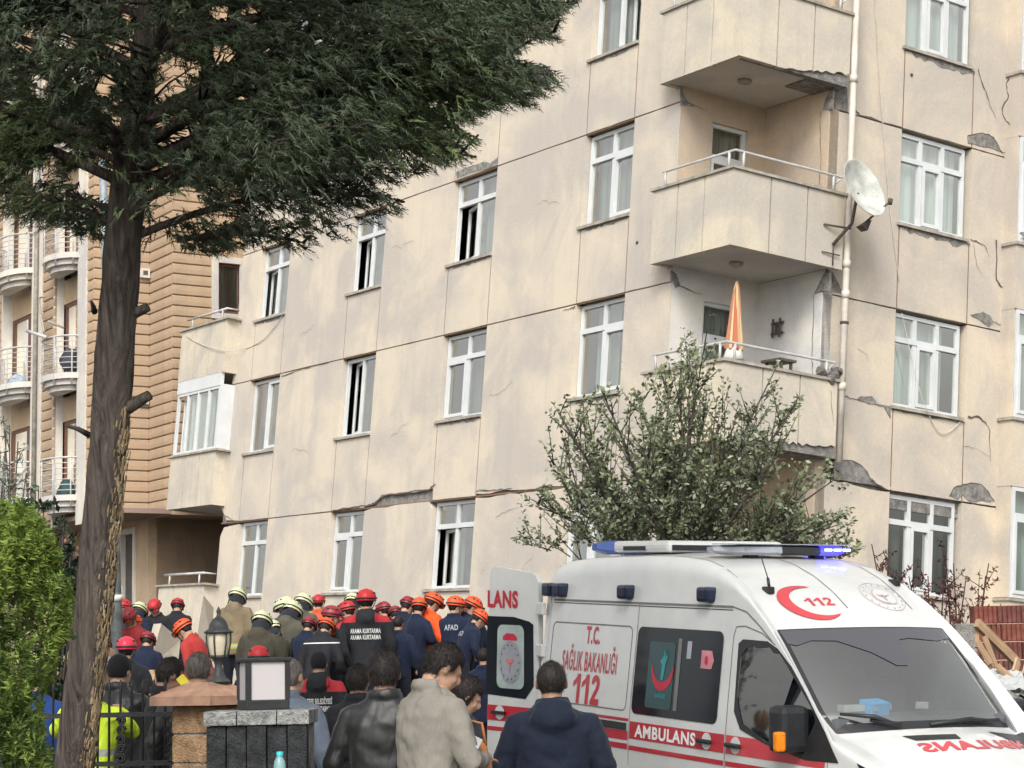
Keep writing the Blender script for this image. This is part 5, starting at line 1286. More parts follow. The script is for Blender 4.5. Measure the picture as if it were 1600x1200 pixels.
# leafy tree in front of the corner
def leaves(P, D, S, name, mats, parent, asp=.5, mi=None):
    n = len(P); ref = rng.normal(0, 1, (n, 3)); side = np.cross(D, ref); side /= np.linalg.norm(side, axis=1, keepdims=True)+1e-9; nrm = np.cross(D, side)
    S = S[:, None]; a = P; b = P+D*S*.45+side*S*asp*.5+nrm*S*.08; c = P+D*S; d = P+D*S*.45-side*S*asp*.5+nrm*S*.08
    V = np.stack([a, b, c, d], 1).reshape(-1, 3); F = np.arange(len(V)).reshape(-1, 4); return np_mesh(name, V, F, mats, parent, False, mi)
PEAR = [(800, 848), (815, 800), (808, 775), (850, 765), (858, 715), (835, 690), (855, 650), (845, 610), (880, 612), (905, 625), (950, 600), (1000, 612), (1010, 590), (1045, 560), (1048, 525), (1052, 575), (1072, 505), (1095, 560), (1105, 530), (1108, 480), (1118, 520), (1120, 580), (1145, 600), (1152, 560), (1160, 640), (1200, 600), (1212, 560), (1222, 580), (1225, 640), (1250, 610), (1252, 650), (1262, 672), (1225, 690), (1215, 720), (1290, 715), (1312, 740), (1325, 765), (1295, 760), (1250, 770), (1255, 810), (1310, 800), (1335, 790), (1330, 830), (1352, 860), (1330, 880), (1250, 870), (1000, 860), (880, 850), (850, 890), (828, 892), (806, 860), (840, 850)]
pr_ = empty('leafy_tree', loc=(0, 0, 0), label='leafy green tree with upright shoots between the ambulance and the corner balconies', cat='tree')
PD = 24.5; base = at(1075, 1010, PD); base.z = ground_h(base.x, base.y)
br = MB(); hub = at(1060, 900, PD); br.tube([base, base.lerp(hub, .5)+Vector((.05, 0, 0)), hub], [.13, .11, .09], 9)
lead = []
tg = [(870, 640), (905, 650), (940, 610), (990, 600), (1050, 530), (1075, 510), (1108, 490), (1150, 570), (1215, 570), (1245, 625), (1220, 700), (1310, 745), (1325, 800), (1340, 865), (860, 720), (830, 780), (820, 850), (1005, 700), (1100, 650), (1180, 660), (1250, 780), (930, 760), (1010, 790), (1120, 760), (1190, 820), (900, 840), (1270, 860), (1300, 845), (1330, 868), (1285, 815), (1240, 835), (1310, 820), (960, 680), (1060, 610), (1140, 690), (880, 780), (1100, 830), (1200, 740), (970, 840), (1040, 730)]
nodes = []
for (px, py) in tg:
    e = at(px, py, PD+random.uniform(-1.1, 1.1)); m1 = hub.lerp(e, .45)+Vector((random.uniform(-.15, .15), random.uniform(-.15, .15), -.1)); pts = [hub, hub.lerp(m1, .5), m1, m1.lerp(e, .5)+Vector((0, 0, .04)), e]
    br.tube(pts, [.05, .038, .026, .015, .006], 6)
    for a, b in zip(pts[1:-1], pts[2:]):
        for k in range(10): nodes.append((a.lerp(b, k/10), (b-a).normalized()))
LP, LD = [], []
for k in range(1150):
    n0, nd = random.choice(nodes); d = (nd*.7+Vector((random.gauss(0, .55), random.gauss(0, .55), abs(random.gauss(.35, .35))))).normalized(); L = random.uniform(.25, .75)
    e = n0+d*L+Vector((0, 0, .1)); m1 = n0.lerp(e, .5)-Vector((0, 0, .03)); br.tube([n0, m1, e], [.008, .006, .003], 4)
    nl = int(L*42)
    for j in range(nl):
        t = random.uniform(.1, 1.02); p = n0.lerp(e, t); LP.append(p+Vector((random.gauss(0, .012), random.gauss(0, .012), random.gauss(0, .012)))); LD.append((d*.5+Vector((random.gauss(0, .7), random.gauss(0, .7), random.gauss(-.15, .5)))).normalized())
cull_tubes(br, [(750, 1300)]+[(750, 880)]+PEAR[:-1]+[(1100, 890), (1360, 1300)]); br.build('branches', M['twig'], pr_)
LP = np.array([p[:] for p in LP]); LD = np.array([p[:] for p in LD]); x, y, _ = np_proj(LP); ok = np_inpoly(x, y, PEAR) | (rng.random(len(x)) < .008); LP, LD = LP[ok], LD[ok]; print('leaves', len(LP))
leaves(LP, LD, rng.uniform(.042, .088, len(LP)), 'foliage', [M['leaf'], M['leaf2']], pr_, .55, (rng.random(len(LP)) < .22).astype(int))
def bush(name, label, cat, base, targets, nt, leafm, twigm, ls, nl, spread=.4, up=.3, poly=None, asp=.5, tr=.02):
    e_ = empty(name, loc=(0, 0, 0), label=label, cat=cat); b_ = MB(); nd = []
    for tpt in targets:
        m1 = base.lerp(tpt, .5)+Vector((random.gauss(0, .08), random.gauss(0, .08), 0)); pts = [base+Vector((random.gauss(0, .1), random.gauss(0, .1), 0)), m1, tpt]; b_.tube(pts, [tr, tr*.7, tr*.3], 5)
        for a, b in zip(pts[:-1], pts[1:]):
            for k in range(8): nd.append((a.lerp(b, k/8), (b-a).normalized()))
    P, D = [], []
    for k in range(nt):
        n0, d0 = random.choice(nd); d = (d0*.6+Vector((random.gauss(0, .6), random.gauss(0, .6), random.gauss(up, .4)))).normalized(); L = random.uniform(.5, 1.2)*spread; e = n0+d*L; b_.tube([n0, e], [tr*.3, tr*.12], 4)
        for j in range(nl): P.append((n0.lerp(e, random.uniform(.1, 1.05)))[:]); D.append(Vector((random.gauss(0, 1), random.gauss(0, 1), random.gauss(0, 1))).normalized()[:])
    b_.build('stems', twigm, e_); P = np.array(P); D = np.array(D)
    if poly: x, y, _ = np_proj(P); ok = np_inpoly(x, y, poly); P, D = P[ok], D[ok]
    leaves(P, D, rng.uniform(ls*.7, ls*1.3, len(P)), 'foliage', [leafm], e_, asp); return e_
M['redtwig'] = barkmat('reddish_twig', (.06, .025, .02), (.14, .07, .055), (20, 20, 4))
bs = at(1470, 1010, 23); bs.z = ground_h(bs.x, bs.y)
bush('red_shrub', 'leggy reddish-brown shrub behind the ambulance, in front of the brick stack', 'shrub', bs, [at(px, py, 23+random.uniform(-.5, .5)) for px, py in ((1362, 850), (1380, 860), (1478, 870), (1450, 900), (1490, 880), (1545, 880), (1530, 930), (1420, 900), (1400, 890), (1510, 900), (1460, 950), (1440, 930), (1540, 900), (1480, 930), (1370, 880), (1475, 905), (1500, 960), (1410, 930))], 330, M['redleaf'], M['redtwig'], .05, 12, .35, .3)
ob = at(-10, 1000, 21); ob.z = ground_h(ob.x, ob.y)
bush('olive_tree', 'grey-green olive branches at the far left in front of the tan building', 'tree', ob, [at(px, py, 21+random.uniform(-.4, .4)) for px, py in ((5, 650), (15, 665), (28, 690), (8, 700), (-15, 680), (20, 730), (5, 750), (40, 745), (-20, 740), (10, 680), (0, 720))], 150, M['olive'], M['twig'], .075, 14, .3, -.2, None, .25)
ds = at(60, 950, 19); ds.z = ground_h(ds.x, ds.y)
bush('dark_shrub', 'dark green shrub behind the thuja below the curved balconies', 'shrub', ds, [at(px, py, 19+random.uniform(-.4, .4)) for px, py in ((20, 760), (40, 745), (60, 760), (85, 780), (100, 800), (70, 790), (115, 830), (95, 840), (50, 790), (110, 870), (80, 860), (128, 850))], 230, M['darkleaf'], M['twig'], .08, 16, .28, .1)
gp = at(115, 900, 22); gp.z = ground_h(gp.x, gp.y)
bush('dry_plant', 'dry brown hanging plant between the thuja and the trunk', 'plant', gp, [at(px, py, 22) for px, py in ((104, 815), (112, 835), (105, 850), (116, 860))], 60, leafmat('dry_leaf', (.12, .07, .04), (.3, .2, .13)), M['twig'], .06, 10, .18, 0)
# ------------------------------------------------------------------ fence, gate pillars, lanterns
FD = 13.6
fe = empty('iron_fence', loc=(0, 0, 0), label='black iron fence with pointed bars and scrolls left of the stone-block pillar', cat='fence')
fz0 = ground_h(-2.5, FD)
def fx(px): return at(px, 1116, FD).x
x = fx(40); xe = fx(281); zr1, zr2 = at(200, 1116, FD).z, at(200, 1191, FD).z; k = 0
zt_ = at(200, 1078, FD).z
pick = [fx(198), fx(274)]
while x < xe:
    MB().tube([(x, FD, fz0+.2), (x, FD, zt_), (x, FD, zt_+.03), (x, FD, zt_+.07)], [.0085, .0085, .013, .002], 6).build('fence_bar', M['blackiron'], fe); x += .0735
rl = [MB().box(fx(40), xe+.02, FD-.018, FD+.018, z-.016, z+.016).build('fence_rail', M['blackiron'], fe) for z in (zr1, zr2, fz0+.3)]
for xc in pick:
    for j in range(5):
        zc = zr2+.035+j*(zr1-zr2-.06)/4.2; pts = []
        for q_ in range(22): a = q_/21*3.4*PI; r = .032*(1-q_/30); pts.append((xc+(1 if j % 2 else -1)*r*math.cos(a), FD-.02, zc+r*math.sin(a)))
        MB().tube(pts, .0075, 5).build('scroll', M['blackiron'], fe)
M['blockst'] = concrete_mat('tan_split_stone', (.42, .27, .155), 9); M['terra'] = mat('terracotta_cap', (.36, .21, .14), .85, .25, 6, .4, 50)
M['slate'] = concrete_mat('dark_granite', (.055, .057, .06), 14); M['slab'] = concrete_mat('grey_marble_slab', (.30, .30, .285), 6)
MB().box(fx(40), fx(281), FD-.1, FD+.1, -.2, fz0+.2).build('low_wall', M['slab'], None, label='low kerb wall carrying the black iron fence', cat='wall')
pc_ = at(326, 1150, 12.9); PR = Matrix.Translation((pc_.x, pc_.y, 0)) @ Matrix.Rotation(math.radians(-33), 4, 'Z') @ Matrix.Translation((0, 0, 0))
# local: corner nearest the camera at the origin; faces run along -x (left) and +y... built as a square post
pil = empty('gate_pillar', mat=PR, label='square gate pillar of tan stone blocks with a terracotta cap under the lantern', cat='pillar')
s_ = .31; zc1 = at(326, 1102, 12.9).z; bh = .182; z = zc1-bh; 
cs = [(-s_, 0), (0, 0), (0, s_), (-s_, s_)]
while z > -.2:
    MB().bbox(-s_+.0, 0, 0, s_, z+.006, z+bh-.006, .009).build('stone_block', M['blockst'], pil); z -= bh
MB().box(-s_+.01, -.01, .01, s_-.01, 0, zc1).build('mortar_core', M['conc'], pil)
o_ = .10; zc2 = zc1+.03
cp = MB(); e0 = [(-s_-o_, -o_), (o_, -o_), (o_, s_+o_), (-s_-o_, s_+o_)]; cp.prism(e0, 2, zc2-.03, zc2+.025)
ap = (-s_/2, s_/2); cp.add([(x, y, zc2+.026) for x, y in e0]+[(ap[0]+dx, ap[1]+dy, zc2+.115) for dx, dy in ((-.08, -.08), (.08, -.08), (.08, .08), (-.08, .08))], [(0, 1, 5, 4), (1, 2, 6, 5), (2, 3, 7, 6), (3, 0, 4, 7), (4, 5, 6, 7)])
cp.build('cap', M['terra'], pil)
lp0 = PR @ Vector((ap[0], ap[1], 0)); M['lampglass'] = mat('cream_lamp_glass', (.62, .55, .40), .35, .08, 8)
lx = at(346, 1060, lp0.y).x; zb_l = zc2+.11; u_ = lp0.y/FPX
M['lampblack'] = mat('aged_lamp_metal', (.045, .05, .048), .5, .25, 20, .2, 60)
ln = empty('carriage_lantern', loc=(lx, lp0.y, zb_l), label='round black carriage lantern with cream glass on the terracotta pillar cap', cat='lantern')
MB().lathe([(0, 0), (19*u_, 0), (18*u_, 3*u_), (11*u_, 8*u_), (8*u_, 16*u_), (6*u_, 26*u_), (8*u_, 34*u_), (13*u_, 38*u_), (14*u_, 40*u_)], seg=16).build('stem', M['lampblack'], ln)
MB().lathe([(12*u_, 38.2*u_), (14*u_, 46*u_), (16*u_, 58*u_), (16.5*u_, 70*u_), (15*u_, 75*u_)], seg=24).build('globe', M['lampglass'], ln)
lf = MB()
for k in range(6):
    a = 2*PI*k/6+.3; lf.tube([(r*u_*math.cos(a), r*u_*math.sin(a), z*u_) for r, z in ((14, 39), (16.5, 50), (18.5, 60), (19, 72), (18, 77))], .006, 5)
lf.lathe([(14*u_, 38*u_), (15*u_, 40*u_), (14*u_, 42*u_)], seg=20); lf.build('cage', M['lampblack'], ln)
MB().lathe([(15*u_, 75*u_), (23*u_, 76*u_), (22*u_, 79*u_), (16*u_, 82*u_), (14*u_, 90*u_), (9*u_, 98*u_), (4*u_, 101*u_), (2.5*u_, 106*u_), (4*u_, 109*u_), (1*u_, 116*u_), (0, 118*u_)], seg=20).build('hood', M['lampblack'], ln)
# dark granite pillar with the box lantern
GD = 11.0; g0, g1 = at(327, 1120, GD).x, at(484, 1120, GD).x; zs1 = at(400, 1110, GD).z
gp_ = empty('stone_pillar', loc=(0, 0, 0), label='wide dark granite pillar with a pale grey top slab in the foreground', cat='pillar')
for a, b in ((0, .31), (.318, .69), (.698, 1)): MB().bbox(g0-.01+(g1-g0+.02)*a, g0-.01+(g1-g0+.02)*b, GD-.01, GD+.5, zs1-.075, zs1, .006).build('top_slab', M['slab'], gp_)
nt_ = 5; w_ = (g1-g0)/nt_
for i in range(nt_): MB().bbox(g0+w_*i+.003, g0+w_*(i+1)-.003, GD+.012-(.012 if i in (2, 4) else 0), GD+.1, ground_h(-1, GD)-.1, zs1-.08, .004).build('granite_tile', M['slate'], gp_)
MB().box(g0+.01, g1-.01, GD+.101, GD+.48, -.1, zs1-.078).build('pillar_core', M['conc'], gp_)
bc = at(388, 1100, GD+.06); BR = Matrix.Translation((bc.x, bc.y, zs1)) @ Matrix.Rotation(math.radians(20), 4, 'Z')
bl = empty('box_lantern', mat=BR, label='black square box lantern with frosted white panes on the granite pillar', cat='lantern')
bw = .215; u = GD/FPX; fr_ = MB()
fr_.bbox(-.012, bw+.012, -.012, bw+.012, 0, 16*u, .006); zt2 = 82*u
for (cx_, cy_) in ((0, 0), (bw, 0), (0, bw), (bw, bw)): fr_.box(cx_-.014, cx_+.014, cy_-.014, cy_+.014, 16*u, zt2-7*u)
fr_.bbox(-.02, bw+.02, -.02, bw+.02, zt2-7*u, zt2, .006); fr_.build('frame', M['blackiron'], bl)
g = NG('frosted_lamp_pane'); g.set((.46, .43, .425), .5, 0, .4); M['frostp'] = g.mat
for q_ in (((.014, -.003), (bw-.014, -.003)), ((-.003, .014), (-.003, bw-.014)), ((.014, bw), (bw-.014, bw)), ((bw, .014), (bw, bw-.014))):
    (ax_, ay), (bx2, by) = q_; MB().add([(ax_, ay, 16*u), (bx2, by, 16*u), (bx2, by, zt2-7*u), (ax_, ay, zt2-7*u)], [(0, 1, 2, 3)]).build('pane', M['frostp'], bl)
MB().box(g0-.02, g1+.3, 10.15, GD-.02, -.1, 1.085).build('low_wall', M['slab'], None, label='low stone ledge in front of the granite pillar holding the water bottle', cat='wall')
bo_ = at(437, 1180, 10.5); g = NG('bottle_plastic'); g.set((.25, .42, .42), .15, 0, .5); g.b.inputs['Alpha'].default_value = .75; M['bott'] = g.mat
bt_ = empty('water_bottle', loc=(bo_.x, bo_.y, 1.085), label='small clear water bottle with a turquoise cap beside the granite pillar', cat='bottle')
zt3 = at(437, 1174, 10.5).z-1.085
MB().lathe([(0, 0), (.03, .0), (.032, .02), (.029, .06), (.032, .09), (.032, zt3-.075), (.028, zt3-.05), (.013, zt3-.022), (.013, zt3-.018)], seg=18).build('body', M['bott'], bt_)
M['cap'] = mat('turquoise_cap', (.03, .42, .42), .4); MB().lathe([(.017, zt3-.024), (.018, zt3-.002), (0, zt3)], seg=16).build('cap', M['cap'], bt_)

# ------------------------------------------------------------------ bricks and timber at the right
M['brick'] = []
for i, c in enumerate(((.19, .06, .042), (.15, .052, .04), (.24, .09, .062), (.13, .055, .045))): M['brick'].append(mat('hollow_brick', c, .9, .25, 12, .5, 40))
BD = 21.5; bs0 = at(1520, 946, BD); bst = empty('brick_stack', loc=(bs0.x, bs0.y, 0), label='stack of ribbed red hollow bricks against the building at the right edge', cat='bricks')
def brick_mesh(m):
    w, h, d = .245, .182, .2; mb = MB(); mb.box(0, w, .022, d, 0, h); n = 5
    for i in range(n): x0 = w*(i+.14)/n; mb.box(x0, x0+w/n*.66, 0, .022, .004, h-.004)
    me = mb.mesh('brick'); me.materials.append(m); return me
bm4 = [brick_mesh(m) for m in M['brick']]
for r in range(9):
    for c in range(-1, 9):
        if r == 0 and c == -1: continue
        o = shared('brick', random.choice(bm4), bst); o.location = (c*.252+random.uniform(-.004, .004)+(.04 if r % 2 else 0), random.uniform(-.02, .02), bs0.z-.19*(r+1)); o.rotation_euler = (0, 0, random.uniform(-.02, .02))
def plank(a, b, w, t, D0, D1, lab, m='wood', cat='plank', name='timber_plank'):
    p, q = at(*a, D0), at(*b, D1); d = (q-p); L = d.length; mt = d.to_track_quat('X', 'Z').to_matrix().to_4x4(); mt.translation = p
    o = MB().bbox(0, L, -t/2, t/2, -w/2, w/2, .004).build(name, M[m], None, label=lab, cat=cat); o.matrix_world = mt; return o
plank((1526, 973), (1590, 1036), .09, .05, 19.6, 19.9, 'long broken timber beam leaning down across the brick stack')
plank((1538, 994), (1556, 1042), .05, .03, 19.4, 19.3, 'thin pale batten standing upright under the long timber beam')
plank((1527, 1002), (1548, 1038), .05, .03, 19.2, 19.1, 'short pale batten leaning beside the windscreen edge of the ambulance')
plank((1527, 972), (1527, 1012), .05, .04, 19.7, 19.6, 'short upright post at the upper end of the long timber beam')
plank((1558, 1040), (1600, 1078), .05, .04, 19.0, 18.8, 'lower dark batten lying over the white sheets', 'wood')
plank((1578, 1052), (1640, 1062), .05, .05, 19.1, 19.1, 'flat timber lying under the pale plywood pieces')
plank((1585, 1052), (1591, 1032), .10, .02, 19.0, 19.1, 'left pale plywood offcut near the right edge', 'plywood', 'board', 'plywood_board'); plank((1600, 1056), (1606, 1036), .09, .02, 19.0, 19.1, 'right pale plywood offcut cut by the right edge', 'plywood', 'board', 'plywood_board')
q_ = at(1513, 1000, 20.2); MB().bbox(q_.x-.12, q_.x+.09, q_.y, q_.y+.3, .0, at(1513, 974, 20.2).z, .02).build('concrete_block', M['conc'], None, label='upright dark concrete block left of the brick stack', cat='block')
for i, (px, py, s, lb_) in enumerate(((1572, 1062, .16, 'upper crumpled white sheet lying in the debris'), (1586, 1072, .14, 'lower crumpled white sheet at the right edge'))):
    c = at(px, py, 18.8); n = 9; vs = [(c.x+(u_/n-.5)*s*2.2, c.y+(v/n-.5)*.5, c.z+.05*noise.noise(Vector((u_*.6, v*.6, i*7)))+.02*(v-n/2)) for v in range(n+1) for u_ in range(n+1)]
    MB().add(vs, [(v*(n+1)+u_, v*(n+1)+u_+1, (v+1)*(n+1)+u_+1, (v+1)*(n+1)+u_) for v in range(n) for u_ in range(n)]).build('white_sheet', M['paperw'], None, label=lb_, cat='sheet')
rb = MB()
for i in range(420):
    x, y = random.uniform(at(1500, 1050, 19).x, at(1700, 1050, 19).x), random.uniform(18.3, 20.6); V, F = ico(x, y, random.uniform(.2, at(1550, 1070, 19).z*1.0-.1+.12*(y-19)), random.uniform(.05, .2), 1); rb.add(V, F, random.choice((0, 0, 1, 2)))
rb.build('rubble', [M['conc'], M['brick'][1], M['darkleaf']], None, kind='stuff')
# rubble mound and broken slab at the foot of the block
rb = MB()
for i in range(900):
    y = random.uniform(24, 31); x = random.uniform(-9.5, .6); V, F = ico(x, y, ground_h(x, y)+random.uniform(-.05, .28), random.uniform(.06, .32), 1); rb.add(V, F, random.choice((0, 0, 0, 1, 2)))
rb.build('rubble', [M['conc'], M['stucco'], M['slab']], None, kind='stuff')
def slab_px(pts, D, th, name, m, lab):
    P = [at(x, y, D+dd) for x, y, dd in pts]; n = (P[1]-P[0]).cross(P[2]-P[0]).normalized()*th; k = len(P); MB().add(P+[p+n for p in P], [list(range(k)), list(range(2*k-1, k-1, -1))]+[(i, (i+1) % k, k+(i+1) % k, k+i) for i in range(k)]).build(name, M[m], None, label=lab, cat='slab')
slab_px([(252, 974, 0), (282, 1000, .4), (276, 1060, .2), (246, 1062, -.1), (234, 1042, -.2)], 27.5, .12, 'broken_slab', 'balc', 'broken cream slab leaning at the foot of the lowest left balcony')
slab_px([(318, 930, 0), (334, 950, .3), (330, 1010, .2), (305, 1012, 0)], 29.5, .12, 'broken_slab', 'stucco', 'narrow broken wall slab beside the firefighter in the tan jacket')
for (px, py, D, lab, m, s) in ((228, 1055, 24, 'tan cardboard box on the rubble below the broken slab', 'plywood', .2), (249, 1058, 24.5, 'pale broken lump beside the cardboard box', 'stucco', .13)):
    p = at(px, py, D); MB().bbox(p.x-s*.6, p.x+s*.6, p.y, p.y+s, p.z-s*.8, p.z+s*.3, .01).build('box', M[m], None, label=lab, cat='box')
# ------------------------------------------------------------------ people
DG = lambda: bpy.context.evaluated_depsgraph_get()
TEX = bpy.data.textures.new('folds', 'CLOUDS'); TEX.noise_scale = .16; TEX.noise_depth = 2
TEXF = bpy.data.textures.new('fine_folds', 'CLOUDS'); TEXF.noise_scale = .07; TEXF.noise_depth = 2
def remesh(mb, voxel, smooth=4, disp=0., tex=None, fine=0.):
    me = mb.mesh('tmp'); o = bpy.data.objects.new('tmp', me); COL.objects.link(o)
    m = o.modifiers.new('r', 'REMESH'); m.mode = 'VOXEL'; m.voxel_size = voxel
    if smooth: m = o.modifiers.new('s', 'SMOOTH'); m.iterations = smooth; m.factor = .5
    if disp: m = o.modifiers.new('d', 'DISPLACE'); m.texture = tex or TEX; m.strength = disp; m.mid_level = .5
    if fine: m = o.modifiers.new('d2', 'DISPLACE'); m.texture = TEXF; m.strength = fine; m.mid_level = .5
    out = bpy.data.meshes.new_from_object(o.evaluated_get(DG())); bpy.data.objects.remove(o); bpy.data.meshes.remove(me)
    for p in out.polygons: p.use_smooth = True
    return out
SKIN = {}
for k, c in (('skin', (.42, .25, .17)), ('skin_d', (.30, .17, .11))):
    g = NG(k); n = g.noise(9, 4); g.set(g.ramp(n, [(.3, tuple(x*.8 for x in c)), (.7, tuple(x*1.12 for x in c))]), .55, 0, .35); g.b.inputs['Subsurface Weight'].default_value = .12; g.b.inputs['Subsurface Radius'].default_value = (.02, .008, .004); SKIN[k] = g.mat
def hairmat(name, c):
    g = NG(name); n = g.noise(60, 3, .6, vec=g.mapping((1, 1, .3))); g.set(g.ramp(n, [(.3, tuple(x*.5 for x in c)), (.7, tuple(x*1.6 for x in c))]), .6, 0, .3); g.bump(n, .8, .01); return g.mat
M['hair'] = hairmat('dark_hair', (.016, .012, .010)); M['hair_g'] = hairmat('greying_hair', (.10, .085, .075)); M['beanie'] = cloth('black_knit', (.012, .012, .014))
POSES = {
 'stand': dict(arms=(((.27, -.01, 1.17), (.27, .05, .93)), ((-.27, -.01, 1.17), (-.27, .05, .93)))),
 'work': dict(lean=.18, head=.35, arms=(((.27, .06, 1.20), (.17, .28, 1.12)), ((-.27, .06, 1.20), (-.17, .28, 1.12)))),
 'look': dict(lean=.08, head=.45, arms=(((.27, .0, 1.17), (.26, .12, .95)), ((-.28, .02, 1.18), (-.2, .24, 1.02)))),
 'bend': dict(lean=.75, head=.1, arms=(((.26, .08, 1.20), (.18, .30, 1.06)), ((-.26, .08, 1.20), (-.18, .30, 1.06)))),
 'lean': dict(lean=.4, head=.25, arms=(((.28, .05, 1.18), (.2, .26, 1.02)), ((-.28, .0, 1.17), (-.27, .1, .93)))),
 'back': dict(arms=(((.29, -.10, 1.17), (.07, -.20, 1.00)), ((-.29, -.10, 1.17), (-.07, -.21, .98)))),
 'phone': dict(lean=.04, head=.5, hyaw=-.35, arms=(((.27, .06, 1.15), (.10, .29, 1.15)), ((-.26, .08, 1.14), (-.02, .30, 1.10)))),
 'reach': dict(head=.0, arms=(((.25, .18, 1.28), (.10, .36, 1.42)), ((-.29, .10, 1.30), (-.24, .30, 1.48)))),
 'turn': dict(lean=.05, head=.1, hyaw=-.9, arms=(((.27, .0, 1.17), (.24, .15, .98)), ((-.28, .05, 1.18), (-.12, .25, 1.12)))),
 'turnl': dict(lean=.1, head=.2, hyaw=.8, arms=(((.28, .05, 1.19), (.1, .26, 1.15)), ((-.27, .0, 1.17), (-.24, .12, .96)))),
 'prof': dict(head=.25, arms=(((.27, .0, 1.17), (.24, .15, .98)), ((-.27, .0, 1.17), (-.24, .15, .98)))),
}
def bender(pose):
    L = pose.get('lean', 0)
    def f(v):
        t = sstep(.88, 1.12, v[2]); a = L*t; y, z = v[1], v[2]-.95
        return Vector((v[0], y*math.cos(a)+z*math.sin(a), .95-y*math.sin(a)+z*math.cos(a)))
    return f
def headM(pose):
    p = Vector((0, .0, 1.525)); return Matrix.Translation(p) @ Matrix.Rotation(pose.get('hyaw', 0), 4, 'Z') @ Matrix.Rotation(-pose.get('head', 0), 4, 'X') @ Matrix.Translation((0, .02, .105))
def apply(mb, f): mb.v = [tuple(f(Vector(v))) for v in mb.v]; return mb
def hand(mb, w, d, side, up=Vector((0, 0, 1))):
    d = d.normalized(); s = d.cross(up).normalized() if abs(d.dot(up)) < .95 else Vector((0, 1, 0)); n = s.cross(d).normalized()
    Mh = Matrix((s, d, n)).transposed().to_4x4(); Mh.translation = w+d*.045
    mb.ell((0, 0, 0), (.040, .052, .016), Mh.to_3x3(), 0, 10, 8); k = len(mb.v)-11*0
    # move palm
    nv = 10*9; mb.v[-nv:] = [tuple(Vector(v)+Mh.translation) for v in mb.v[-nv:]]
    for i, (o, l) in enumerate(((-.030, .062), (-.010, .074), (.011, .070), (.031, .055))):
        p0 = Mh @ Vector((o, .035, 0)); p1 = Mh @ Vector((o*1.15, .035+l*.55, -.006)); p2 = Mh @ Vector((o*1.15, .035+l*.95, -.026)); mb.tube([p0, p1, p2], [.0095, .0085, .0065], 6)
    p0 = Mh @ Vector((-side*.03, -.01, 0)); p1 = Mh @ Vector((-side*.058, .025, -.008)); p2 = Mh @ Vector((-side*.06, .052, -.016)); mb.tube([p0, p1, p2], [.012, .0105, .008], 6)
def body_mesh(pk, vox):
    pose = POSES[pk]; mb = MB(); H = headM(pose); R3 = H.to_3x3()
    def e(c, r, u=14, v=10): mb.ell(H @ Vector(c), r, R3, 0, u, v)
    e((0, -.012, .02), (.076, .097, .098)); e((0, .024, -.045), (.058, .070, .074)); e((0, .062, -.098), (.026, .024, .022)); e((0, .099, -.022), (.013, .021, .027), 8, 6); e((0, .098, -.035), (.018, .014, .010), 8, 6)
    e((0, .078, .018), (.048, .019, .013), 10, 6); e((.0, .088, -.060), (.024, .010, .011), 8, 6); e((.03, .066, -.03), (.024, .022, .022), 8, 6); e((-.03, .066, -.03), (.024, .022, .022), 8, 6)
    for s in (-1, 1): e((s*.079, -.004, -.008), (.009, .019, .032), 8, 8)
    nk = H @ Vector((0, -.03, -.07)); mb.tube([Vector((0, -.03, 1.40)), Vector((0, -.022, 1.48)), nk.lerp(Vector((0, -.02, 1.50)), .3), nk], [.075, .062, .056, .058], 12)
    for z0, r0 in (((0, 0, 0), 0),): pass
    rings = [(.86, .14, .10), (.95, .16, .11), (1.08, .14, .10), (1.25, .16, .11), (1.38, .18, .11), (1.45, .14, .09), (1.50, .07, .06)]
    torso(mb, rings, .0)
    for (el, wr), s in zip(pose['arms'], (1, -1)):
        sh = Vector((s*.185, 0, 1.43)); el = Vector(el); wr = Vector(wr); mb.tube([sh, sh.lerp(el, .5), el, el.lerp(wr, .5), wr], [.05, .045, .04, .038, .027], 10); hand(mb, wr, wr-el, s)
    for s in (-1, 1):
        mb.tube([(s*.09, 0, .95), (s*.10, .01, .52), (s*.11, -.01, .09)], [.085, .055, .04], 10); mb.ell((s*.11, .05, .045), (.045, .12, .04), None, 0, 10, 6)
    apply(mb, bender(pose)); return remesh(mb, vox, 3 if vox < .015 else 2)
def torso(mb, rings, dy):
    n = 20; vs = []
    for z, rx, ry_ in rings:
        for k in range(n):
            a = 2*PI*k/n; c, s = math.cos(a), math.sin(a); vs.append((rx*math.copysign(abs(c)**.8, c), dy+ry_*math.copysign(abs(s)**.85, s), z))
    m = len(rings); mb.add(vs, [(i*n+k, i*n+(k+1) % n, (i+1)*n+(k+1) % n, (i+1)*n+k) for i in range(m-1) for k in range(n)]+[list(range(n-1, -1, -1)), list(range((m-1)*n, m*n))], 0, True)
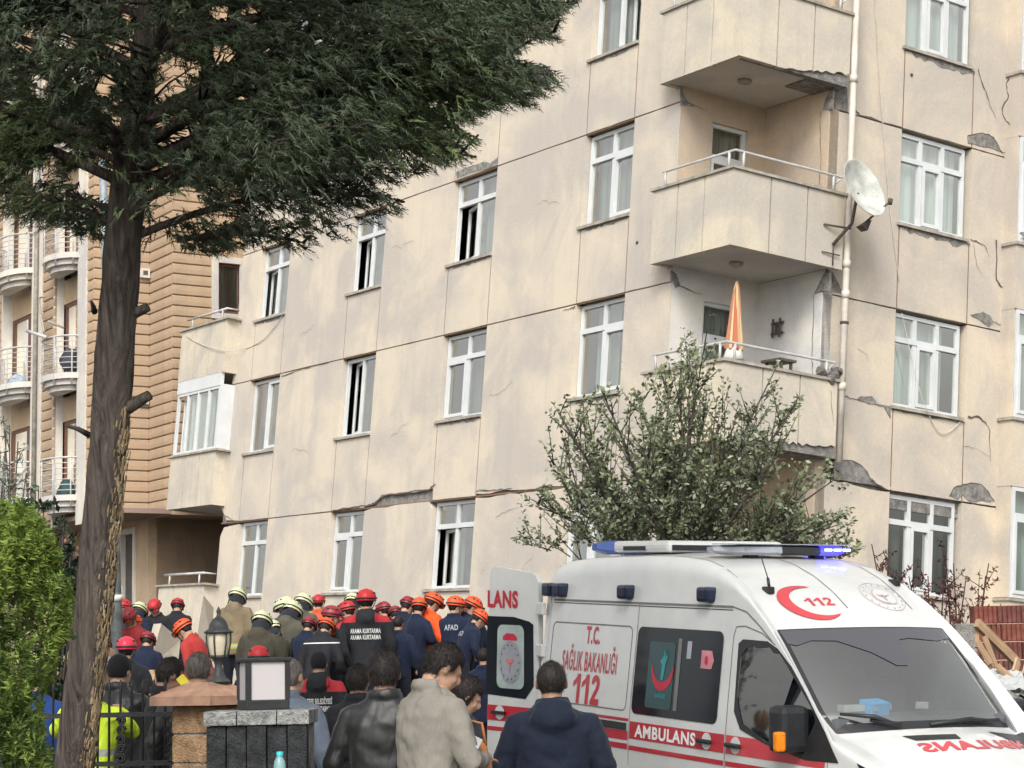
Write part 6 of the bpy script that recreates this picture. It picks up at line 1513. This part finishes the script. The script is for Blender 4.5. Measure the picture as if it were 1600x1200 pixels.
def jacket_mesh(pk, vox, style):
    pose = POSES[pk]; mb = MB(); b = dict(slim=0, bulky=.022, coat=.012, puffy=.03).get(style, .01); hem = .70 if style == 'coat' else (.80 if style != 'bulky' else .76)
    rings = [(hem, .18+b, .135+b), (.95, .178+b, .132+b), (1.08, .172+b, .125+b), (1.25, .195+b, .135+b), (1.36, .208+b, .137+b), (1.43, .192+b*.8, .12+b*.6), (1.475, .145, .098), (1.51, .085, .078)]
    torso(mb, rings, -.005)
    for (el, wr), s in zip(pose['arms'], (1, -1)):
        sh = Vector((s*.178, 0, 1.405)); el = Vector(el); wr = Vector(wr); wr = el.lerp(wr, .97)
        mb.tube([sh+Vector((-s*.05, 0, .025)), sh, sh.lerp(el, .35), sh.lerp(el, .75), el, el.lerp(wr, .4), wr], [.055, .074+b*.6, .073+b*.5, .062+b*.5, .062+b*.5, .058+b*.4, .046+b*.4], 12)
    # collar
    cr = [Vector((.088*math.cos(a), -.015+.085*math.sin(a), 1.505+(.012 if math.sin(a) < 0 else -.03))) for a in np.linspace(0, 2*PI, 17)]
    mb.tube(cr, .017+b*.3, 8)
    cr2 = [Vector((.082*math.cos(a), -.017+.08*math.sin(a), 1.53+(.012 if math.sin(a) < 0 else -.03))) for a in np.linspace(0, 2*PI, 17)]
    mb.tube(cr2, .014, 8)
    if style in ('bulky', 'puffy', 'hood'):
        mb.ell((0, -.125, 1.435), (.125, .06, .085), None, 0, 16, 10); mb.ell((0, -.10, 1.50), (.105, .06, .045), None, 0, 16, 10)
    if style == 'back_only': pass
    apply(mb, bender(pose)); fine = vox < .018
    return remesh(mb, vox, 5 if fine else 2, .028 if fine else .022, TEX, .010 if fine else .0)
def trouser_mesh(pk, vox):
    pose = POSES[pk]; mb = MB()
    torso(mb, [(.80, .16, .12), (.92, .175, .125), (1.02, .165, .115), (1.06, .15, .11)], 0)
    for s in (-1, 1): mb.tube([(s*.088, 0, .92), (s*.095, .0, .72), (s*.10, .012, .50), (s*.105, 0, .28), (s*.11, -.01, .06)], [.105, .098, .076, .07, .068], 12)
    apply(mb, bender(pose)); return remesh(mb, vox, 3, .02)
def boot_mesh():
    mb = MB()
    for s in (-1, 1): mb.ell((s*.11, .05, .05), (.052, .145, .05), None, 0, 12, 8); mb.tube([(s*.11, -.01, .03), (s*.11, -.01, .15)], [.055, .052], 10)
    return remesh(mb, .025, 2)
CACHE = {}
def cached(key, fn):
    if key not in CACHE: CACHE[key] = fn()
    return CACHE[key]
def hair_mesh(pk, kind, fine):
    H = headM(POSES[pk]); f = bender(POSES[pk]); mb = MB(); u, v = (48, 36) if fine else (24, 18); vs = []; keep = []
    for j in range(v+1):
        th = PI*j/v
        for i in range(u):
            ph = 2*PI*i/u; d = Vector((math.sin(th)*math.cos(ph), math.sin(th)*math.sin(ph), math.cos(th)))
            g_ = {'crop': 1.035, 'short': 1.09, 'thick': 1.10, 'beanie': 1.12, 'long': 1.14}[kind]
            r = Vector((.076*g_, .097*g_, .098*g_)); p = Vector((d.x*r.x, d.y*r.y-.014, d.z*r.z+.022))
            back = p.y < -.02; lim = -.062 if back else (.0 if p.y < .045 else .05)
            if kind == 'beanie': lim = -.045 if back else (-.0 if p.y < .045 else .035)
            if kind == 'long': lim = -.12 if p.y < .03 else .05
            if kind == 'crop' and back: lim = -.055
            if kind in ('thick', 'short') and -.03 < p.y < .03 and abs(p.x) > .05: lim = -.01
            nn = noise.noise(p*38)*(.0 if kind == 'beanie' else (.006 if kind != 'crop' else .002)); p += d*nn
            if p.z < lim: p.z = lim; p.x *= .93; p.y *= .93
            vs.append((p, lim))
    fs = [(j*u+i, (j+1)*u+i, (j+1)*u+(i+1) % u, j*u+(i+1) % u) for j in range(v) for i in range(u)]
    fs = [q for q in fs if not all(vs[k][0].z <= vs[k][1]+1e-5 for k in q)]
    mb.add([p for p, _ in vs], fs, 0, True)
    if fine and kind not in ('beanie',):
        L = {'crop': .007, 'short': .016, 'thick': .022, 'long': .026}[kind]; good = [p for p, l in vs if p.z > l+1e-4]
        for _ in range(5200):
            p = random.choice(good)+Vector((random.gauss(0, .004), random.gauss(0, .004), random.gauss(0, .004))); n = Vector((p.x, p.y+.014, p.z-.0)).normalized(); t = (n*.55+Vector((random.gauss(0, .35), random.gauss(.1, .35), random.gauss(-.7, .25)))).normalized()*L*random.uniform(.5, 1.3); s = n.cross(t).normalized()*.0011
            mb.add([p-s, p+s, p+t], [(0, 1, 2)])
    mb.v = [tuple(f(H @ Vector(p))) for p in mb.v]; return mb.mesh('hair')
def helmet_meshes(pk, kind):
    H = headM(POSES[pk]); f = bender(POSES[pk]); T = lambda m: (setattr(m, 'v', [tuple(f(H @ Vector(p))) for p in m.v]), m)[1]
    sh, st, tr2 = MB(), MB(), MB(); u, v = 28, 10
    if kind == 'fire': rx, ry_, rz_, zc, zcut = .128, .158, .125, .03, -.035
    else: rx, ry_, rz_, zc, zcut = .108, .132, .105, .045, .0
    vs = []
    for j in range(v+1):
        th = (PI*.5+.32)*j/v
        for i in range(u):
            ph = 2*PI*i/u; x, y, z = rx*math.sin(th)*math.cos(ph), ry_*math.sin(th)*math.sin(ph)-.008, rz_*math.cos(th)+zc
            ridge = .006*math.exp(-((x/.018)**2))+(.004*math.exp(-((abs(x)-.055)/.012)**2)); k = 1+ridge/.1
            if j == v: k = 1.05
            vs.append((x*k, y*k, zc+(z-zc)*k))
    fs = [(j*u+i, (j+1)*u+i, (j+1)*u+(i+1) % u, j*u+(i+1) % u) for j in range(v) for i in range(u)]; sh.add(vs, fs, 0, True)
    # brim
    n = 12; a0 = math.radians(40); out = []; 
    rimz = rz_*math.cos(PI*.5+.32)+zc+.012
    for i in range(n+1):
        a = math.radians(35)+math.radians(110)*i/n; out.append((rx*.98*math.cos(a), ry_*.96*math.sin(a)-.008, rimz)); out.append(((rx+.012)*math.cos(a), (ry_+.035)*math.sin(a)-.008, rimz-.008))
    sh.add(out+[(x, y, z-.006) for x, y, z in out], [(2*i, 2*i+1, 2*i+3, 2*i+2) for i in range(n)]+[(2*i+2*(n+1), 2*i+1+2*(n+1), 2*i+3+2*(n+1), 2*i+2+2*(n+1)) for i in range(n)]+[(2*i+1, 2*i+3, 2*i+3+2*(n+1), 2*i+1+2*(n+1)) for i in range(n)])
    ringp = [((rx+.006)*math.cos(a), (ry_+.006)*math.sin(a)-.008, zc-.006) for a in np.linspace(0, 2*PI, 29)]; st.tube(ringp, .008, 5, cap=False)
    st.bbox(-.03, .03, ry_-.012, ry_+.03, zc-.015, zc+.03, .006)
    for s in (-1, 1): st.tube([(s*(rx-.01), .02, zc-.03), (s*.072, .03, -.06), (0, .06, -.125)], .005, 5)
    for s in (-1, 1):
        for yy in (-.06, -.0, .05): st.ell((s*rx*.80, yy, zc+rz_*.52), (.012, .02, .010), None, 0, 8, 6)
    if kind == 'fire': 
        vs = []; m_ = 14
        for i in range(m_+1):
            a = math.radians(185)+math.radians(170)*i/m_; vs += [(rx*.9*math.cos(a), ry_*.9*math.sin(a)-.0, zcut+.0), (rx*.95*math.cos(a), ry_*.92*math.sin(a), -.13)]
        tr2.add(vs, [(2*i, 2*i+1, 2*i+3, 2*i+2) for i in range(m_)], 0, True)
    return T(sh).mesh('helmet'), T(st).mesh('helmet_strap'), (T(tr2).mesh('neck_curtain') if tr2.v else None)
def zonecloth(name, base, zones=(), rough=.8, spec=.25, shoulder=None, sz=1.36, sx=.09, wr=.5):
    """cloth with sewn bands: zones are (z0, z1, colour) heights on the garment"""
    g = NG(name); sep = g.n.new('ShaderNodeSeparateXYZ'); g.l.new(g.tc.outputs['Object'], sep.inputs[0]); n = g.noise(5, 4)
    c = g.ramp(n, [(.3, tuple(x*.8 for x in base)), (.7, tuple(min(1, x*1.2) for x in base))])
    if shoulder:
        m = g.math('MULTIPLY', g.math('GREATER_THAN', sep.outputs[2], sz), g.math('GREATER_THAN', g.math('ABSOLUTE', sep.outputs[0]), sx)); c = g.mix(m, c, shoulder)
    for z0, z1, col in zones:
        m = g.math('MULTIPLY', g.math('GREATER_THAN', sep.outputs[2], z0), g.math('LESS_THAN', sep.outputs[2], z1)); c = g.mix(m, c, col)
    g.bump(g.noise(7, 3, .5, vec=g.mapping((1, 1, .5)), dist=1.2), wr, .05); g.set(c, rough, 0, spec); return g.mat
RED, WHT, SIL = (.36, .028, .035), (.62, .62, .60), (.42, .42, .40); LIME = (.45, .60, .06)
J = {
 'black': cloth('black_jacket', (.016, .017, .02)), 'navy': cloth('navy_jacket', (.012, .018, .04)), 'tan': zonecloth('tan_fire_jacket', (.20, .155, .095), [(.86, .93, (.40, .42, .06)), (.885, .905, SIL)]),
 'olive': cloth('olive_fire_jacket', (.055, .05, .034)), 'grey_olive': cloth('grey_olive_jacket', (.085, .08, .06)),
 'itf': zonecloth('orange_red_fire_jacket', (.62, .09, .04), [(1.02, 1.06, SIL), (.94, .98, SIL), (.60, .93, (.015, .02, .04))], shoulder=(.62, .09, .04)),
 'blackred': zonecloth('black_jacket_red_shoulders', (.016, .017, .02), [], shoulder=RED, sz=1.385, sx=.10), 'blackstripe': zonecloth('black_jacket_side_stripe', (.018, .018, .022), [(1.36, 1.375, WHT)]),
 'maltepe': zonecloth('black_jacket_red_white_yoke', (.016, .017, .02), [], shoulder=RED, sz=1.36, sx=.10),
 'orangenavy': zonecloth('navy_jacket_orange_arm', (.014, .022, .045), []), 'orange': cloth('orange_sleeve', (.78, .10, .02)), 'redvest': cloth('red_jacket', (.36, .035, .03)),
 'leather': cloth('black_leather', (.012, .012, .012), .5, .6, 4, .3, .5), 'wool': None, 'navyfoam': cloth('dark_navy_softshell', (.008, .012, .024), .8, .4), 'hivis': zonecloth('yellow_hi_vis_vest', (.55, .72, .04), [(1.12, 1.17, SIL), (.97, 1.02, SIL)]),
 'shirt': cloth('grey_blue_shirt', (.09, .11, .14)), 'blue': cloth('bright_blue_jacket', (.02, .055, .20)), 'darkred': cloth('dark_red_jacket', (.2, .02, .02)), 'ppl': cloth('charcoal_jacket', (.03, .03, .034)),
}
g = NG('grey_wool_coat'); n1 = g.noise(5, 4); n2 = g.noise(190, 3, .8); n3 = g.noise(90, 3, .6)
c = g.ramp(n1, [(.3, (.19, .175, .15)), (.7, (.255, .235, .20))]); c = g.mix(.22, c, n2, 'OVERLAY'); c = g.mix(.12, c, n3, 'OVERLAY'); g.bump(g.noise(6, 3, .5, vec=g.mapping((1, 1, .4)), dist=1.2), .5, .06); g.set(c, .95, 0, .1); J['wool'] = g.mat
HM = {'red': mat('red_helmet_shell', (.42, .02, .024), .5, .1, 12), 'orange': mat('orange_helmet_shell', (.70, .085, .02), .5, .08, 12), 'dred': mat('dark_red_helmet_shell', (.25, .022, .03), .4, .1, 12), 'pale': mat('pale_yellow_helmet_shell', (.52, .54, .33), .35, .08, 12), 'pinkred': mat('pink_red_helmet_shell', (.60, .035, .07), .35, .1, 12)}
M['curt'] = cloth('neck_curtain_cloth', (.02, .025, .035)); M['trou'] = cloth('dark_trousers', (.014, .016, .024)); M['jean'] = cloth('denim', (.05, .07, .11)); M['boot'] = mat('boot_leather', (.015, .013, .012), .6)
M['txtw'] = mat('white_print', (.55, .55, .53), .7, .05); M['txto'] = mat('grey_print', (.33, .35, .38), .7, .05); M['txtb'] = mat('dark_print', (.06, .02, .02), .7)
BODYOBJ = []
def person(px, py, D, yaw, pose, jacket, helm=None, hair=None, label='', fine=False, style='slim', text=None, skin='skin', group=None, trousers='trou', H=1.76, wide=1.0, tsize=.055, tz=1.30, tmat='txtw'):
    vox = .0115 if fine else .024
    body = cached(('b', pose, fine), lambda: body_mesh(pose, vox)); top = max(v.co.z for v in body.vertices)+(.05 if helm == 'x' else (.055 if helm else .012))
    if D is None:
        best = None
        for d in np.arange(19.5, 34, .1):
            p = at(px, py, d); e = abs((p.z-ground_h(p.x, p.y))-top*H/1.78)
            if best is None or e < best[0]: best = (e, d)
        D = float(best[1])
    p = at(px, py, D)
    # put the head (not the feet) under the pixel
    hx = bender(POSES[pose])(headM(POSES[pose]) @ Vector((0, 0, .05))); rz = math.radians(yaw)
    for _ in range(3):
        gz = ground_h(p.x, p.y); sc = (at(px, py, D).z-gz)/top; off = Matrix.Rotation(rz, 3, 'Z') @ Vector((hx.x*sc, hx.y*sc, 0)); pp = at(px, py, D+off.y*0); base = Vector((pp.x-off.x, pp.y-off.y, 0)); base.z = ground_h(base.x, base.y); p = base
    sc = (at(px, py, D).z-base.z)/top
    bo = bpy.data.objects.new('person', body); COL.objects.link(bo); bo.location = base; bo.rotation_euler = (0, 0, rz); bo.scale = (sc*wide, sc*wide, sc)
    if not body.materials: body.materials.append(SKIN['skin'])
    bo.material_slots[0].link = 'OBJECT'; bo.material_slots[0].material = SKIN[skin]
    tag(bo, label, 'person', group)
    def child(name, me, m):
        o = bpy.data.objects.new(name, me); link(o, bo)
        if not me.materials: me.materials.append(m)
        o.material_slots[0].link = 'OBJECT'; o.material_slots[0].material = m; return o
    jm = cached(('j', pose, fine, style), lambda: jacket_mesh(pose, .0125 if fine else .026, style)); jo = child('jacket', jm, J[jacket])
    child('trousers', cached(('t', pose, fine), lambda: trouser_mesh(pose, .02 if fine else .03)), M[trousers]); child('boots', cached('boots', boot_mesh), M['boot'])
    if helm and helm != 'pale' and not hair: hair = 'short'
    if hair and hair != 'none':
        k_, hm_ = (hair.split(':')+['hair'])[:2]; child('hair' if k_ != 'beanie' else 'beanie', cached(('h', pose, k_, fine), lambda: hair_mesh(pose, k_, fine)), M[hm_])
    if helm:
        kind = 'fire' if helm == 'pale' else 'rescue'; a, b, c = cached(('hm', pose, kind), lambda: helmet_meshes(pose, kind)); ho = child('helmet', a, HM[helm]); so_ = bpy.data.objects.new('helmet_strap', b); link(so_, ho)
        if not b.materials: b.materials.append(M['vblack'])
        if c:
            co = bpy.data.objects.new('neck_curtain', c); link(co, ho)
            if not c.materials: c.materials.append(M['curt'])
    if text:
        bvh = cached(('bvh', pose, fine, style), lambda: BVHTree.FromPolygons([v.co for v in jm.vertices], [list(q.vertices) for q in jm.polygons])); f = bender(POSES[pose])
        nrm = (Matrix.Rotation(-POSES[pose].get('lean', 0), 3, 'X') @ Vector((0, 1, 0)))
        for li, (s, wd) in enumerate(text):
            vv, ff, w_ = text_mesh(s, tsize, 1, .035); k_ = wd/w_; V = []; ok = True
            for x, y in vv:
                q = f(Vector((x*k_, -.12, tz-li*tsize*1.45+y))); r = bvh.ray_cast(q-nrm*.4, nrm)
                if r[0] is None: ok = False; break
                V.append(r[0]-nrm*.011)
            if ok: to = MB().add(V, ff).build('lettering', M[tmat], jo)
    BODYOBJ.append(bo); return bo, jo, sc
P_ = person
# crowd on the rubble in front of the block
G1 = 'rescuers crowded on the rubble by the cracked wall'
P_(372, 917, None, -15, 'look', 'tan', 'pale', label='firefighter in a tan coat with a pale helmet, tallest at the left of the crowd', style='bulky', group=G1)
P_(410, 953, None, -10, 'work', 'olive', 'pale', label='firefighter with only a pale helmet and olive coat showing behind the tan coated one', style='bulky', group=G1)
P_(443, 931, None, 5, 'turnl', 'olive', 'pale', label='firefighter in a plain dark olive coat with pale helmet, back turned', style='bulky', group=G1)
P_(459, 937, None, -30, 'work', 'grey_olive', 'pale', label='firefighter half hidden between the olive coat and the orange vest', style='bulky', group=G1)
P_(476, 926, None, -25, 'look', 'grey_olive', 'pale', label='firefighter with pale helmet just left of the orange-red rescue jacket', style='bulky', group=G1)
P_(498, 927, None, -8, 'stand', 'itf', 'red', label='rescuer in an orange-red jacket lettered İSTANBUL İTFAİYE and a red helmet', text=[('İSTANBUL', .30), ('İTFAİYE', .26)], group=G1, tmat='txtb')
P_(519, 944, None, -35, 'turn', 'black', 'dred', label='rescuer in black with a dark red helmet right of the orange-red jacket', group=G1)
P_(511, 963, 26.2, -20, 'lean', 'blackstripe', 'orange', label='rescuer with an orange helmet low in front of the orange-red jacket', group=G1)
P_(540, 937, None, 15, 'turnl', 'blackred', 'red', label='rescuer with a plain bright red helmet beside the pale yellow helmet', group=G1)
P_(551, 926, None, -10, 'look', 'grey_olive', 'pale', label='firefighter whose pale helmet peeks out behind the tall black jacket', style='bulky', group=G1)
P_(572, 918, 26.6, 0, 'stand', 'blackred', 'red', label='tall rescuer in a black jacket with red shoulders lettered ARAMA KURTARMA', style='hood', text=[('ARAMA KURTARMA', .32), ('ARAMA KURTARMA', .32)], group=G1, tz=1.26, wide=1.12, tsize=.05)
P_(598, 938, 29.0, 0, 'turnl', 'black', 'dred', label='rescuer in black lettered AKUT with a dark red helmet', text=[('AKUT', .26)], group=G1, tsize=.09)
P_(530, 957, 28.4, 25, 'stand', 'black', 'dred', label='rescuer in a black jacket half hidden left of the tall black jacket', group=G1)
P_(639, 930, None, -40, 'work', 'navy', 'dred', label='rescuer in navy with a dark red helmet left of the orange helmets', group=G1)
P_(623, 962, 27.4, -20, 'stand', 'navy', None, 'crop', label='bareheaded man in navy squeezed between the AKUT jacket and the orange helmets', group=G1)
P_(655, 931, None, -50, 'turnl', 'navy', 'orange', label='rescuer with a rounded orange helmet behind the orange hooded jacket', group=G1)
b_, j_, s_ = P_(678, 924, 28.3, -55, 'look', 'orangenavy', 'orange', label='rescuer in a navy jacket with bright orange hood and sleeve, orange helmet', style='hood', text=None, group=G1, wide=1.08)
J['orange_half'] = None
g = NG('navy_orange_split'); sep = g.n.new('ShaderNodeSeparateXYZ'); g.l.new(g.tc.outputs['Object'], sep.inputs[0])
m_ = g.math('MAXIMUM', g.math('GREATER_THAN', sep.outputs[2], 1.40), g.math('MULTIPLY', g.math('GREATER_THAN', sep.outputs[0], .15), g.math('GREATER_THAN', sep.outputs[1], -.25))); g.bump(g.noise(7, 3), .5, .05); g.set(g.mix(m_, (.014, .022, .045), (.80, .095, .02)), .75, 0, .2); j_.material_slots[0].material = g.mat
P_(713, 929, None, -15, 'turn', 'navy', 'orange', label='rescuer in navy lettered AFAD with an orange helmet left of a bearded one', text=[('AFAD', .2)], group=G1, tmat='txto', tsize=.07)
P_(741, 930, None, -75, 'look', 'navy', 'orange', label='bearded rescuer in profile with an orange helmet near the ambulance door', group=G1)
P_(752, 950, 27.6, -70, 'lean', 'navy', 'orange', label='rescuer in navy stooping to the right by the open ambulance door', text=[('AFAD', .2)], group=G1, tmat='txto', tsize=.07)
P_(757, 1012, 22.5, -20, 'stand', 'navy', None, 'crop', label='man in navy standing beside the open ambulance door', group=G1)
P_(404, 1006, None, 10, 'stand', 'black', 'red', label='rescuer with a red helmet showing just above the box lantern', group=G1)
for (px, py, D, yw, jk, hm_, ps, lb) in ((588, 972, 27.0, 20, 'black', 'red', 'look', 'rescuer in black with a red helmet low between the tall jacket and the AKUT jacket'), (617, 945, 28.6, 10, 'navy', 'dred', 'look', 'rescuer with a dark red helmet right behind the AKUT jacket'), (547, 965, 28.0, 30, 'blackred', 'red', 'work', 'rescuer with red shoulders bending left of the tall black jacket'), (484, 962, 27.6, -20, 'navy', 'dred', 'work', 'rescuer in navy wedged between the firefighters and the orange-red jacket'), (424, 968, 27.5, 35, 'olive', 'pale', 'work', 'firefighter stooping low between the two left firefighters'), (731, 945, 28.6, 20, 'navy', 'dred', 'look', 'rescuer in navy between two orange helmets near the door'), (232, 985, 26.0, -10, 'navy', 'dred', 'work', 'rescuer crouching in navy at the left end of the broken slab')):
    P_(px, py, D, yw, ps, jk, hm_, None if hm_ else 'short', label=lb, group=G1)
# second group, left, beside the tan building
G2 = 'rescuers at the foot of the tan building'
P_(164, 944, None, -60, 'work', 'black', 'red', label='rescuer with a red helmet partly behind the big tree trunk', group=G2)
P_(193, 934, None, -30, 'turn', 'black', 'red', label='rescuer with a bright red helmet right of the street pole, behind another', group=G2)
P_(200, 947, None, 150, 'look', 'darkred', 'dred', label='rescuer facing the camera under a dark red helmet beside the street pole', group=G2, skin='skin_d')
P_(220, 940, None, -20, 'lean', 'navy', 'pale', label='rescuer in navy with a pale helmet stooping beside the broken slab', group=G2)
P_(241, 934, None, 170, 'look', 'black', 'red', label='rescuer in black facing the camera left of the lowest balcony', group=G2)
P_(211, 958, 27.5, 0, 'stand', 'navy', 'orange', label='rescuer with orange straps hidden behind the pale helmet', group=G2)
P_(278, 933, 35.5, 0, 'look', 'black', 'red', label='rescuer of whom only a red helmet shows behind the balcony rail', group=G2)
P_(284, 965, 25.8, 70, 'lean', 'redvest', 'orange', label='rescuer in a red jacket bending left on the rubble below the balcony', group=G2)
P_(198, 992, None, 0, 'stand', 'black', 'pinkred', label='rescuer with a pinkish red helmet seen from behind above the knit cap', group=G2)
P_(158, 992, None, 20, 'work', 'black', 'orange', label='rescuer with an orange helmet right beside the big trunk', group=G2)
P_(168, 1009, 19.5, 175, 'stand', 'ppl', None, 'none', label='bald man facing the camera between trunk and street pole', group=G2)
P_(161, 1024, 17.5, 165, 'stand', 'ppl', None, 'beanie:txtw', label='man in a white cap facing the camera right of the trunk', group=G2)
# near people
P_(188, 1022, 15.6, -25, 'reach', 'leather', None, 'beanie:beanie', label='man in a black knit cap and black leather jacket behind the fence', fine=True)
P_(143, 1040, 14.4, -10, 'reach', 'hivis', None, 'short', label='person in a bright yellow hi-vis vest behind the fence and trunk', fine=True)
P_(60, 1034, 15.2, -15, 'stand', 'blue', None, 'short', label='person in a blue jacket between the thuja and the trunk', text=[('AFAD', .2)], tsize=.06)
P_(270, 1027, 14.8, -62, 'prof', 'black', None, 'short:hair', label='dark haired man in profile behind the terracotta pillar cap', fine=True, skin='skin_d')
P_(311, 1018, 14.2, -8, 'stand', 'leather', None, 'crop:hair_g', label='stocky man with cropped greying hair behind the carriage lantern', fine=True, wide=1.1)
P_(232, 1062, 17.0, -10, 'stand', 'ppl', None, 'short', label='shorter person in a dark jacket behind the middle of the fence')
P_(455, 1027, 13.2, -30, 'stand', 'shirt', None, 'crop:hair_g', label='nearly bald man in a grey-blue shirt beside the box lantern', fine=True)
P_(498, 1017, None, -3, 'back', 'maltepe', None, 'beanie:beanie', label='rescuer with hands behind the back, jacket lettered MALTEPE BELEDİYESİ ARAMA KURTARMA', style='hood', text=[('MALTEPE BELEDİYESİ', .30), ('ARAMA KURTARMA', .28)], tz=1.245, tsize=.05, fine=True)
P_(560, 1038, 14.5, -15, 'stand', 'black', None, 'short', label='dark haired man half hidden left of the leather jacket', fine=True, skin='skin_d')
P_(601, 1016, 11.3, -4, 'stand', 'leather', None, 'short', label='man in a black leather jacket, back turned, left of the grey coat', fine=True, wide=1.03, style='slim', skin='skin_d')
P_(735, 1056, 12.6, -60, 'phone', 'black', None, 'long', label='dark haired woman in black between the grey coat and the ambulance', fine=True)
P_(702, 1004, 11.0, -52, 'phone', 'wool', None, 'thick', label='young man in a grey wool coat looking down to the right', fine=True, style='coat', wide=.96)
P_(861, 1032, 11.4, -2, 'stand', 'navyfoam', None, 'crop', label='man in a dark navy hooded jacket in front of the ambulance', fine=True, style='hood', wide=1.08, skin='skin_d')
# seated in the cab
cb = AMB.loc(1238, 1058, 1, -.35)
bo = bpy.data.objects.new('person', cached(('b', 'prof', False), lambda: body_mesh('prof', .024))); COL.objects.link(bo)
if not bo.data.materials: bo.data.materials.append(SKIN['skin'])
tag(bo, 'person in red sitting inside the ambulance cab behind the side window', 'person')
bo.matrix_world = AMB.mat @ Matrix.Translation((cb.x-.1, -.35, cb.z-1.78+.06)) @ Matrix.Rotation(math.radians(-80), 4, 'Z')
jm = cached(('j', 'prof', False, 'slim'), lambda: jacket_mesh('prof', .026, 'slim')); jo = bpy.data.objects.new('jacket', jm); link(jo, bo)
if not jm.materials: jm.materials.append(J['redvest'])
jo.material_slots[0].link = 'OBJECT'; jo.material_slots[0].material = J['redvest']
hm = cached(('h', 'prof', 'short', False), lambda: hair_mesh('prof', 'short', False)); ho = bpy.data.objects.new('hair', hm); link(ho, bo)
if not hm.materials: hm.materials.append(M['hair'])
# hand-held things and straps
p = at(731, 1153, 10.75); MB().bbox(-.075, .075, -.07, .07, -.006, .006, .003, 0, Matrix.Rotation(.5, 4, 'Y') @ Matrix.Rotation(.3, 4, 'X')).build('notebook', M['paperw'], None, label='white notebook held by the man in the grey coat', cat='notebook').location = p
M['brownb'] = cloth('rust_brown_leather', (.33, .13, .05), .6); p = at(742, 1190, 10.9); mb = MB(); V, F = ico(0, 0, 0, .12, 3); mb.add([(v[0]*.8, v[1]*.7, v[2]*1.05) for v in V], F, 0, True)
mb.tube([(-.05, 0, .1), (-.03, 0, .22), (.04, 0, .2), (.06, 0, .08)], .010, 6); mb.build('handbag', M['brownb'], None, label='rust brown bag hanging right of the grey wool coat', cat='bag').location = p
p = at(288, 1066, 14.0); MB().bbox(-.03, .03, -.02, .02, -.13, .05, .006, 0, Matrix.Rotation(-.7, 4, 'Y')).build('folded_strap', mat('yellow_strap', (.70, .60, .04), .6), None, label='yellow reflective strap on the shoulder behind the pillar cap', cat='strap').location = p
p = at(268, 1088, 14.3); MB().bbox(-.075, .10, -.03, .03, -.07, .035, .01).build('orange_vest', J['orange'], None, label='orange vest edge just left of the stone-block pillar', cat='vest').location = p
